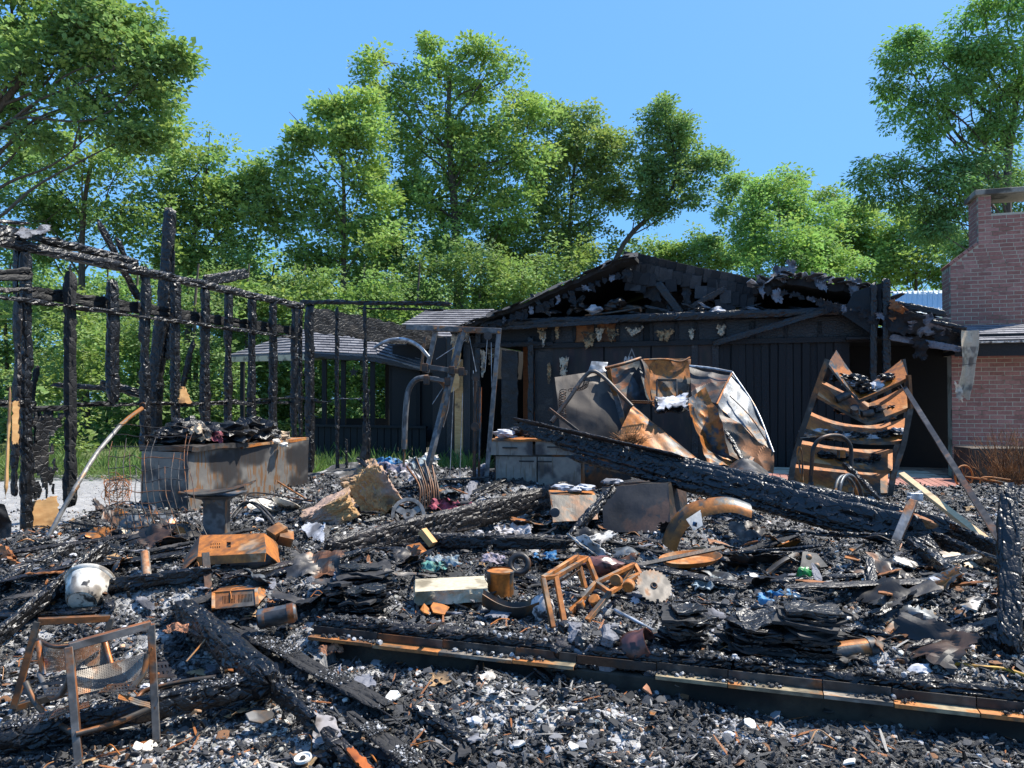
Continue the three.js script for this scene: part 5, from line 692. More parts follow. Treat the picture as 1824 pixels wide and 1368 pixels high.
// the large timbers in the middle
{
  const g = thing('fallen_beam', 'huge built-up charred beam slanting down across the metal wreckage', 'beam'), A = P(930, 768, 7.4), B = P(1640, 944, 4.85), n = V(0.02, 0.03, 0.08), d = V().subVectors(B, A);
  part('ply', charBetween(A.clone().lerp(B, 0.1).add(V(0.1, -0.03, 0.06)), B.clone().add(V(-0.05, -0.0, 0.06)), 0.055, 0.15, { taper: -0.45, seed: 1, roll: -0.5, seg: 0.013, cell: [0.05, 0.055], depth: 0.018, waste: 0.014, rag: 0.2 }), M.char, g);
  part('ply', charBetween(A.clone().lerp(B, 0.05).add(V(0.0, 0.02, -0.01)), B.clone().add(V(0.08, 0.02, -0.01)), 0.05, 0.14, { taper: -0.45, seed: 2, roll: -0.5, seg: 0.014, depth: 0.016, rag: 0.25 }), M.char, g);
  part('ply', charBetween(A.clone().add(V(-0.02, 0.06, -0.08)), B.clone().add(V(0.06, 0.03, -0.08)), 0.05, 0.13, { taper: -0.4, seed: 3, roll: -0.5, seg: 0.016, rag: 0.25 }), M.char, g);
  part('ply', charBetween(A.clone().lerp(B, 0.18).add(V(0, -0.12, 0.02)), B.clone().add(V(-0.1, -0.10, 0.02)), 0.10, 0.07, { seed: 4, roll: -0.5, seg: 0.015, rag: 0.2 }), M.char, g);
  part('cap_board', charBetween(A.clone().add(V(-0.08, 0.12, -0.03)), A.clone().lerp(B, 0.5).add(V(0, 0.11, -0.03)), 0.10, 0.03, { seed: 5, roll: -0.5, seg: 0.014, depth: 0.006, rag: 0.2 }), M.charBrown, g);
  part('tan_end', charBetween(B.clone().lerp(A, 0.03).add(V(0, 0.06, -0.02)), B.clone().add(V(0.14, 0.0, -0.0)), 0.12, 0.09, { seed: 6, seg: 0.014, depth: 0.006, rag: 0.08 }), M.woodBurnt, g);
  settle(g);
  cb('fallen_beam', 'charred beam rising from the ash toward the brown cabinet', Q(585, 985, 6.2), Q(1010, 876, 7.0), 0.11, 0.22, { seg: 0.016, rag: 0.12 }, M.charBrown);
  cb('fallen_beam', 'level charred joist lying behind the stone slab', Q(745, 962, 5.6), Q(1015, 966, 5.4), 0.1, 0.12, { seg: 0.016 }, M.charBrown);
  single('tan_block', bar(Q(752, 945, 5.55), Q(772, 970, 5.5), 0.06, 0.05), M.wood, 'tan wood wedge at the joist end', 'wood block');
  cb('fallen_beam', 'charred strut leaning up against the sooty cabinet', Q(998, 978, 5.6), Q(1092, 868, 6.0), 0.08, 0.09, { seg: 0.016 });
  cb('fallen_beam', 'splintered charred strut beside the gym machine foot', Q(826, 895, 8.2), Q(864, 832, 8.6), 0.13, 0.12, { seg: 0.02 }, M.charGrey);
  cb('fallen_beam', 'long charred rail at the right running to the black post', Q(1640, 920, 5.2), Q(1800, 992, 4.3), 0.06, 0.13, { seg: 0.014 });
  cb('fallen_beam', 'lower charred rail at the right running to the black post', Q(1640, 950, 5.0), Q(1800, 1015, 4.1), 0.07, 0.11, { seg: 0.014 });
  cb('fallen_beam', 'scaly charred rail slanting below the square steel post', Q(1618, 965, 4.6), Q(1790, 1095, 3.7), 0.07, 0.1, { seg: 0.013 });
  cb('fallen_beam', 'charred slat rising beside the bent wheel rim', Q(1502, 825, 7.6), Q(1590, 912, 6.2), 0.05, 0.07, { seg: 0.016 });
  cb('fallen_beam', 'thin charred joist under the slanting beam end', Q(1380, 948, 5.2), Q(1600, 955, 4.8), 0.05, 0.05, { seg: 0.016 });
  cb('charred_post', 'scaly black post standing alone at the end of the flashing', (() => { const p = Q(1800, 1158, 3.62); return p; })(), Q(1796, 868, 3.62), 0.125, 0.12, { seg: 0.012, cell: [0.06, 0.05], depth: 0.007, rag: 0.08, taper: 0.3 }, M.char, 'post');
  cb('fallen_beam', 'charred board end sticking out of ash behind the patio chair', Q(-30, 1172, 4.3).add(V(0, 0.05, 0)), Q(190, 992, 5.0).add(V(0, 0.07, 0)), 0.07, 0.12, { seg: 0.013 });
  cb('fallen_beam', 'shorter charred board lying along the tan board', Q(-10, 1062, 4.9).add(V(0, 0.04, 0)), Q(132, 990, 5.4).add(V(0, 0.06, 0)), 0.06, 0.1, { seg: 0.014 });
  cb('fallen_beam', 'low charred sill timber between white pot and orange box', Q(180, 1056, 4.9).add(V(0, 0.04, 0)), Q(375, 1034, 4.8).add(V(0, 0.05, 0)), 0.09, 0.1, { seg: 0.014 });
  cb('fallen_beam', 'ash crusted sill timber running down past the chair', Q(325, 1095, 4.35).add(V(0, 0.03, 0)), Q(480, 1235, 3.35).add(V(0, 0.04, 0)), 0.14, 0.16, { seg: 0.012 }, M.char);
  cb('fallen_beam', 'thick charred sill timber lying beneath the patio chair', Q(-40, 1325, 3.05), Q(490, 1215, 3.45), 0.13, 0.12, { seg: 0.012 });
  cb('charred_board', 'grey weathered board slanting down from the sill corner', Q(425, 1118, 4.2), Q(690, 1262, 3.2), 0.13, 0.035, { seg: 0.012, depth: 0.008, waste: 0.02, rag: 0.2 }, M.ashBoard, 'board');
  cb('charred_board', 'charred joist under the grey weathered board', Q(455, 1195, 3.5), Q(560, 1290, 3.1), 0.06, 0.1, { seg: 0.013 }, M.char, 'board');
  cb('charred_board', 'flat grey charred board lying beside the white cloth', Q(640, 1285, 3.12), Q(745, 1368, 2.85), 0.10, 0.03, { seg: 0.012, depth: 0.007, waste: 0.015, rag: 0.15 }, M.ashBoard, 'board');
  cb('charred_board', 'black charred board end half buried in pale ash', Q(735, 1262, 3.3), Q(845, 1325, 3.05), 0.07, 0.05, { seg: 0.01 }, M.char, 'board');
  cb('charred_board', 'charred stake with fresh orange broken end below the white cloth', Q(580, 1300, 3.08), Q(655, 1385, 2.8), 0.09, 0.05, { seg: 0.01 }, M.charBrown, 'board');
  single('broken_wood_end', patch([Q(618, 1340, 2.9), Q(630, 1338, 2.9), Q(668, 1378, 2.78), Q(648, 1380, 2.78)], { amp: 0.003, th: 0.02, rag: 0.01 }), mat({ map: T.wood, color: 0xe09a60, roughness: 0.8, bumpMap: T.grain, bumpScale: 0.002 }), 'fresh orange splinter on the charred stake', 'wood splinter');
}

// ------------------------------------------------------------------ chest freezer and what stands about it
{
  const g = thing('chest_freezer', 'scorched chest freezer with buckled rusty lid beside the stud wall', 'freezer');
  const d0 = 7.5, N = P(335, 905, d0), F = P(547, 895, 9.1), yT0 = P(335, 806, d0).y, yT1 = P(547, 784, 9.1).y; N.y = F.y = 0.28;
  const L = N.clone().addScaledVector(U, -0.6).addScaledVector(W, 0.02), K = F.clone().addScaledVector(U, -0.6); const up = (p, y) => p.clone().setY(y);
  part('front_panel', patch([N, F, up(F, yT1), up(N, yT0)], { amp: 0.008, freq: 3, th: 0.02, seed: 1, n: 24, m: 12, bend: (u, v) => -0.02 * Math.sin(u * 5) * v }), M.freezer, g);
  part('side_panel', patch([L, N, up(N, yT0), up(L, yT0)], { amp: 0.01, freq: 4, th: 0.02, seed: 2 }), M.cabinet, g);
  part('back_panel', patch([K, L, up(L, yT0), up(K, yT1)], { amp: 0.005, th: 0.02, seed: 3 }), M.rustBrown, g);
  part('end_panel', patch([F, K, up(K, yT1), up(F, yT1)], { amp: 0.005, th: 0.02, seed: 4 }), M.rustBrown, g);
  const q = (p, y, o) => up(p, y).addScaledVector(U, o);
  part('lid', patch([q(L, yT0 + 0.055, -0.03), q(N, yT0 + 0.055, 0.05), q(N, yT0 + 0.045, 0.05).lerp(q(F, yT1 + 0.045, 0.05), 0.42), q(L, yT0 + 0.05, -0.03).lerp(q(K, yT1 + 0.05, -0.02), 0.42)], { amp: 0.02, freq: 3, th: 0.05, seed: 5, n: 14, m: 14 }), M.shadedSootySteel, g);
  part('lid', patch([q(N, yT0 + 0.02, 0.02).lerp(q(F, yT1 + 0.02, 0.02), 0.40), q(F, yT1 + 0.025, 0.02), q(K, yT1 + 0.025, 0), q(L, yT0 + 0.02, 0).lerp(q(K, yT1 + 0.02, 0), 0.40)], { amp: 0.015, freq: 3, th: 0.03, seed: 6 }), M.rust, g);
  settle(g);
  const r = rng(12); [[330, 770, 7.9, 0.22, 0.15, M.char, 'charred rag heap'], [400, 772, 8.2, 0.3, 0.13, M.char, 'charred cloth heap'], [455, 768, 8.6, 0.26, 0.15, M.char, 'ash mound'], [300, 778, 7.8, 0.18, 0.08, M.char, 'charred scraps'], [490, 778, 8.8, 0.16, 0.07, M.insulGrey, 'pale plaster crumbs']].forEach(([px, py, d, a, b, m, w], i) => { const c = P(px, py, d), e = lump(1, a, b, a * 0.8, 60 + i, 4, 0.45, 3.2); e.translate(c.x, c.y, c.z); single('burnt_heap', e, m, w + ' on the freezer lid, ' + ['tallest', 'widest', 'beside the rusty end', 'smallest', 'palest'][i], 'debris heap'); });
  [[328, 762, 8, M.lilac, 'lilac rag tuft'], [385, 778, 8.1, M.pink, 'pink rag scrap'], [365, 775, 8.05, M.insulGrey, 'tan paper scrap'], [350, 764, 7.8, M.insulGrey, 'cream rag curl']].forEach(([px, py, d, m, w], i) => { const c = P(px, py, d - 0.2); single('cloth_scrap', patch([[-0.07, -0.03], [0.07, -0.04], [0.06, 0.04], [-0.06, 0.05]].map(([x, y]) => c.clone().add(V(x, y, -y))), { amp: 0.05, freq: 14, th: 0.005, seed: i, rag: 0.03 }), m, w + ' among the char on the freezer', 'cloth'); });
  [[452, 790, 0.10, 5], [437, 796, 0.06, 6], [466, 790, 0.05, 7]].forEach(([px, py, s, k]) => { const c = P(px, py, 8.45); single('rusty_plate', turn(shardGeo(s, 0.01, k, 5, 0.8), 0.3, k, 0.2, c.x, c.y, c.z), M.rust, 'rusty plate scrap on the freezer lid', 'metal scrap', 'rusty scraps on the freezer'); });
  [[475, 775, 8], [492, 786, 9], [462, 772, 10], [505, 792, 11], [480, 790, 12], [440, 785, 13], [420, 790, 14]].forEach(([px, py, k]) => { const c = P(px, py, 8.6); single('plaster_chunk', turn(lump(0.05, 1, 0.6, 1, k, 2, 0.5), 0, 0, 0, c.x, c.y, c.z), M.plaster, 'white plaster chunk on the freezer lid', 'plaster', 'plaster on the freezer'); });
}
{ // pedestal
  const g = thing('metal_pedestal', 'rusty metal pedestal with wide thin tilted top plate', 'pedestal'), c = P(386, 948, 5.9), t = P(386, 868, 5.9), h = t.y - c.y;
  const post = lathe([[0.115, 0], [0.115, h * 0.84], [0.13, h * 0.9], [0.2, h * 0.96], [0.27, h * 1.0]], 4); post.rotateY(Math.PI / 4 + 0.12); post.translate(c.x, c.y - 0.05, c.z); part('post', creased(post, 0.5), M.gym, g);
  part('top_plate', patch([[-0.25, 0.05, 0.12], [0.27, 0.07, 0.16], [0.25, 0.09, -0.16], [-0.22, 0.05, -0.14]].map(([x, y, z]) => t.clone().add(V(x, y - 0.065 + x * 0.06, z))), { amp: 0.008, th: 0.012, seed: 3, n: 20, m: 14, bend: (u, v) => -0.03 + 0.09 * (2 * u - 1) ** 2 * 0.4 }), M.rustBrown, g); settle(g);
}
{ // rusty electrical box
  const g = thing('rusty_box', 'orange rusted open metal box with slotted face', 'metal box'), a = P(352, 992, 4.9), b = P(474, 985, 4.75), c = P(470, 950, 5.05), d = P(356, 953, 5.2), e = P(322, 1018, 4.75), f = P(326, 1000, 5.05);
  part('slotted_face', patch([a, b, c, d], { amp: 0.004, th: 0.008, seed: 1, n: 61, m: 21, keep: (u, v) => !(v > 0.35 && v < 0.62 && ((u > 0.18 && u < 0.34 && (Math.floor(u * 61) % 2) && (Math.floor(v * 21) % 3)) || (u > 0.42 && u < 0.49))) }), M.rust, g);
  part('lip', patch([a, b, b.clone().add(V(0, -0.05, 0.02)), a.clone().add(V(0, -0.05, 0.02))], { amp: 0.003, th: 0.006, seed: 2 }), M.rust, g);
  part('side', patch([e, a, d, f], { amp: 0.006, th: 0.006, seed: 3 }), M.rustBrown, g); part('end', patch([b, b.clone().add(V(0.03, -0.12, -0.2)), c.clone().add(V(0.03, -0.1, -0.2)), c], { amp: 0.006, th: 0.006, seed: 4 }), M.rust, g);
  part('base', patch([e, b.clone().add(V(0.03, -0.12, -0.1)), c.clone().add(V(0.03, -0.12, -0.2)), f.clone().add(V(0, -0.08, -0.1))], { amp: 0.01, th: 0.006, seed: 5 }), M.rustBrown, g); settle(g);
  const h = thing('rusty_stand', 'dark steel upright under the orange box', 'metal stand'); part('upright', bar(P(372, 1060, 4.6), P(366, 985, 4.75), 0.045, 0.02), M.steelDark, h); part('foot', bar(P(362, 1063, 4.55), P(384, 1066, 4.55), 0.08, 0.015), M.steelDark, h); settle(h);
}
{ // leaning pipe, wire mesh
  const g = thing('leaning_pipe', 'long pale pipe leaning against the stud wall with rusted top', 'pipe'), a = P(84, 962, 6.1), b = P(135, 868, 6.3), c = P(215, 757, 6.9), d = P(254, 727, 7.1);
  part('tube', tube([a, P(108, 915, 6.2), b, P(172, 808, 6.6), c], 0.019, 40, 10), M.pipe, g); part('rusted_tip', tube([c, P(234, 741, 7), d], 0.02, 10, 10), M.rust, g); part('collar', pipe(b.clone().lerp(a, 0.05), b.clone().lerp(c, 0.03), 0.024), M.pipe, g); part('ring', (() => { const e = new THREE.TorusGeometry(0.03, 0.006, 6, 14); e.translate(d.x, d.y + 0.02, d.z); return boxUV(e); })(), M.rustBrown, g); settle(g);
  const m = thing('wire_mesh', 'torn sheet of square wire fencing draped in front of the freezer', 'wire mesh'), c4 = [P(210, 1010, 5.6), P(395, 990, 5.4), P(345, 765, 6.7), P(205, 760, 6.8)], q = rng(3);
  const pt = (u, v) => { const p = bil(c4, u, v); p.x += 0.1 * fbm(u * 2, v * 2, 1, 2) + 0.12 * v * Math.sin(u * 3) * (1 - v); p.y += 0.12 * fbm(u * 2.4, v * 2.4, 5, 2); p.z += 0.35 * Math.sin(v * 3.1) * (0.4 + 0.6 * u) * (1 - 0.3 * v) + 0.1 * fbm(u * 3, v * 3, 9, 2); return p; };
  for (let i = 0; i <= 13; i++) { const u = i / 13, v1 = 0.55 + 0.45 * q(), v0 = 0.12 * q(); part('wire', tube(Array.from({ length: 9 }, (_, k) => pt(u + 0.02 * fbm(k, i, 0, 2), lerp(v0, v1, k / 8))), 0.0036, 22, 4), i % 3 ? M.shadedSootySteel : M.rustBrown, m); }
  for (let j = 0; j <= 12; j++) { const v = j / 12, u1 = 0.75 + 0.3 * q(); part('wire', tube(Array.from({ length: 8 }, (_, k) => pt(lerp(0.0, u1, k / 7), v + 0.02 * fbm(k, j, 3, 2))), 0.0036, 20, 4), j % 3 ? M.shadedSootySteel : M.rustBrown, m); } settle(m);
  const t = thing('wire_tangle', 'ball of rusty wire tangled beside the freezer', 'wire'); for (let i = 0; i < 22; i++) { const c = P(200 + 14 * q(), 862 + 16 * q(), 6.6), R = 0.06 + 0.06 * q(), a = V(q() - 0.5, q() - 0.5, q() - 0.5).normalize(), b2 = V().crossVectors(a, V(0.3, 1, 0.2)).normalize(), c2 = V().crossVectors(a, b2); part('wire', tube(Array.from({ length: 8 }, (_, k) => c.clone().addScaledVector(b2, R * Math.cos(k)).addScaledVector(c2, R * Math.sin(k) * 1.2)), 0.0022, 24, 4), M.rust, t); } settle(t);
}
// ------------------------------------------------------------------ crumpled ducting left of the freezer
[[[170, 885], [215, 935], [205, 955], [165, 900], 6.3, M.steelDark, 'bent dark steel tray standing on edge below the leaning pipe'], [[205, 905], [270, 925], [262, 960], [210, 948], 6.0, M.rustMixed, 'grey and orange sheet lying behind the wire mesh'], [[268, 895], [310, 930], [330, 955], [290, 950], 6.2, M.steel, 'crumpled grey sheet under the wire mesh'], [[300, 930], [345, 950], [335, 965], [300, 955], 5.8, M.rust, 'orange torn sheet at the wire mesh foot'], [[215, 940], [280, 950], [270, 965], [220, 960], 5.7, M.cream, 'cream strip across the wire mesh foot']].forEach(([a, b, c, d, z, m, l], i) => single('sheet_metal', patch([Q(...a, z + 0.15), Q(...b, z), Q(...c, z - 0.15), Q(...d, z - 0.05)], { amp: 0.05, freq: 6, th: 0.004, seed: 20 + i, rag: 0.03 }), m, l, 'sheet metal'));
{ const g = thing('bent_tubes', 'pair of bent grey tubes rising from ash before the freezer', 'tube'); for (const o of [0, 7]) part('tube', tube([Q(400 + o, 935, 6.5), Q(425 + o, 903, 6.6), Q(440 + o, 894, 6.6), Q(455 + o, 900, 6.6), Q(497 + o, 945, 6.3)], 0.011), M.shadedSootySteel, g); settle(g);
  const h = thing('bent_tubes', 'thin brown rods leaning against the freezer front', 'tube'); part('rod', tube([Q(436, 905, 7.2), Q(440, 880, 7.3), Q(556, 893, 7.2)], 0.008, 20), M.rustBrown, h); part('rod', tube([Q(442, 884, 7.25), Q(554, 899, 7.2)], 0.007, 10), M.shadedSootySteel, h); part('rod', tube([Q(495, 858, 7.5), Q(550, 892, 7.3)], 0.009, 8), M.rust, h); part('rod', tube([Q(485, 900, 7.2), Q(492, 855, 7.4)], 0.006, 8), M.rustBrown, h); settle(h); }
[[459, 912, 0.1, 1], [478, 912, 0.12, 2], [507, 909, 0.13, 3]].forEach(([px, py, r, s]) => { const c = bed(px, py), e = lathe([[0, 0.0], [r * 0.6, 0.005], [r, 0.035], [r * 0.98, 0.042], [r * 0.55, 0.014], [0, 0.01]]); turn(e, 0.45, s, 0.2, c.x, c.y + 0.03, c.z); single('enamel_plate', boxUV(e), M.enamel, 'white plate lying in ash before the freezer', 'plate', 'white plates in ash'); });
// ------------------------------------------------------------------ insulation chunks
{
  const sh = (c, sx, sy, sz, seed, rz, ry) => { const g = new THREE.BoxGeometry(1, 1, 1, 34, 34, 28), p = g.attributes.position, v = V(); for (let i = 0; i < p.count; i++) { v.fromBufferAttribute(p, i); const k = 1 + 0.44 * fbm(v.x * 2.2 + seed, v.y * 2.2, v.z * 2.2, 4) + 0.22 * fbm(v.x * 9, v.y * 9 + seed, v.z * 9, 3); p.setXYZ(i, v.x * sx * k, v.y * sy * k, v.z * sz * k); } turn(g, 0.1, ry, rz, c.x, c.y, c.z); return creased(g, 0.5); };
  const g = thing('insulation_block', 'big torn insulation block with blackened top standing on a corner', 'insulation'), c = P(662, 872, 7.0); part('core', sh(c, 0.34, 0.42, 0.3, 3, 0.6, 0.3), M.insul, g); part('charred_crust', patch([P(635, 815, 6.95), P(690, 845, 6.9), P(702, 885, 7.0), P(660, 830, 7.2)], { amp: 0.03, freq: 9, th: 0.03, seed: 3, rag: 0.04 }), M.char, g); settle(g);
  single('insulation_block', sh(P(585, 915, 6.6), 0.42, 0.2, 0.3, 9, 0.42, 0.2), M.insul, 'yellow insulation block lying on its side in ash', 'insulation');
  single('sheet_metal', patch([P(535, 945, 6.1), P(575, 965, 5.8), P(577, 935, 6), P(550, 930, 6.2)], { amp: 0.02, th: 0.006, seed: 33, rag: 0.04 }), M.ash, 'torn grey felt piece below the yellow insulation', 'felt');
  [[494, 948, 0.08, 1], [508, 958, 0.08, 2]].forEach(([px, py, s, k]) => { const c2 = P(px, py, 5.3), e = box(0, 0, 0, 0.11, 0.07, 0.1); turn(e, 0.3, k, 0.4, c2.x, c2.y, c2.z); single('rusty_bracket_box', e, M.rust, k === 1 ? 'upper small rusty junction box' : 'lower small rusty junction box', 'metal box'); });
}
// ------------------------------------------------------------------ gym machine
{
  const g = thing('weight_machine', 'burnt cable weight machine frame with leaning posts', 'gym machine'), D = 8.1, p = (x, y, d = D) => P(x, y, d), st = M.gym;
  part('top_bar', bar(p(724, 583), p(893, 590), 0.06, 0.06, 0, 0.006), st, g);
  part('post', bar(p(889, 586), p(862, 905), 0.055, 0.05, 0, 0.005), st, g);
  part('post', bar(p(777, 586, 8.2), p(760, 664, 8.2), 0.07, 0.05, 0, 0.005), st, g);
  part('post', bar(p(824, 590), p(801, 680, 8.0), 0.065, 0.05, 0, 0.005), st, g);
  part('post', bar(p(803, 672, 8.0), p(742, 912, 7.7), 0.065, 0.05, 0, 0.005), st, g);
  part('post', bar(p(757, 600, 8.25), p(750, 660, 8.25), 0.03, 0.03), st, g);
  part('cross_bar', bar(p(752, 652, 7.95), p(832, 664, 7.95), 0.05, 0.05, 0, 0.004), st, g);
  part('cross_bar', bar(p(755, 672, 8), p(800, 679, 8), 0.04, 0.04, 0, 0.004), st, g);
  for (const [x, y] of [[757, 655], [805, 660], [822, 662], [760, 677], [797, 680]]) part('clamp', (() => { const c = p(x, y, 7.92), e = box(0, 0, 0, 0.06, 0.09, 0.08, 0.008); e.translate(c.x, c.y, c.z); return e; })(), M.steelDark, g);
  part('curved_handle', tube([p(667, 620), p(690, 607), p(722, 605), p(745, 616), p(764, 636)], 0.02, 24, 9), M.galv, g);
  part('lever_arm', tube([p(720, 800), p(723, 730), p(729, 692), p(742, 676), p(764, 672)], 0.032, 26, 9), st, g);
  part('lever_arm', tube([p(764, 674), p(784, 678), p(795, 694), p(796, 720), p(786, 760)], 0.028, 20, 9), st, g);
  part('rod', pipe(p(720, 795), p(719, 832), 0.014), M.rust, g);
  for (const [a, b, c, d] of [[875, 610, 876, 690], [836, 600, 848, 662], [843, 660, 846, 900], [808, 690, 800, 880], [822, 640, 770, 720], [777, 640, 830, 605], [868, 605, 864, 660], [824, 700, 818, 880]]) part('cable', pipe(p(a, b), p(c, d), 0.004, 5), M.galv, g);
  part('guide_rod', pipe(p(847, 668), p(844, 905), 0.02), M.steelDark, g); part('guide_rod', pipe(p(856, 690), p(852, 905), 0.014), M.steelBlue, g);
  for (const [x, y] of [[847, 672], [869, 598], [846, 760]]) part('pulley', (() => { const e = new THREE.CylinderGeometry(0.045, 0.045, 0.03, 16); e.rotateX(1.57); const c = p(x, y, 8); e.translate(c.x, c.y, c.z); return boxUV(e); })(), M.steelDark, g);
  for (const [x, y] of [[775, 585], [820, 588], [888, 592], [845, 588]]) part('bolt', (() => { const e = new THREE.CylinderGeometry(0.014, 0.014, 0.09, 8); e.rotateX(1.57); const c = p(x, y, 8.08); e.translate(c.x, c.y, c.z); return boxUV(e); })(), M.rust, g);
  settle(g);
  const w = thing('weight_plate', 'grey spoked iron weight plate leaning at the gym machine foot', 'weight plate'), c = Q(727, 917, 6.7), R = 0.15;
  const ring = lathe([[R * 0.8, -0.02], [R, -0.022], [R, 0.022], [R * 0.8, 0.02], [R * 0.8, -0.02]], 36), hub = lathe([[0.02, -0.02], [0.05, -0.022], [0.05, 0.022], [0.02, 0.02], [0.02, -0.02]], 20);
  const parts = [['rim', ring], ['hub', hub]]; for (let k = 0; k < 3; k++) { const e = new THREE.BoxGeometry(0.11, 0.018, 0.055); e.translate(0.085, 0, 0); e.rotateY(k * 2.09 + 0.5); parts.push(['spoke', e]); }
  for (const [n, e] of parts) { const b = e.index ? e : e; turn(b, 1.25, 0.2, 0, c.x, c.y, c.z); part(n, creased(b, 0.6), M.pipe, w); } settle(w);
  const b = thing('rod_bundle', 'fan of thin rusty rods leaning against the gym machine foot', 'rods'), q = rng(8); for (let i = 0; i < 9; i++) part('rod', tube([P(742 + i * 5 + 6 * q(), 925 - 6 * q(), 7.2), P(748 + i * 4, 870, 7.3), P(722 + i * 6 + 8 * q(), 810 + 30 * q(), 7.5)], 0.008 + 0.005 * q(), 14, 6), i % 3 ? M.shadedSootySteel : M.rustBrown, b); settle(b);
}
// rubble and cloth behind the machine
[[735, 826, 8.9, 0.2, M.paleBlue, 'pale blue crumpled cloth heap behind the gym machine'], [700, 838, 8.6, 0.22, M.lilac, 'lilac crumpled cloth behind the gym machine'], [752, 822, 9.0, 0.2, M.white, 'white crumpled sheet behind the gym machine'], [690, 822, 8.7, 0.14, M.blue, 'small blue cloth behind the insulation block'], [722, 850, 8.3, 0.2, M.cloth, 'grey crumpled cloth at the gym machine foot'], [795, 900, 7.2, 0.14, M.pink, 'pink strap of cloth beside the rods'], [850, 905, 6.9, 0.12, M.pink, 'pink cloth scrap under the gym machine post'], [775, 868, 8.0, 0.08, M.teal, 'small green tile chip by the rods'], [790, 998, 4.9, 0.11, M.paleBlue, 'pale blue crumpled bag beside the brick scrap'], [772, 1008, 4.8, 0.08, M.teal, 'small green bag corner beside the brick scrap'], [880, 995, 5.0, 0.08, M.lilac, 'lilac cloth scrap behind the rusty drum'], [972, 990, 5.1, 0.08, M.blue, 'bright blue cloth before the white panel'], [915, 942, 5.9, 0.15, M.cloth, 'pinkish white cloth under the brown beam'], [1390, 1068, 4.2, 0.12, M.blue, 'blue and white bag on the charred books'], [1265, 1038, 4.4, 0.1, M.paleBlue, 'pale blue crumpled sheet behind the charred books'], [590, 1155, 3.9, 0.06, M.terra, 'pinkish pottery shard before the flashing'], [315, 1118, 4.0, 0.06, M.terra, 'pale pottery shard behind the patio chair']].forEach(([px, py, d, s, m, l], i) => { const c = Q(px, py, d); single('cloth_heap', patch([[-1, -0.5], [1, -0.4], [0.8, 0.5], [-0.9, 0.4]].map(([x, y]) => c.clone().add(V(x * s, y * s * 0.5, -y * s * 0.9))), { amp: s * 0.4, freq: 1.6 / s, th: 0.006, seed: 40 + i, rag: s * 0.25, n: 18, m: 16 }), m, l, /shard|chip/.test(l) ? 'pottery' : 'cloth'); });
// ------------------------------------------------------------------ base cabinet
{
  const g = thing('base_cabinet', 'sooty metal base cabinet with two drawers and two doors', 'cabinet'), A = P(880, 892, 8.1), ex = V(0.985, 0, 0.17), ez = V(0.17, 0, -0.985), w = 0.95, h = P(880, 782, 8.1).y - 0.25; A.y = 0.25;
  const q = (u, y, z) => A.clone().addScaledVector(ex, u).addScaledVector(ez, z).setY(A.y + y), pl = (u0, u1, y0, y1, z, o) => patch([q(u0, y0, z), q(u1, y0, z), q(u1, y1, z), q(u0, y1, z)], { amp: 0.004, freq: 4, th: 0.02, ...o });
  part('carcass', (() => { const e = box(0, 0, 0, w, h - 0.03, 0.5); e.applyMatrix4(new THREE.Matrix4().makeBasis(ex, V(0, 1, 0), ez.clone().negate())); const c = q(w / 2, h / 2 - 0.03, 0.28); e.translate(c.x, c.y, c.z); return e; })(), M.rustBrown, g);
  const d1 = part('door', pl(0.02, 0.46, 0.02, h * 0.76, 0, { seed: 1 }), M.cabinet, g), d2 = part('door', pl(0.475, 0.93, 0.04, h * 0.76, 0, { seed: 2 }), M.cabinet, g);
  const r1 = part('drawer', pl(-0.05, 0.42, h * 0.78, h * 0.98, -0.03, { seed: 3 }), M.cabinet, g), r2 = part('drawer', pl(0.45, 0.94, h * 0.79, h * 0.99, -0.01, { seed: 4 }), M.cabinet, g);
  for (const [pr, u, y] of [[d1, 0.36, 0.7], [d2, 0.55, 0.7], [r1, 0.18, 0.885], [r2, 0.66, 0.9]]) part('handle', bar(q(u - 0.08, h * y, -0.05), q(u + 0.08, h * y, -0.05), 0.012, 0.015), M.black, pr);
  part('side', pl(0.955, 1.45, -0.02, h * 0.85, 0.15, { seed: 6 }), M.steelBlue, g);
  part('worktop', patch([q(-0.06, h, -0.04), q(w + 0.04, h + 0.02, -0.04), q(w, h + 0.02, 0.5), q(-0.03, h, 0.5)], { amp: 0.015, th: 0.025, seed: 7, rag: 0.03 }), M.rust, g); settle(g);
  [[905, 772, 1], [930, 768, 2], [952, 770, 3], [975, 775, 4]].forEach(([px, py, s]) => { const c = P(px, py, 8.25), e = lump(0.1, 1.4, 0.5, 0.9, 70 + s, 3, 0.6, 2); e.translate(c.x, c.y, c.z); single('burnt_rubble', e, s % 2 ? M.ash : M.char, s % 2 ? 'grey ash lump on the sooty cabinet top' : 'black char lump on the sooty cabinet top', 'rubble', s % 2 ? 'ash on the cabinet' : 'char on the cabinet'); });
}
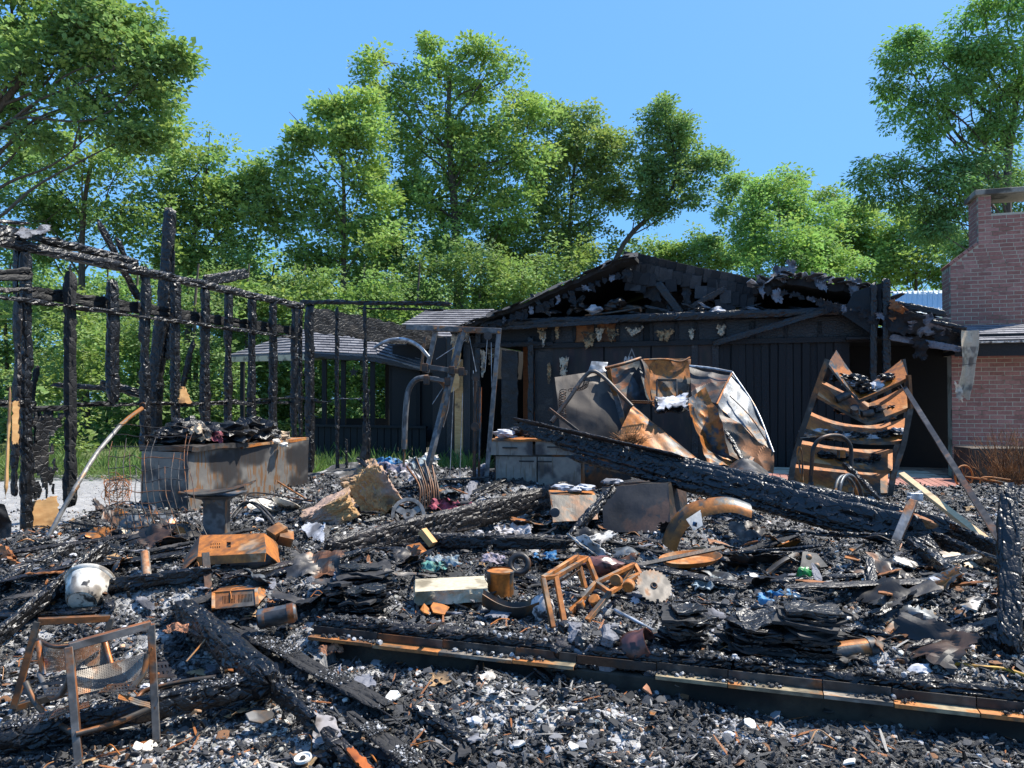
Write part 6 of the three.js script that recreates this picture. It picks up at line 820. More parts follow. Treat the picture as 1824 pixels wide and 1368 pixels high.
// ------------------------------------------------------------------ crumpled appliance panels
{
  const pn = (l, m, pts, o = {}, name = 'crumpled_panel', cat = 'sheet metal') => single(name, patch(pts.map(([x, y, d]) => P(x, y, d)), { amp: 0.03, freq: 1.7, th: 0.006, n: 34, m: 34, crease: 0.28, ridge: true, ...o }), m, l, cat);
  pn('large soot brown panel leaning behind the slanting beam', M.cabinetDark, [[1000, 800, 8.5], [1112, 775, 8.6], [1076, 660, 9.0], [988, 672, 8.8]], { seed: 1, amp: 0.01, bend: (u, v) => 0.05 * Math.sin(v * 3) });
  pn('folded pale tin strip above the soot brown panel', M.galv, [[1046, 666, 8.85], [1078, 664, 8.9], [1082, 646, 9.0], [1053, 644, 8.9]], { seed: 2, n: 10, m: 10 });
  { const g = thing('appliance_shell', 'blue grey appliance shell with rust streaks and bent rim', 'appliance'), c = [P(1108, 760, 8.7), P(1160, 712, 8.9), P(1140, 641, 9.1), P(1080, 655, 8.9)]; part('panel', patch(c, { n: 30, m: 30, ridge: true, freq: 1.8, crease: 0.28, amp: 0.027, th: 0.006, seed: 3 }), M.steelBlue, g); part('rim', tube([P(1078, 656, 8.85), P(1110, 648, 8.9), P(1141, 638, 9.05)], 0.022), M.rustBrown, g); part('rim', tube([P(1141, 640, 9.05), P(1150, 672, 8.95), P(1160, 712, 8.85)], 0.018), M.steelDark, g); part('flange', patch([P(1080, 655, 8.9), P(1108, 760, 8.65), P(1120, 770, 8.6), P(1086, 656, 8.8)], { n: 30, m: 30, ridge: true, freq: 1.8, crease: 0.28, amp: 0.025, seed: 4 }), M.rustMixed, g); settle(g); }
  { const g = thing('appliance_shell', 'bright orange rusted appliance back with square recess', 'appliance'); part('panel', patch([P(1162, 722, 8.9), P(1226, 720, 9.0), P(1229, 641, 9.2), P(1146, 640, 9.1)], { n: 30, m: 30, ridge: true, freq: 1.8, crease: 0.28, amp: 0.036, th: 0.006, seed: 5, bend: (u, v) => 0.06 * u * (1 - u) * v }), M.rust, g); part('recess_frame', mergeGeometries([bar(P(1170, 706, 8.85), P(1170, 677, 8.9), 0.02, 0.03), bar(P(1170, 677, 8.9), P(1205, 677, 8.95), 0.02, 0.03), bar(P(1205, 677, 8.95), P(1206, 706, 8.85), 0.02, 0.03)]), M.rustBrown, g); part('wing', patch([P(1140, 641, 9.0), P(1146, 640, 9.1), P(1166, 725, 8.8), P(1152, 700, 8.6)], { n: 30, m: 30, ridge: true, freq: 1.8, crease: 0.28, amp: 0.025, seed: 6 }), M.rustBrown, g); part('top_lip', tube([P(1146, 641, 9.05), P(1185, 640, 9.1), P(1212, 644, 9.1), P(1229, 637, 9.15)], 0.012), M.rust, g); settle(g); }
  { const A = P(1132, 712, 8.4), B = P(1275, 830, 7.9), C = P(1180, 845, 7.7), E = P(1098, 778, 8.1); single('crumpled_panel', solid((u, v) => { const r = V().lerpVectors(A, B, u), s = V().lerpVectors(E, C, u), p = V().lerpVectors(r, s, v), k = Math.max(0, 1 - v * 5); p.y -= 0.10 * k * k * 1.2; p.z -= 0.16 * k; p.z += 0.02 * fbm(u * 5, v * 5, 3, 2); p.y += 0.02 * fbm(u * 4, v * 4, 9, 2); return p; }, 30, 30, 0.006, { crease: 0.5 }), M.rustMixed2, 'orange rolled edge sheet sliding down over the slanting beam', 'sheet metal'); }
  pn('twisted grey steel sheet with rust stained foot', M.rustMixed2, [[1262, 832, 7.9], [1335, 830, 8.0], [1256, 690, 8.6], [1220, 712, 8.4]], { seed: 8, amp: 0.05, freq: 2.2, bend: (u, v) => -0.16 * Math.sin(u * 3.1) * Math.sin(v * 3.1) });
  { const g = thing('appliance_shell', 'silver fridge door shell twisted into a tall wedge', 'appliance'); part('outer_face', patch([P(1279, 720, 8.3), P(1376, 806, 8.0), P(1340, 720, 8.5), P(1303, 664, 8.8)], { n: 30, m: 30, ridge: true, freq: 1.8, crease: 0.28, amp: 0.025, th: 0.008, seed: 9 }), M.coolSteel, g); part('inner_face', patch([P(1232, 704, 8.7), P(1277, 720, 8.5), P(1303, 666, 8.9), P(1228, 653, 9.1)], { n: 30, m: 30, ridge: true, freq: 1.8, crease: 0.28, amp: 0.027, th: 0.008, seed: 10 }), M.steelDark, g); part('lower_face', patch([P(1300, 810, 7.95), P(1376, 845, 7.9), P(1377, 806, 8.0), P(1278, 722, 8.3)], { n: 30, m: 30, ridge: true, freq: 1.8, crease: 0.28, amp: 0.036, th: 0.008, seed: 11 }), M.rustBrown, g); part('rim', tube([P(1228, 652, 9.05), P(1265, 656, 8.95), P(1304, 663, 8.8)], 0.016), M.galv, g); part('rim', tube([P(1304, 663, 8.78), P(1345, 725, 8.45), P(1378, 806, 7.98)], 0.012), M.galv, g); part('rim', tube([P(1303, 665, 8.75), P(1290, 692, 8.55), P(1277, 720, 8.28)], 0.012), M.rust, g); part('crease', tube([P(1300, 705, 8.4), P(1335, 740, 8.22), P(1365, 785, 8.06)], 0.007), M.steelDark, g); settle(g); }
  { const g = thing('ash_tray_panel', 'charred panel capped with hairy ash between rusted sheets', 'burnt panel'); part('panel', patch([P(1168, 735, 8.2), P(1224, 730, 8.2), P(1226, 706, 8.5), P(1165, 712, 8.5)], { amp: 0.03, freq: 7, th: 0.02, seed: 12, rag: 0.04 }), M.char, g); part('ash_crust', patch([P(1172, 727, 8.18), P(1222, 722, 8.18), P(1222, 704, 8.45), P(1170, 706, 8.45)], { amp: 0.03, freq: 8, th: 0.015, seed: 13, rag: 0.05 }), M.ash, g); settle(g); }
  pn('grey cracked hood panel resting behind the slanting beam', M.shadedSootySteel, [[1300, 860, 6.6], [1392, 876, 6.2], [1365, 838, 6.9], [1290, 836, 7]], { seed: 14, bend: (u, v) => 0.12 * Math.sin(u * 3.1) });
  pn('pink grey curved strip resting behind the slanting beam', M.terra, [[1285, 845, 6.8], [1325, 850, 6.6], [1318, 832, 6.8], [1288, 836, 6.9]], { seed: 15, n: 10, m: 10 });
  single('pan_handle', bar(P(1320, 850, 6.7), P(1340, 815, 6.9), 0.05, 0.03, 0.4, 0.01), M.rustBrown, 'brown flat handle poking up over the slanting beam', 'handle');
  cb('charred_stick', 'scaly charred stick leaning on the rusted sheets', P(1326, 826, 7.6), P(1293, 768, 7.9), 0.055, 0.055, { seg: 0.016 }, M.char, 'stick');
  { const g = thing('bent_tube_frame', 'bent steel tube arch over the soot brown panel', 'tube'); part('tube', tube([P(982, 752, 8.0), P(1010, 715, 8.1), P(1044, 668, 8.2), P(1056, 661, 8.2), P(1070, 668, 8.2), P(1126, 724, 8.0)], 0.022, 40, 9), M.shadedSootySteel, g); part('brace', bar(P(978, 728, 7.9), P(1030, 768, 7.8), 0.03, 0.03), M.steelDark, g); settle(g); }
  const helix = (pts, r, turns, w) => { const c = new THREE.CatmullRomCurve3(pts), out = []; const n = turns * 8; for (let i = 0; i <= n; i++) { const p = c.getPoint(i / n), a = i / 8 * 6.283; out.push(p.add(V(Math.cos(a) * r, Math.sin(a) * r * 0.5, Math.sin(a) * r))); } return tube(out, w, n * 2, 4); };
  single('coil_spring', helix([P(1046, 675, 8.3), P(1040, 690, 8.3), P(1015, 695, 8.3)], 0.03, 12, 0.004), M.steelDark, 'upper sprung coil hanging from the bent tube', 'spring');
  single('coil_spring', helix([P(1003, 695, 8.2), P(1001, 720, 8.2), P(1003, 742, 8.2)], 0.035, 11, 0.005), M.steelDark, 'lower sprung coil hanging before the soot brown panel', 'spring');
  single('coil_spring', helix([P(1125, 716, 8.2), P(1145, 716, 8.2), P(1166, 717, 8.2)], 0.025, 10, 0.005), M.rustBrown, 'rusty coil bridging the orange sheet and ash panel', 'spring');
  { const g = thing('straw_tuft', 'tuft of brown straw caught on the slanting beam', 'straw'), q = rng(4); const gs = []; for (let i = 0; i < 260; i++) { const c = P(1122 + 26 * (q() + q() - 1), 790 + 5 * (q() - 0.5), 6.72), a = V(q() - 0.5, q() * 0.5, q() - 0.5).multiplyScalar(0.22); gs.push(tube([c, c.clone().addScaledVector(a, 0.5).add(V(0, 0.03 * q(), 0)), c.clone().add(a)], 0.0016, 4, 3)); } part('straw', mergeGeometries(gs), M.straw, g).userData.kind = 'stuff'; settle(g); }
}
// ------------------------------------------------------------------ sagging steel shelves
{
  const g = thing('metal_shelving', 'sagging rusted steel shelving unit with five bent shelves', 'shelving'), q3 = (a, b, c, t) => V().addScaledVector(a, (1 - t) * (1 - 2 * t)).addScaledVector(b, 4 * t * (1 - t)).addScaledVector(c, t * (2 * t - 1));
  const sh = [[[[1475, 648], [1530, 712], [1617, 672]], [[1490, 624], [1538, 690], [1606, 640]], 1], [[[1453, 702], [1545, 752], [1621, 724]], [[1462, 676], [1548, 718], [1612, 688]], 1], [[[1432, 762], [1522, 784], [1610, 784]], [[1438, 730], [1525, 757], [1612, 744]], 0], [[[1416, 818], [1505, 832], [1590, 838]], [[1422, 783], [1508, 798], [1590, 800]], 0], [[[1408, 866], [1495, 875], [1580, 878]], [[1412, 826], [1495, 836], [1582, 842]], 0]];
  const vq = (f, t) => { if (t < 0.5) return V().lerpVectors(f[0], f[1], t * 2); return V().lerpVectors(f[1], f[2], t * 2 - 1); };
  sh.forEach(([f, b, v], i) => { const F = f.map(([x, y]) => P(x, y, 8.15)), B = b.map(([x, y]) => P(x, y, 8.5)), cur = v ? (X, t) => vq(X, t).lerp(q3(...X, t), 0.15) : (X, t) => q3(...X, t); const s = part('shelf', solid((u, w) => V().lerpVectors(cur(F, u), cur(B, u), w).add(V(0, 0.008 * fbm(u * 6, w * 4, i, 2), 0)), 26, 10, 0.004, { crease: 0.5 }), i === 0 ? M.rustMixed2 : M.rust, g); part('front_lip', solid((u, w) => cur(F, u).add(V(0, -0.035 * w, 0.004)), 26, 2, 0.004), M.rustBrown, s); });
  for (const [pts, d] of [[[[1474, 640], [1452, 700], [1430, 764], [1414, 820], [1402, 890]], 8.12], [[[1490, 628], [1470, 676], [1440, 735], [1420, 790], [1410, 880]], 8.52], [[[1618, 668], [1622, 728], [1610, 790], [1592, 845], [1582, 905]], 8.12], [[[1608, 640], [1616, 690], [1614, 745], [1594, 805], [1586, 880]], 8.52]]) { const p = pts.map(([x, y]) => P(x, y, d)), po = part('post', angleBar(p[0], p[1], 0.06, 0.005, 1.57), M.rustBrown, g); const rest = []; for (let i = 1; i < 4; i++) rest.push(angleBar(p[i], p[i + 1], 0.06, 0.005, 1.57)); part('post_length', mergeGeometries(rest), M.shadedSootySteel, po); }
  part('brace', bar(P(1425, 780, 8.1), P(1470, 776, 8.1), 0.01, 0.01), M.rust, g); part('brace', bar(P(1600, 690, 8.55), P(1645, 745, 8.7), 0.02, 0.004), M.shadedSootySteel, g); settle(g);
  const rr = rng(71); [[1530, 690], [1515, 682], [1545, 695], [1525, 675], [1556, 690], [1495, 672], [1580, 672]].forEach(([x, y], i) => { const c = P(x, y, 8.28), e = lump(0.06 + 0.05 * rr(), 1.3, 0.6, 0.9, 130 + i, 3, 0.7, 2.4); e.translate(c.x, c.y, c.z); single('burnt_rubble', e, i % 3 === 1 ? M.ash : M.char, 'burnt paper rubble on the top sagging shelf', 'rubble', 'rubble on the top shelf'); });
  for (let i = 0; i < 16; i++) { const x = 1440 + 160 * (i / 15), c = P(x, 764 + 14 * Math.sin((x - 1430) / 60) * 0.8 + 6 * rr(), 8.25), e = lump(0.05 + 0.05 * rr(), 1.3, 0.5, 0.9, 150 + i, 3, 0.7, 2.4); e.translate(c.x, c.y, c.z); single('burnt_rubble', e, i % 5 < 2 ? M.ash : M.char, 'burnt rubble lump on the third sagging shelf', 'rubble', 'rubble on the third shelf'); }
  [[1500, 730], [1560, 730], [1580, 738], [1540, 740], [1590, 728], [1470, 812], [1530, 822], [1560, 815], [1500, 816], [1545, 826]].forEach(([x, y], i) => { const c = P(x, y, 8.3), e = lump(0.05 + 0.03 * rr(), 1.2, 0.6, 0.9, 180 + i, 3, 0.7, 2.4); e.translate(c.x, c.y, c.z); single('burnt_rubble', e, M.char, i < 5 ? 'burnt rubble lump on the second sagging shelf' : 'burnt rubble lump on the fourth sagging shelf', 'rubble', i < 5 ? 'rubble on the second shelf' : 'rubble on the fourth shelf'); });
  const can = (px, py, d, r, l, rx, rz, m, label) => { const c = P(px, py, d), e = lathe([[0, 0], [r * 0.97, 0], [r, 0.006], [r * 0.97, 0.012], [r * 0.97, l - 0.012], [r, l - 0.006], [r * 0.96, l], [r * 0.9, l - 0.006], [0, l - 0.006]], 26); turn(e, rx, 0, rz, c.x, c.y, c.z); return single('metal_can', creased(e, 0.7), m, label, 'can'); };
  can(1490, 712, 8.2, 0.045, 0.15, 0.3, -1.1, M.shadedSootySteel, 'grey can lying on the second shelf near its bent post'); can(1522, 735, 8.15, 0.045, 0.1, 0.9, 0.3, M.steel, 'upright dented can in the sag of the second shelf'); can(1535, 738, 8.15, 0.038, 0.12, 0.2, -1.4, M.shadedSootySteel, 'silver can lying in the sag of the second shelf'); can(1499, 815, 8.2, 0.045, 0.08, 0, 0, M.rust, 'small rusty can standing on the fourth shelf');
  { const t = thing('tube_handle', 'bent dark tube handle in front of the lower shelves', 'tube'); part('tube', tube([P(1442, 880, 7.4), P(1446, 830, 7.4), P(1450, 795, 7.4), P(1464, 780, 7.4), P(1500, 778, 7.5), P(1514, 792, 7.5), P(1516, 835, 7.5)], 0.02, 36, 9), M.steelDark, t); part('burnt_foot', charBetween(P(1442, 915, 7.3), P(1444, 860, 7.4), 0.07, 0.07, { seed: 3 }), M.char, t); settle(t); }
  { const t = thing('hook_rod', 'rusty eye rod standing before the lowest shelf', 'rod'); part('rod', tube([P(1427, 860, 7.6), P(1424, 830, 7.6), P(1420, 805, 7.6), P(1424, 794, 7.6), P(1428, 806, 7.6), P(1430, 858, 7.6)], 0.009, 26), M.rust, t); settle(t); }
  { const t = thing('wheel_rim', 'bare bicycle wheel rim leaning on the slanting beam', 'wheel'), c = P(1517, 893, 6.3), R = 0.22; const e = new THREE.TorusGeometry(R, 0.016, 8, 48); turn(e, -0.15, 0.75, 0, c.x, c.y, c.z); part('rim', boxUV(e), M.steel, t); const e2 = new THREE.TorusGeometry(R * 0.98, 0.014, 8, 48); turn(e2, -0.15, 0.75, 0, c.x - 0.06, c.y, c.z + 0.05); part('rim', boxUV(e2), M.rustMixed, t); for (let k = 0; k < 7; k++) { const a = k / 7 * 6.28, n = V(Math.cos(a) * R, Math.sin(a) * R, 0).applyEuler(new THREE.Euler(-0.15, 0.75, 0, 'YXZ')); part('spoke', pipe(c, c.clone().add(n), 0.003, 4), M.shadedSootySteel, t); } settle(t); }
}
// ------------------------------------------------------------------ leaning lengths on the right
single('pale_plank', bar(P(1606, 845, 6.7), P(1764, 968, 5.3), 0.05, 0.04, 0.3, 0.004), M.woodPale, 'unburnt pale lumber plank slanting to the gravel', 'plank');
{ const g = thing('steel_angle_post', 'long grey steel angle post slanting beside the brick porch', 'steel post'); part('post', angleBar(P(1611, 690, 8.1), P(1792, 980, 5.0), 0.05, 0.005, 0.4), M.shadedSootySteel, g); settle(g); }
{ const g = thing('square_steel_post', 'short square steel post with bracket standing at the beam end', 'steel post'); part('post', bar(P(1588, 985, 4.6), P(1626, 893, 4.8), 0.055, 0.045, 0.3, 0.004), M.steel, g); part('bracket', box(0, 0, 0, 0.08, 0.05, 0.05).applyMatrix4(new THREE.Matrix4().makeTranslation(...P(1630, 885, 4.85).toArray())), M.galv, g); part('bracket', bar(P(1618, 892, 4.8), P(1640, 880, 5), 0.02, 0.05), M.galv, g); settle(g); }
[[[1648, 1045], [1752, 1072], [1738, 1092], [1655, 1058], 3.95, M.white, 'bright white board lying under the scaly rail'], [[1590, 990], [1632, 1006], [1626, 1018], [1594, 1002], 4.3, M.white, 'small bright white board at the square post foot'], [[1672, 985], [1748, 995], [1775, 1030], [1690, 1012], 4.5, M.cream, 'cream bent strip between the charred rails'], [[1008, 952], [1040, 950], [1085, 985], [1058, 988], 5.25, M.paleGrey, 'pale grey curved panel lying before the dark cabinet'], [[1048, 958], [1085, 948], [1100, 952], [1070, 972], 5.45, M.white, 'white panel with a hole behind the pale grey panel']].forEach(([a, b, c, d, z, m, l], i) => single('loose_panel', patch([Q(...a, z), Q(...b, z), Q(...c, z - 0.1), Q(...d, z - 0.12)], { amp: 0.015, th: 0.01, seed: 60 + i, rag: 0.02, bend: i === 3 ? (u, v) => 0.05 * Math.sin(u * 3.1) : undefined }), m, l, 'panel'));
// ------------------------------------------------------------------ fender, brown box, dark cabinet
{
  const g = thing('rusty_fender', 'curved rusty wheel fender with a paper tag', 'fender'), pts = [[1195, 972], [1208, 940], [1232, 915], [1262, 905], [1300, 902], [1332, 912]].map(([x, y], i) => P(x, y, 5.1 - 0.02 * i)), c = new THREE.CatmullRomCurve3(pts);
  part('shell', solid((u, v) => { const p = c.getPointAt(u), t = c.getTangentAt(u), n = V(-t.y, t.x, 0).normalize(), a = (v - 0.5) * 2.6, R = 0.1 * (1 - 0.15 * u); return p.addScaledVector(n, Math.cos(a) * R - R * 0.4).addScaledVector(V(0, -0.2, 1).normalize(), Math.sin(a) * R * 1.05); }, 30, 14, 0.004, { crease: 0.5 }), M.rustMixed, g);
  part('tag', patch([P(1222, 925, 4.95), P(1236, 945, 4.92), P(1252, 936, 4.92), P(1248, 908, 4.98)], { amp: 0.008, th: 0.002, seed: 2 }), M.white, g); part('tag_square', patch([P(1233, 936, 4.905), P(1241, 939, 4.905), P(1242, 931, 4.905), P(1235, 929, 4.905)], { amp: 0, th: 0.002, n: 2, m: 2 }), M.blue, g); part('stay', bar(P(1258, 885, 5.05), P(1256, 908, 5.05), 0.01, 0.01), M.steelDark, g); settle(g);
}
{
  const g = thing('rusty_control_box', 'brown rusted box with round knobs below the slanting beam', 'metal box'), A = P(985, 930, 5.9), B = P(1065, 925, 6.0), C = P(1062, 882, 6.2), D = P(980, 882, 6.1); part('front', patch([A, B, C, D], { amp: 0.008, th: 0.01, seed: 1 }), M.rustBrown, g); part('top', patch([D, C, C.clone().add(V(0, 0, -0.35)), D.clone().add(V(0, 0, -0.35))], { amp: 0.012, th: 0.01, seed: 2 }), M.rust, g); part('side', patch([A, D, D.clone().add(V(0, 0, -0.35)), A.clone().add(V(0, 0, -0.35))], { amp: 0.01, th: 0.01, seed: 3 }), M.rustBrown, g);
  for (const [x, y] of [[988, 912], [1036, 932]]) part('knob', (() => { const e = lathe([[0, 0], [0.035, 0], [0.04, 0.01], [0.036, 0.06], [0, 0.062]], 20); e.rotateX(1.5); const c = P(x, y, 5.85); e.translate(c.x, c.y, c.z); return creased(e, 0.6); })(), M.cabinet, g); settle(g);
  const h = thing('dark_cabinet', 'blackened steel cabinet under the slanting beam', 'cabinet'), a = P(1075, 948, 5.9), b = P(1195, 950, 5.6), c = P(1190, 860, 6.0), d = P(1072, 868, 6.2); part('front', patch([a, b, c, d], { amp: 0.008, th: 0.01, seed: 1 }), M.burntSteel, h); part('side', patch([b, b.clone().add(V(0.25, 0.02, -0.5)), c.clone().add(V(0.25, 0, -0.5)), c], { amp: 0.01, th: 0.01, seed: 2 }), M.burntSteel, h); part('top', patch([d, c, c.clone().add(V(0.25, 0, -0.5)), d.clone().add(V(0.25, 0, -0.5))], { amp: 0.015, th: 0.01, seed: 3 }), M.burntSteel, h); settle(h);
  [[1005, 872], [1025, 876], [1045, 872], [1090, 862]].forEach(([x, y], i) => { const p = P(x, y, 6.25), e = lump(0.05, 1.6, 0.5, 1, 240 + i, 2, 0.6); e.translate(p.x, p.y + 0.02, p.z); single('burnt_rubble', e, M.ash, 'grey ash lump on the brown rusted box', 'rubble', 'ash on the brown box'); });
}
// ------------------------------------------------------------------ drum, stone, stools, saw blade, books, vase ...
{
  const c = bed(891, 1062), g = thing('rusty_drum', 'small upright steel drum with bright rust lid', 'drum'), R = 0.082, h = 0.175; const e = lathe([[R * 0.98, 0], [R, 0.008], [R * 0.98, 0.016], [R * 0.97, h * 0.5], [R * 0.98, h - 0.015], [R * 1.03, h - 0.008], [R, h]], 40); const p = e.attributes.position; for (let i = 0; i < p.count; i++) { const k = 1 + 0.04 * fbm(p.getX(i) * 20, p.getY(i) * 14, p.getZ(i) * 20, 2); p.setX(i, p.getX(i) * k); p.setZ(i, p.getZ(i) * k); } e.translate(c.x, c.y - 0.02, c.z); part('body', creased(e, 0.8), M.rustMixed, g); const l = new THREE.CylinderGeometry(R * 0.97, R * 0.97, 0.006, 36); l.translate(c.x, c.y + h - 0.03, c.z); part('lid', boxUV(l), M.rust, g); settle(g);
}
{
  const g = new THREE.BoxGeometry(0.4, 0.075, 0.26, 26, 6, 18), p = g.attributes.position, v = V(); for (let i = 0; i < p.count; i++) { v.fromBufferAttribute(p, i); const e = v.y > 0.03 ? 0.1 : 1; v.x += e * 0.018 * fbm(v.x * 9, v.y * 22, v.z * 22, 3) * 2; v.z += e * 0.018 * fbm(v.x * 22, v.y * 22, v.z * 9 + 7, 3) * 2; if (v.y <= 0.03) v.y += 0.006 * fbm(v.x * 30, 1, v.z * 30, 2); p.setXYZ(i, v.x, v.y, v.z); }
  const c = Q(803, 1048, 4.3); turn(g, 0.03, 0.12, 0.02, c.x, c.y - 0.01, c.z); single('stone_slab', creased(g, 0.8), M.stone, 'cream stone slab lying flat before the rusty drum', 'stone');
}
function stool(label, P4, w) { const g = thing('rusty_stool_frame', label, 'stool frame'); const [a, b, c, d, e, f, h, i] = P4; for (const [x, y] of [[a, b], [c, d], [e, f], [h, i]]) part('leg', bar(x, y, w, w, 0, 0.003), M.rust, g); for (const [x, y] of [[b, d], [f, i], [b, f], [d, i]]) part('rail', bar(x, y, w * 0.9, w * 0.9, 0, 0.003), M.rust, g); part('stretcher', tube([a.clone().lerp(b, 0.75), e.clone().lerp(f, 0.6)], 0.007), M.rustBrown, g); settle(g); }
stool('rusty square tube stool frame standing behind the sill', [Q(985, 1118, 3.95), Q(967, 1030, 3.98), Q(1006, 1113, 3.98), Q(990, 1027, 4.02), Q(1042, 1048, 4.3), Q(1027, 992, 4.35), Q(1066, 1045, 4.35), Q(1046, 994, 4.42)], 0.026);
stool('rusty square tube stool frame toppled on its side', [Q(1014, 1092, 4.05), Q(1062, 1038, 4.2), Q(1046, 1106, 4.0), Q(1086, 1056, 4.1), Q(1098, 1052, 4.35), Q(1130, 1005, 4.45), Q(1085, 1045, 4.4), Q(1140, 1022, 4.4)], 0.026);
{
  const c = Q(1165, 1044, 4.25), R = 0.105, s = new THREE.Shape(), n = 28; for (let i = 0; i < n; i++) { const a = i / n * 6.283, b = (i + 0.75) / n * 6.283; const f = (x, r) => [Math.cos(x) * r, Math.sin(x) * r]; const A = f(a, R), B = f(b, R * 0.9); i ? s.lineTo(...A) : s.moveTo(...A); s.lineTo(...B); } const hole = new THREE.Path(); hole.absarc(0, 0, 0.011, 0, 6.283); s.holes.push(hole);
  const e = new THREE.ExtrudeGeometry(s, { depth: 0.004, bevelEnabled: false }); turn(e, -0.75, 0.15, 0.2, c.x, c.y, c.z); const g = thing('saw_blade', 'rusty circular saw blade lying on pale rubble', 'saw blade'); part('blade', flat(e), M.rustPale, g); const hb = new THREE.TorusGeometry(0.016, 0.004, 6, 20); turn(hb, -0.75, 0.15, 0.2, c.x, c.y + 0.006, c.z + 0.004); part('arbor_ring', boxUV(hb), M.rustBrown, g); settle(g);
}
function books(label, c, w, h, d, n, ry, rx, lean, m = M.paper) { const g = thing('burnt_book_stack', label, 'book stack'), q = rng(Math.round(c.x * 97 + 400)); n = Math.round(n * 1.7); c.y -= 0.02; for (let i = 0; i < n; i++) { const y = (i + 0.5) / n * h, th = h / n * (0.75 + 0.5 * q()), cu = 0.10 * (q() - 0.3); const e = new THREE.BoxGeometry(w * (0.6 + 0.45 * q()), th, d * (0.6 + 0.45 * q()), 10, 1, 8), p = e.attributes.position, k0 = q() * 20; for (let k = 0; k < p.count; k++) { const x = p.getX(k), z = p.getZ(k); p.setY(k, p.getY(k) + cu * (x / w) ** 2 + 0.03 * fbm(x * 9 + k0, 1, z * 9, 3)); p.setX(k, x + 0.03 * fbm(k0, z * 16, 1, 3)); p.setZ(k, z + 0.03 * fbm(k0, x * 16, 4, 3)); } e.rotateZ(0.2 * (q() - 0.5)); e.rotateX(0.2 * (q() - 0.5)); e.rotateY(0.9 * (q() - 0.5)); e.translate(lean * y + 0.05 * (q() - 0.5), y, 0.05 * (q() - 0.5)); turn(e, rx, ry, 0, c.x, c.y, c.z); part('book', flat(e), [M.char, m, M.char, m, M.charGrey][Math.floor(q() * 4.25)], g); } settle(g); }
books('charred book stack with upright pages behind the sill', Q(1215, 1150, 3.95), 0.16, 0.2, 0.22, 9, 0.2, 0, 0.05); books('broad heap of charred books with curled covers', Q(1345, 1150, 3.95), 0.30, 0.15, 0.26, 9, -0.1, 0.05, 0.15); books('tall block of charred books beside the rusty canister', Q(1440, 1152, 3.85), 0.26, 0.2, 0.24, 9, -0.15, 0, 0.0); books('charred book pile with a red cover before the joist', Q(655, 1085, 4.4), 0.2, 0.14, 0.2, 7, 0.1, 0, 0.05); books('curled charred magazine pile below the brown beam', Q(650, 1045, 4.8), 0.32, 0.14, 0.25, 8, 0.2, 0, -0.1); books('small charred book stack beside the red cover pile', Q(598, 1088, 4.4), 0.12, 0.17, 0.18, 6, 0.4, 0, 0.0);
single('red_book', patch([Q(628, 1062, 4.25), Q(652, 1060, 4.25), Q(650, 1048, 4.35), Q(630, 1048, 4.35)], { amp: 0.008, th: 0.012, rag: 0.01 }), plain(0x8a2f34), 'dark red book cover between charred pages', 'book');
{ // broken brown vase
  const c = Q(1128, 1160, 3.75), g = thing('broken_vase', 'broken brown ceramic vase lying over the flashing', 'vase'), pr = t => 0.035 + 0.045 * Math.sin(Math.min(1, t * 1.25) * 2.3); const e = solid((u, v) => { const a = u * 5.2 + 0.5, t = v, r = pr(t) + 0.004 * fbm(u * 5, v * 5, 1, 2); return V(r * Math.cos(a), (t - 0.5) * 0.2, r * Math.sin(a)); }, 34, 22, 0.007, { crease: 0.7, keep: (u, v) => !(v < 0.28 + 0.3 * Math.abs(fbm(u * 5, 2, 3, 3)) && u > 0.15 && u < 0.8) }); turn(e, 0.9, 0.3, -0.7, c.x, c.y, c.z); part('body', e, M.brownVase, g); settle(g);
}
{ // white broken pot
  const c = bed(146, 1092), g = thing('broken_pot', 'broken white ceramic pot lying behind the patio chair', 'pot'), e = solid((u, v) => { const a = u * 6.283, r = lerp(0.075, 0.125, Math.pow(v, 0.7)) + (v > 0.9 ? 0.01 : 0); return V(r * Math.cos(a), v * 0.17, r * Math.sin(a)); }, 48, 20, 0.009, { crease: 0.7, keep: (u, v) => !(u > 0.84 && u < 0.97 && v > 0.5 + 0.5 * Math.abs(fbm(u * 14, 1, 2, 2))) }); turn(e, -1.0, 0.5, -0.25, c.x, c.y + 0.07, c.z); part('body', e, M.enamel, g); const bs = new THREE.CylinderGeometry(0.076, 0.074, 0.012, 36); turn(bs, -1.0, 0.5, -0.25, c.x, c.y + 0.07, c.z); part('base', boxUV(bs), M.enamel, g); settle(g);
}
{ // rusty slotted tray
  const g = thing('slotted_tray', 'brown slotted metal tray lying behind the silver canister', 'metal tray'), a = Q(380, 1085, 4.25), b = Q(458, 1078, 4.25), c = Q(456, 1050, 4.4), d = Q(380, 1056, 4.4); part('slotted_face', patch([a, b, c, d], { amp: 0.002, th: 0.006, n: 61, m: 12, keep: (u, v) => !(v > 0.25 && v < 0.75 && ((u > 0.2 && u < 0.5) || (u > 0.58 && u < 0.88)) && Math.floor(u * 61) % 2) }), M.rustBrown, g); part('rim', mergeGeometries([bar(d, c, 0.02, 0.015), bar(c, b, 0.02, 0.015), bar(a, d, 0.02, 0.015)]), M.rust, g); part('end', patch([b, Q(474, 1060, 4.6), Q(472, 1040, 4.7), c], { amp: 0.004, th: 0.006 }), M.rust, g); part('back', patch([d, c, Q(472, 1040, 4.7), Q(395, 1044, 4.7)], { amp: 0.006, th: 0.005 }), M.rustBrown, g); settle(g);
}
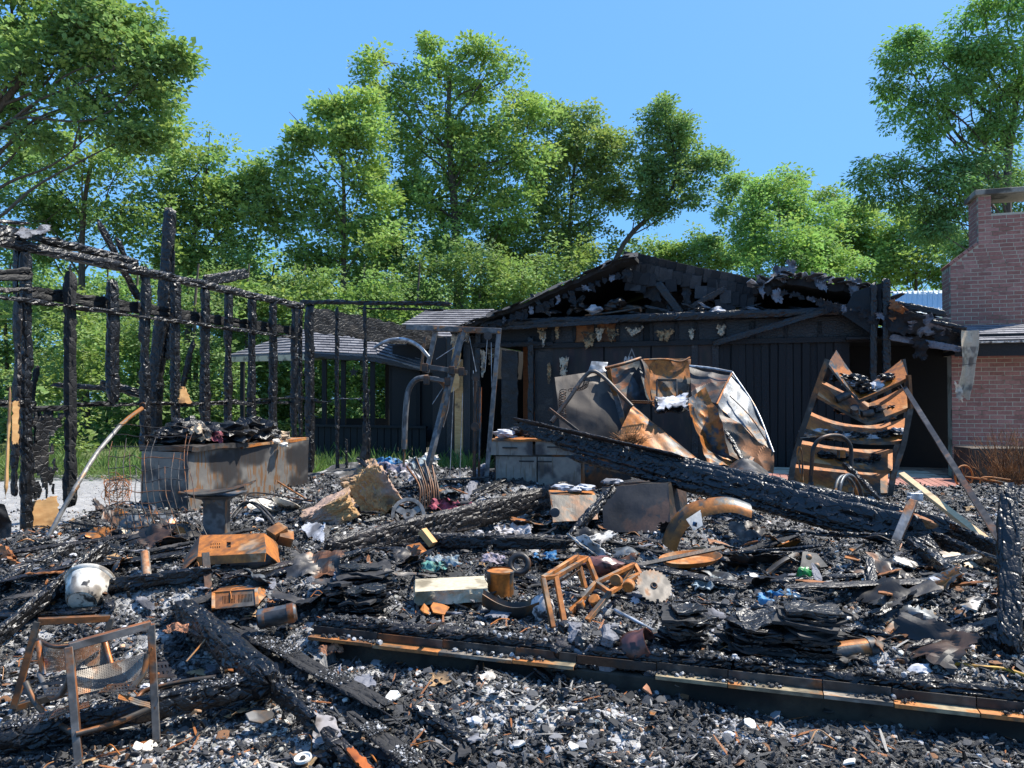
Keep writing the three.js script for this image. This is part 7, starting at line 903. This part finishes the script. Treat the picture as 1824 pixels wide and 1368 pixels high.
function canister(name, label, A, B, R, m, bands) { const g = thing(name, label, 'canister'), L = A.distanceTo(B), e = lathe([[0, 0], [R * 0.8, 0], [R, R * 0.25], [R, L - R * 0.25], [R * 0.8, L], [0, L]], 28); e.rotateZ(-1.5708); part('body', creased(between(e, A, B), 0.6), m, g); for (const t of bands) { const h = new THREE.CylinderGeometry(R * 1.06, R * 1.06, L * 0.16, 26); h.rotateZ(-1.5708); const c = A.clone().lerp(B, t); h.translate(0, 0, 0); const mt = basis(A, B); mt.setPosition(c); h.applyMatrix4(mt); part('band', creased(h, 0.6), M.steelBlue, g); } settle(g); }
canister('metal_canister', 'silver ribbed canister lying before the slotted tray', Q(458, 1104, 4.05), Q(528, 1090, 4.1), 0.05, M.steel, [0.12, 0.85]); canister('metal_canister', 'rusty capped canister lying below the charred books', Q(1478, 1164, 3.7), Q(1560, 1154, 3.75), 0.045, M.rustMixed, [0.9]);
{ const a = Q(262, 1030, 4.7), b = Q(258, 985, 4.9); canister('metal_canister', 'small pale upright canister under the wire mesh', a, b, 0.028, M.rustPale, []); }
// brick scraps, rusty plates, tiles by place
[[742, 982, 5.2, 0.1, M.rust, 'orange brick red scrap below the wood wedge'], [780, 1092, 4.1, 0.085, M.rust, 'orange folded scrap below the stone slab'], [757, 1098, 4.05, 0.05, M.rust, 'small orange disc beside the folded scrap'], [1240, 980, 5.0, 0.07, M.rust, 'rusty strip below the fender'], [1395, 975, 4.8, 0.06, M.rust, 'rusty bent clip behind the books'], [1530, 985, 4.6, 0.07, M.rust, 'rusty hinge bracket before the thin joist'], [1520, 1000, 4.5, 0.05, M.rust, 'rusty hinge leaf before the thin joist'], [462, 1286, 3.2, 0.075, M.rust, 'orange torn plate in pale ash'], [1152, 1240, 3.3, 0.035, M.terra, 'tan tile chip in the foreground char'], [350, 1275, 3.25, 0.03, M.rust, 'rusty notched plate beside the chair'], [1470, 1045, 4.3, 0.08, M.paleGrey, 'pale chain guard plate behind the books'], [410, 1205, 3.5, 0.04, M.rust, 'orange plate at the bent rod end'], [20, 1325, 3.1, 0.035, M.rust, 'orange scrap under the patio chair'], [1475, 1275, 3.25, 0.03, M.rustBrown, 'flat brown tab in the gravel']].forEach(([px, py, d, s, m, l], i) => { const c = Q(px, py, d), e = shardGeo(s, 0.006, 200 + i, 6, 0.7, 0.4 * ((i % 3) - 1)); turn(e, 0.5 - 0.1 * (i % 4), i, 0.3 * ((i % 3) - 1), c.x, c.y + 0.02, c.z); single('rusty_plate', e, m, l, 'metal scrap'); });
// hooks, lids, rings
function ringThing(px, py, d, R, r, m, label, rx = 1.3, name = 'metal_ring') { const c = Q(px, py, d), e = new THREE.TorusGeometry(R, r, 8, 32); turn(e, rx, px * 0.01, 0, c.x, c.y, c.z); single(name, boxUV(e), m, label, 'ring'); }
ringThing(1440, 1045, 4.3, 0.05, 0.012, M.paleGrey, 'pale chain ring plate beside the green plastic'); ringThing(925, 1005, 4.7, 0.055, 0.02, M.shadedSootySteel, 'grey hose collar beside the rusty drum', 0.4); ringThing(1545, 1050, 4.1, 0.06, 0.008, M.shadedSootySteel, 'thin metal hoop behind the rusty canister'); ringThing(1575, 1062, 4.05, 0.045, 0.007, M.galv, 'small pale metal hoop by the charred rail');
{ const g = thing('jar_lid', 'pale round jar lid lying in grey ash at the bottom', 'lid'), c = onY(540, 1353, 0.05), R = 0.033; const e = lathe([[0, 0], [R, 0], [R * 1.05, 0.004], [R, 0.012], [R * 0.85, 0.01], [R * 0.75, 0.004], [0, 0.004]], 32); turn(e, 0.15, 0, 0.1, c.x, c.y, c.z); part('disc', creased(e, 0.6), M.plaster, g); const k = lathe([[0, 0.006], [R * 0.35, 0.006], [R * 0.3, 0.012], [0, 0.012]], 20); turn(k, 0.15, 0, 0.1, c.x, c.y, c.z); part('button', creased(k, 0.6), M.rustBrown, g); settle(g); }
single('green_plastic', (() => { const c = Q(1433, 1024, 4.4), e = lump(0.04, 1.1, 1.2, 0.7, 5, 3, 0.35); e.translate(c.x, c.y, c.z); return e; })(), M.green, 'bright green melted plastic piece behind the books', 'plastic');
single('yellow_hose', tube([Q(1655, 1168, 3.6), Q(1680, 1178, 3.55), Q(1750, 1188, 3.45), Q(1790, 1192, 3.4), Q(1840, 1208, 3.3)], 0.008, 30), M.yellow, 'yellow cord lying below the black post', 'cord');
single('torn_cloth', patch([Q(555, 1318, 3.05), Q(610, 1312, 3.0), Q(596, 1278, 3.2), Q(560, 1272, 3.25)], { amp: 0.03, freq: 6, th: 0.004, seed: 3, rag: 0.008, n: 26, m: 24 }), M.tornCloth, 'torn grey white cloth caught on the charred stake', 'cloth');
{ // curved brown trough and pan
  single('rusty_tray', solid((u, v) => { const a = Q(860, 1078, 4.1), b = Q(960, 1092, 4.0), p = V().lerpVectors(a, b, u); p.z -= (v - 0.5) * 0.1; p.y += 0.1 * (v - 0.5) ** 2 * 3 - 0.05 * Math.sin(u * 3.1); return p; }, 18, 8, 0.004), M.rustBrown, 'shallow rusty trough beside the drum foot', 'tray');
  single('rusty_pan', (() => { const c = Q(1230, 1000, 4.7), e = lathe([[0, 0], [0.16, 0.0], [0.2, 0.03], [0.205, 0.03], [0.165, -0.006], [0, -0.006]], 36); e.scale(1, 1, 0.55); turn(e, 0.15, 0.2, 0.05, c.x, c.y, c.z); return creased(e, 0.6); })(), M.rust, 'shallow rusty pan before the fender', 'pan');
  single('steel_strip', bar(Q(1112, 1012, 4.55), Q(1290, 975, 4.7), 0.03, 0.012, 0.5), M.shadedSootySteel, 'long dark steel strip before the fender', 'metal strip');
  single('wood_strut', pipe(Q(1095, 1086, 3.95), Q(1165, 1124, 3.75), 0.009), M.galv, 'pale rod lying across to the broken vase', 'rod');
  single('leaf_spring', patch([Q(1360, 1030, 4.5), Q(1440, 990, 4.8), Q(1445, 985, 4.85), Q(1365, 1015, 4.6)], { amp: 0.008, th: 0.012, bend: (u) => 0.05 * Math.sin(u * 3.1) }), M.rustBrown, 'curved brown leaf spring behind the green plastic', 'leaf spring');
  single('engine_guard', patch([Q(1425, 1015, 4.5), Q(1475, 1010, 4.5), Q(1455, 985, 4.65), Q(1430, 982, 4.65)], { amp: 0.006, th: 0.012 }), M.black, 'black guard plate with round bolts behind the green plastic', 'metal plate');
  [[1441, 992, 1], [1455, 1008, 2]].forEach(([x, y]) => { const c = Q(x, y, 4.48), e = new THREE.SphereGeometry(0.018, 16, 10); e.translate(c.x, c.y, c.z); single('round_bolt', boxUV(e), M.rustPale, 'round bolt head on the black guard plate', 'bolt', 'bolts on the guard plate'); });
  [[1072, 1008, 0.1], [1108, 1018, 0.05]].forEach(([x, y, s], i) => { const c = Q(x, y, 4.55), e = lump(s, 1.2, 0.6, 0.7, 300 + i, 3, 0.3); e.translate(c.x, c.y, c.z); single('leather_shoe', e, i ? M.rust : M.brownVase, i ? 'small rusty lump behind the toppled stool' : 'shrivelled brown boot behind the toppled stool', i ? 'metal scrap' : 'boot'); });
  [[966, 1085, M.cloth, 0.07], [1005, 1100, M.char, 0.05]].forEach(([x, y, m, s], i) => { const c = Q(x, y, 4.0), e = lump(s, 0.9, 1.1, 0.8, 310 + i, 3, 0.2); e.translate(c.x, c.y, c.z); single('cloth_bundle', e, m, i ? 'black bundle between the stool legs' : 'grey white bundle between drum and stool', 'bundle'); });
  [[1035, 1085], [1062, 1075], [1100, 1035], [1122, 1040]].forEach(([x, y], i) => { const c = Q(x, y, 4.1), e = lathe([[0, 0], [0.03, 0], [0.032, 0.04], [0.028, 0.045], [0, 0.045]], 18); turn(e, 0.6 * i, 0, 0.4, c.x, c.y, c.z); single('rusty_tin', creased(e, 0.6), M.rust, 'small rusty tin lying among the stool frames', 'tin', 'rusty tins by the stools'); });
}
// shrub, garden wheel and bits by the porch
{
  const g = thing('dry_shrub', 'brown dead shrub in front of the brick wall', 'shrub'), q = rng(15), c = onY(1805, 905, 0.02), gs = []; for (let i = 0; i < 90; i++) { let p = c.clone().add(V((q() - 0.5) * 0.3, 0, (q() - 0.5) * 0.3)), d = V((q() - 0.5) * 1.4, 1.0 + 0.6 * q(), (q() - 0.5) * 1.4).normalize(), pts = [p.clone()]; const L = 0.5 + 0.45 * q(); for (let k = 0; k < 4; k++) { p = p.clone().addScaledVector(d, L / 4); d.add(V((q() - 0.5) * 0.5, 0.05, (q() - 0.5) * 0.5)).normalize(); pts.push(p); if (k > 0) for (let z = 0; z < 3; z++) { const e = d.clone().add(V((q() - 0.5) * 1.6, (q() - 0.3), (q() - 0.5) * 1.6)).normalize(); gs.push(tube([p, p.clone().addScaledVector(e, 0.1 + 0.14 * q())], 0.002, 2, 3)); } } gs.push(tube(pts, 0.004, 6, 4)); } part('twigs', mergeGeometries(gs), M.straw, g).userData.kind = 'stuff'; settle(g);
  const w = thing('garden_cultivator', 'small rusty wheel hoe with spoked wheel on the brick porch', 'garden tool'), o = P(1717, 849, 9.6), R = 0.14; const t = new THREE.TorusGeometry(R, 0.012, 8, 32); turn(t, 0, 0.3, 0, o.x, o.y, o.z); part('rim', boxUV(t), M.rust, w); for (let k = 0; k < 10; k++) { const a = k / 10 * 6.28; part('spoke', pipe(o, o.clone().add(V(Math.cos(a) * R * 0.95, Math.sin(a) * R, -Math.cos(a) * R * 0.3)), 0.005, 5), M.rust, w); } part('axle', tube([o, P(1760, 855, 9.4), P(1800, 862, 9.2)], 0.012), M.rust, w); part('handle', tube([P(1745, 862, 9.4), P(1748, 852, 9.4), P(1760, 850, 9.4), P(1800, 855, 9.3)], 0.01), M.rust, w); settle(w);
  single('green_plastic', (() => { const p = P(1757, 868, 9.0), e = box(0, 0, 0, 0.12, 0.06, 0.08, 0.01); e.translate(p.x, p.y, p.z); return e; })(), M.green, 'green plastic tub by the garden wheel', 'plastic');
  single('porch_bench', box(0, 0, 0, 0.9, 0.5, 0.4, 0.01).applyMatrix4(new THREE.Matrix4().makeTranslation(...P(1770, 828, 10.6).toArray())), M.cabinetDark, 'dark low box against the brick wall', 'box');
}
// ------------------------------------------------------------------ patio chair
{
  const g = thing('patio_chair', 'rusted metal patio chair frame with torn mesh sling', 'chair');
  const D = onY(141, 1366, 0.0), C = onY(279, 1322, 0.0), E = onY(24, 1262, 0.02), hA = 0.49, A = P(123, 1152, -D.z + 0.06), B = P(269, 1112, -C.z + 0.02), F = P(67, 1107, -E.z + 0.08), G = P(196, 1101, -E.z + 0.26), K = P(180, 1215, -E.z + 0.22);
  const w = 0.036, side = [[D, A], [A, B], [B, C], [C, D]];
  const f1 = part('side_frame', bar(D, A, 0.03, w, 0, 0.003, V(0.4, 0, 1)), M.chair, g); for (const [a, b] of [[A, B], [C, B], [C, D]]) part('frame_bar', bar(a, b, 0.03, w * 0.9, 0, 0.003, Math.abs(a.y - b.y) > 0.2 ? V(0.4, 0, 1) : undefined), M.chair, f1);
  const f2 = part('side_frame', bar(E, F, 0.03, w, 0, 0.003, V(0.4, 0, 1)), M.rustBrown, g); for (const [a, b] of [[F, G], [K, G], [E, E.clone().lerp(K, 0.6)]]) part('frame_bar', bar(a, b, 0.03, w * 0.9, 0, 0.003, Math.abs(a.y - b.y) > 0.2 ? V(0.4, 0, 1) : undefined), M.rustBrown, f2);
  for (const [a, b, t] of [[D, A, 0.25], [D, A, 0.55], [D, A, 0.86], [C, B, 0.3], [C, B, 0.8]]) part('screw', (() => { const e = new THREE.CylinderGeometry(0.006, 0.006, 0.02, 8); e.rotateX(1.57); const c = a.clone().lerp(b, t).add(V(0.004, 0, 0.006)); e.translate(c.x, c.y, c.z); return boxUV(e); })(), M.rust, g);
  const rl = tube([P(46, 1216, 3.35), P(62, 1250, 3.3), P(90, 1280, 3.2), P(135, 1308, 3.0)], 0.013, 24, 8), rr = tube([P(135, 1308, 3.0), P(200, 1290, 3.08), P(268, 1262, 3.16)], 0.013, 20, 8);
  part('seat_rail', rl, M.rustBrown, g); part('seat_rail', rr, M.rustBrown, g); part('seat_rail', tube([P(70, 1200, 3.4), P(90, 1240, 3.25), P(110, 1235, 3.15), P(126, 1200, 3.05)], 0.012, 24, 8), M.chair, g); part('seat_rail', tube([P(262, 1165, 3.18), P(255, 1200, 3.15), P(232, 1230, 3.1)], 0.012, 24, 8), M.rustBrown, g);
  part('curved_rail', tube([P(66, 1140, 3.5), P(100, 1152, 3.42), P(140, 1148, 3.4), P(190, 1140, 3.5)], 0.009, 24, 7), M.rustBrown, g);
  part('back_mesh', patch([P(78, 1200, 3.42), P(196, 1182, 3.5), P(187, 1146, 3.52), P(70, 1145, 3.46)], { amp: 0.008, th: 0.002, n: 84, m: 38, keep: (u, v) => !(Math.floor(u * 84) % 2 && Math.floor(v * 38) % 2), bend: (u, v) => 0.03 * Math.sin(u * 3.1) }), M.rustPale, g);
  part('back_tube', tube([P(68, 1142, 3.45), P(72, 1172, 3.43), P(78, 1202, 3.4)], 0.012), M.galvRust, g); part('back_tube', tube([P(187, 1143, 3.52), P(192, 1162, 3.5), P(198, 1182, 3.48)], 0.012), M.galvRust, g);
  part('seat_mesh', patch([P(128, 1240, 3.05), P(262, 1205, 3.15), P(258, 1160, 3.2), P(130, 1195, 3.08)], { amp: 0.01, th: 0.002, n: 84, m: 30, keep: (u, v) => !(Math.floor(u * 84) % 2 && Math.floor(v * 30) % 2), bend: (u, v) => -0.07 * Math.sin(u * 3.1) - 0.04 * v }), M.rustPale, g);
  const strip = (a, b, c, d, m, seed) => part('perforated_strip', patch([a, b, c, d], { amp: 0.006, th: 0.003, n: 56, m: 5, seed, keep: (u, v) => !(Math.floor(u * 56) % 2 && (Math.floor(v * 5) === 1 || Math.floor(v * 5) === 3)), rag: 0.005 }), m, g);
  strip(P(58, 1222, 3.3), P(312, 1205, 3.22), P(300, 1178, 3.3), P(140, 1190, 3.3), M.steelDark, 1); strip(P(80, 1240, 3.2), P(245, 1228, 3.08), P(240, 1215, 3.12), P(85, 1225, 3.25), M.rustBrown, 2); strip(P(70, 1285, 3.1), P(160, 1258, 3.05), P(158, 1248, 3.1), P(66, 1272, 3.16), M.rustBrown, 3); strip(P(210, 1245, 3.05), P(268, 1262, 3.1), P(266, 1252, 3.12), P(212, 1236, 3.1), M.rust, 4);
  settle(g);
  single('bent_rod', tube([P(240, 1250, 3.35), P(255, 1232, 3.4), P(290, 1222, 3.42), P(340, 1212, 3.42), P(385, 1206, 3.45)], 0.011, 26), M.rustBrown, 'bent brown rod lying beside the patio chair', 'rod');
  single('thin_stick', pipe(P(332, 1178, 3.75), P(388, 1115, 3.9), 0.005, 6), M.rust, 'thin orange stick leaning on the sill timber', 'rod');
}
// ------------------------------------------------------------------ countless-looking but countable scraps
{
  const q = rng(2024), place = (n, fn) => { for (let i = 0; i < n; i++) { let d, x, z, k = 0; do { d = 2.75 + 4.6 * Math.pow(q(), 0.9); x = (q() * 2 - 1) * d * 0.68; z = -d; } while (k++ < 20 && (yard(x, z) > 0.4 || Math.abs(uw(x, z)[1] + 0.02) < 0.12)); fn(x, H0(x, z), z, i); } };
  const LM = [['rusty drum', 891, 1062], ['cream stone slab', 803, 1060], ['upright stool frame', 985, 1100], ['toppled stool frame', 1080, 1070], ['saw blade', 1165, 1050], ['broken vase', 1128, 1190], ['broad book heap', 1345, 1160], ['rusty canister', 1520, 1180], ['black post', 1795, 1170], ['patio chair', 200, 1340], ['broken pot', 146, 1100], ['orange box', 400, 1010], ['slotted tray', 420, 1090], ['grey weathered board', 560, 1200], ['white cloth', 590, 1320], ['half buried board', 790, 1290], ['fender', 1250, 960], ['scaly rail', 1700, 1060], ['yellow cord', 1740, 1195], ['insulation blocks', 620, 940], ['brown beam', 820, 930], ['jar lid', 540, 1353], ['tan tile chip', 1152, 1245], ['gravel patch', 1500, 1300], ['wire mesh', 280, 980], ['weight plate', 727, 940], ['ash crusted sill', 400, 1180], ['flashing strip', 1000, 1165], ['flashing joints', 1500, 1230], ['sooty cabinet', 930, 900], ['slanting beam', 1400, 930], ['red cover books', 655, 1090]].map(([n, x, y]) => [n, bed(x, y)]);
  const byWhat = (x, z) => { let b = '', m = 99; for (const [n, c] of LM) { const d = (c.x - x) ** 2 + (c.z - z) ** 2; if (d < m) { m = d; b = n; } } return b; };
  const inAsh = (x, z) => ashAt(x, z) > 0.35 ? 'in pale ash' : 'on black char';
  place(150, (x, y, z, i) => { const l = 0.08 + 0.5 * q() * q(), a = q() * 6.28, A = V(x, y + 0.015, z), B = A.clone().add(V(Math.cos(a) * l, 0.4 * l * (q() - 0.35), Math.sin(a) * l)); B.y = Math.max(B.y, H0(B.x, B.z) + 0.005); const gy = q() < 0.2; single('charred_stick', charBetween(A, B, 0.012 + 0.03 * q() * q(), 0.01 + 0.02 * q(), { seed: 400 + i, seg: 0.016, depth: 0.005, waste: 0.004, cell: [0.025, 0.02], rag: 0.03 }), gy ? M.charGrey : M.char, `${l < 0.18 ? 'short' : l < 0.27 ? 'medium' : 'long'} ${gy ? 'grey' : 'black'} charred stick ${inAsh(x, z)} near the ${byWhat(x, z)}`, 'stick', 'charred sticks in the debris'); });
  place(190, (x, y, z, i) => { const r = 0.012 + 0.05 * q() * q(), wh = q() < 0.3, e = shardGeo(r, 0.006, 900 + i, 6, 0.8, 0.3 * (q() - 0.5)); turn(e, (q() - 0.3) * 0.9, q() * 6, (q() - 0.5) * 0.8, x, y + 0.02, z); single('plaster_shard', e, wh ? M.white : M.plaster, `${r < 0.018 ? 'tiny' : r < 0.03 ? 'small' : 'broad'} ${wh ? 'white' : 'stained'} plaster shard ${inAsh(x, z)} near the ${byWhat(x, z)}`, 'plaster', 'plaster shards in the debris'); });
  place(80, (x, y, z, i) => { const r = 0.012 + 0.045 * q() * q(), e = shardGeo(r, 0.003, 1900 + i, 5, 0.6, 0.8 * (q() - 0.5)); turn(e, (q() - 0.3) * 1.1, q() * 6, (q() - 0.5) * 1.0, x, y + 0.02, z); single('rusty_scrap', e, [M.rust, M.rustBrown, M.rustMixed][i % 3], `${r < 0.018 ? 'tiny' : r < 0.032 ? 'small' : 'broad'} ${['orange', 'brown', 'grey patched'][i % 3]} rusty scrap ${inAsh(x, z)} near the ${byWhat(x, z)}`, 'metal scrap', 'rusty scraps in the debris'); });
  place(110, (x, y, z, i) => { const l = 0.08 + 0.35 * q() * q(), a = q() * 6.28, b = (q() - 0.5) * 0.8; single('rusty_wire', tube([V(x, y + 0.02, z), V(x + Math.cos(a) * l * 0.5, y + 0.035 + 0.03 * q(), z + Math.sin(a) * l * 0.5), V(x + Math.cos(a + b) * l, y + 0.025, z + Math.sin(a + b) * l)], 0.002 + 0.003 * q(), 10, 5), i % 5 < 3 ? M.rust : M.shadedSootySteel, `${l < 0.18 ? 'short' : 'long'} ${i % 5 < 3 ? 'rusty' : 'grey'} bent wire ${inAsh(x, z)} near the ${byWhat(x, z)}`, 'wire', 'wires in the debris'); });
  place(140, (x, y, z, i) => { const r = 0.02 + 0.04 * q() * q(), e = lump(r, 1.1, 0.7, 0.9, 2200 + i, 2, 0.5, 1.8); e.translate(x, y + 0.015, z); single('charcoal_lump', e, i % 4 ? M.char : M.ash, `${r < 0.026 ? 'small' : r < 0.038 ? 'fist sized' : 'big'} ${i % 4 ? 'black' : 'ash grey'} charcoal lump ${inAsh(x, z)} near the ${byWhat(x, z)}`, 'charcoal', 'charcoal lumps in the debris'); });
  place(150, (x, y, z, i) => { const s = 0.02 + 0.055 * q() * q(), a = q() * 6.28, ex = V(Math.cos(a), 0.3 * (q() - 0.5), Math.sin(a)), ez = V(-Math.sin(a), 0.9 * (q() - 0.2), Math.cos(a)), c = V(x, y + 0.02, z), k = i % 5; single('paper_scrap', patch([c.clone().addScaledVector(ex, -s).addScaledVector(ez, -s * 0.7), c.clone().addScaledVector(ex, s).addScaledVector(ez, -s * 0.6), c.clone().addScaledVector(ex, s * 0.8).addScaledVector(ez, s * 0.7), c.clone().addScaledVector(ex, -s * 0.9).addScaledVector(ez, s * 0.6)], { n: 9, m: 8, amp: 0.02, freq: 16, th: 0.002, seed: i, rag: s * 0.4 }), [M.white, M.tanPaper, M.cloth, M.paper, M.insulTan][k], `${s < 0.035 ? 'small' : 'broad'} ${['white', 'tan', 'grey', 'charred', 'matted'][k]} crumpled scrap ${inAsh(x, z)} near the ${byWhat(x, z)}`, 'paper scrap', 'crumpled scraps in the debris'); });
  place(130, (x, y, z, i) => { const s = 0.03 + 0.08 * q() * q(); const a = q() * 6.28, ex = V(Math.cos(a), 0.2 * (q() - 0.5), Math.sin(a)), ez = V(-Math.sin(a), 0.4 * (q() - 0.3), Math.cos(a)), c = V(x, y + 0.025, z); single('burnt_flake', patch([c.clone().addScaledVector(ex, -s).addScaledVector(ez, -s * 0.6), c.clone().addScaledVector(ex, s).addScaledVector(ez, -s * 0.5), c.clone().addScaledVector(ex, s * 0.8).addScaledVector(ez, s * 0.6), c.clone().addScaledVector(ex, -s * 0.9).addScaledVector(ez, s * 0.5)], { n: 8, m: 6, amp: 0.012, freq: 14, th: 0.006, seed: i, rag: 0.02 }), [M.charGrey, M.char, M.paper][i % 3], `${s < 0.06 ? 'small' : 'broad'} ${['grey', 'black', 'dull'][i % 3]} curled burnt roofing flake ${inAsh(x, z)} near the ${byWhat(x, z)}`, 'roofing scrap', 'burnt flakes in the debris'); });
}

{ // broken laths and sheets jutting out of the heaps, each by the thing it lies nearest
  const q = rng(733), SP = [['wire mesh', 180, 330, 960, 1010], ['brown beam', 560, 900, 900, 960], ['level joist', 700, 1000, 960, 1000], ['fender', 1100, 1350, 940, 1000], ['stool frames', 900, 1150, 990, 1080], ['saw blade', 1130, 1280, 1010, 1060], ['green plastic', 1320, 1540, 980, 1050], ['square steel post', 1540, 1700, 990, 1090], ['rusty canister', 1480, 1700, 1090, 1180], ['slotted tray', 360, 560, 1020, 1100], ['broken pot', 30, 260, 1010, 1110], ['stone slab', 640, 880, 1030, 1100], ['weight plate', 680, 860, 880, 940], ['brown box', 880, 1100, 900, 960]], kinds = [['black charred lath', M.char], ['grey charred lath', M.charGrey], ['rusty strip', M.rustBrown], ['sooty grey strip', M.shadedSootySteel], ['pale wood lath', M.woodBurnt]];
  for (const [n, x0, x1, y0, y1] of SP) for (let i = 0; i < 11; i++) { const px = lerp(x0, x1, q()), py = lerp(y0, y1, q()), c = bed(px, py), l = 0.15 + 0.45 * q() * q(), a = q() * 6.283, k = Math.floor(Math.pow(q(), 1.6) * 5), A = c.clone().add(V(0, 0.01, 0)), B = A.clone().add(V(Math.cos(a) * l, (q() - 0.15) * 0.45 * l, Math.sin(a) * l * 0.8)); B.y = Math.max(B.y, H0(B.x, B.z) + 0.01); const w = 0.02 + 0.05 * q(), e = k < 2 || k === 4 ? charBetween(A, B, w, 0.012 + 0.012 * q(), { seed: 3000 + i, seg: 0.016, depth: 0.004, waste: 0.004, cell: [0.03, 0.025], rag: 0.05 }) : patch([A.clone().add(V(0, 0, -w / 2)), B.clone().add(V(0, 0.01, -w / 2)), B.clone().add(V(0, -0.01, w)), A.clone().add(V(0, 0, w))], { n: 10, m: 5, amp: 0.02, freq: 8, th: 0.003, seed: i + px, rag: 0.01 }); single('broken_lath', e, kinds[k][1], `${l < 0.2 ? 'stubby' : l < 0.32 ? 'short' : 'long'} ${kinds[k][0]} ${B.y - A.y > 0.05 ? 'jutting up' : 'lying flat'} near the ${n}`, 'scrap', 'laths and strips in the heaps'); }
}
{ // larger burnt boards and torn sheets across the heaps
  const q = rng(877), SP = [['wire mesh', 150, 340, 960, 1000], ['brown beam', 560, 760, 880, 960], ['fender', 1090, 1340, 950, 1000], ['stool frames', 890, 1130, 975, 1040], ['green plastic', 1340, 1540, 975, 1040], ['square steel post', 1560, 1720, 1000, 1080], ['rusty canister', 1500, 1720, 1110, 1180], ['slotted tray', 460, 600, 1000, 1090], ['broken pot', 60, 250, 1010, 1100], ['stone slab', 680, 860, 985, 1020], ['weight plate', 690, 850, 860, 920], ['brown box', 900, 1080, 900, 950], ['broad book heap', 1250, 1480, 1010, 1060]];
  for (const [n, x0, x1, y0, y1] of SP) { for (let i = 0; i < 4; i++) { const c = bed(lerp(x0, x1, q()), lerp(y0, y1, q())), l = 0.4 + 0.6 * q(), a = (q() - 0.5) * 2.2 + (q() < 0.5 ? 3.14 : 0), A = c.clone().add(V(0, 0.03, 0)), B = A.clone().add(V(Math.cos(a) * l, 0, Math.sin(a) * l * 0.7)); B.y = Math.max(H0(B.x, B.z), 0.02) + 0.03 + 0.22 * l * q() * q(); const w = 0.05 + 0.08 * q(), k = i % 4; single('burnt_board', charBetween(A, B, w, 0.02 + 0.025 * q(), { seed: Math.floor(q() * 900), seg: 0.016, depth: 0.008, waste: 0.012, cell: [0.05, 0.035], rag: 0.12 }), [M.char, M.char, M.charBrown, M.ashBoard][k], `${l < 0.6 ? 'half metre' : 'long'} ${['cracked black', 'scaly black', 'brownish', 'ash grey'][k]} burnt board near the ${n}`, 'board', 'burnt boards across the heaps'); }
    for (let i = 0; i < 3; i++) { const c = bed(lerp(x0, x1, q()), lerp(y0, y1, q())), r = 0.06 + 0.11 * q(), a = q() * 6.28, t = 0.1 + 0.6 * q(), ex = V(Math.cos(a), 0.25 * (q() - 0.5), Math.sin(a)).multiplyScalar(r), ez = V(-Math.sin(a) * Math.cos(t), Math.sin(t), Math.cos(a) * Math.cos(t)).multiplyScalar(r * 0.7), o = c.clone().add(V(0, 0.02 + r * 0.2, 0)); single('torn_sheet', patch([o.clone().sub(ex).sub(ez), o.clone().add(ex).sub(ez), o.clone().add(ex).add(ez), o.clone().sub(ex).add(ez)], { n: 18, m: 16, amp: 0.03, freq: 5, ridge: true, crease: 0.3, th: 0.003, rag: 0.04, seed: Math.floor(q() * 900) }), [M.shadedSootySteel, M.rustMixed, M.burntSteel][i], `${r < 0.11 ? 'small' : 'large'} ${['sooty grey', 'rust patched', 'blackened'][i]} torn metal sheet near the ${n}`, 'sheet metal', 'torn sheets across the heaps'); } }
}
{ // rubble spilled over the flashing
  const q = rng(611); for (let i = 0; i < 46; i++) { const px = 960 + 190 * q(), py = 1140 + 80 * q(), c = bed(px, py), r = 0.025 + 0.05 * q() * q(), t = i % 3; c.y += 0.03 * (1 - (py - 1140) / 80); const e = t ? shardGeo(r * 1.3, 0.02 + 0.02 * q(), 5000 + i, 6, 0.8, 0.2 * (q() - 0.5)) : lump(r, 1, 0.8, 0.9, 5000 + i, 2, 0.5, 1.8); turn(e, (q() - 0.3) * 1.3, q() * 6, (q() - 0.5) * 1.2, c.x, c.y + 0.02, c.z); single('charred_chunk', e, [M.char, M.charGrey, M.char][t], `${r < 0.04 ? 'small' : 'large'} ${['black lumpy', 'grey flat', 'black flat'][t]} charred chunk spilled over the flashing near the ${px < 1030 ? 'stool frame' : px < 1100 ? 'ash drift' : 'broken vase'}`, 'charcoal', 'chunks spilled over the flashing'); }
}

{ // char crumbs lying on the boards and timbers of the foreground
  const geo = [1, 2, 3].map(i => crumb(i, 0.7)), m = mat({ color: 0xffffff, roughness: 0.5, bumpMap: T.grain, bumpScale: 0.002 }), L = [[Q(425, 1118, 4.2), Q(690, 1262, 3.2), 0.06, 0.025], [Q(640, 1285, 3.12), Q(745, 1368, 2.85), 0.045, 0.022], [Q(325, 1095, 4.35), Q(480, 1235, 3.35), 0.05, 0.085], [Q(-40, 1325, 3.05), Q(490, 1215, 3.45), 0.055, 0.065]];
  scatter('board_debris', 'char crumbs and ash lying on the foreground timbers', 'debris', geo, m, 3600, q => { const [A, B, w, h] = L[Math.floor(q() * 4)], c = A.clone().lerp(B, q()), n = V(B.z - A.z, 0, A.x - B.x).normalize(); if (fbm(c.x * 6, c.z * 6, 3, 2) < -0.05) return; c.addScaledVector(n, (q() * 2 - 1) * w); const s = 0.003 + 0.010 * q() * q() * q(), k = q() < 0.7 ? 0.012 + 0.03 * q() : 0.2 + 0.3 * q(); return [c.x, c.y + h * 0.85, c.z, s, s, s, [k, k * 0.98, k * 0.96]]; }, 12);
}

renderer.render(scene, camera);
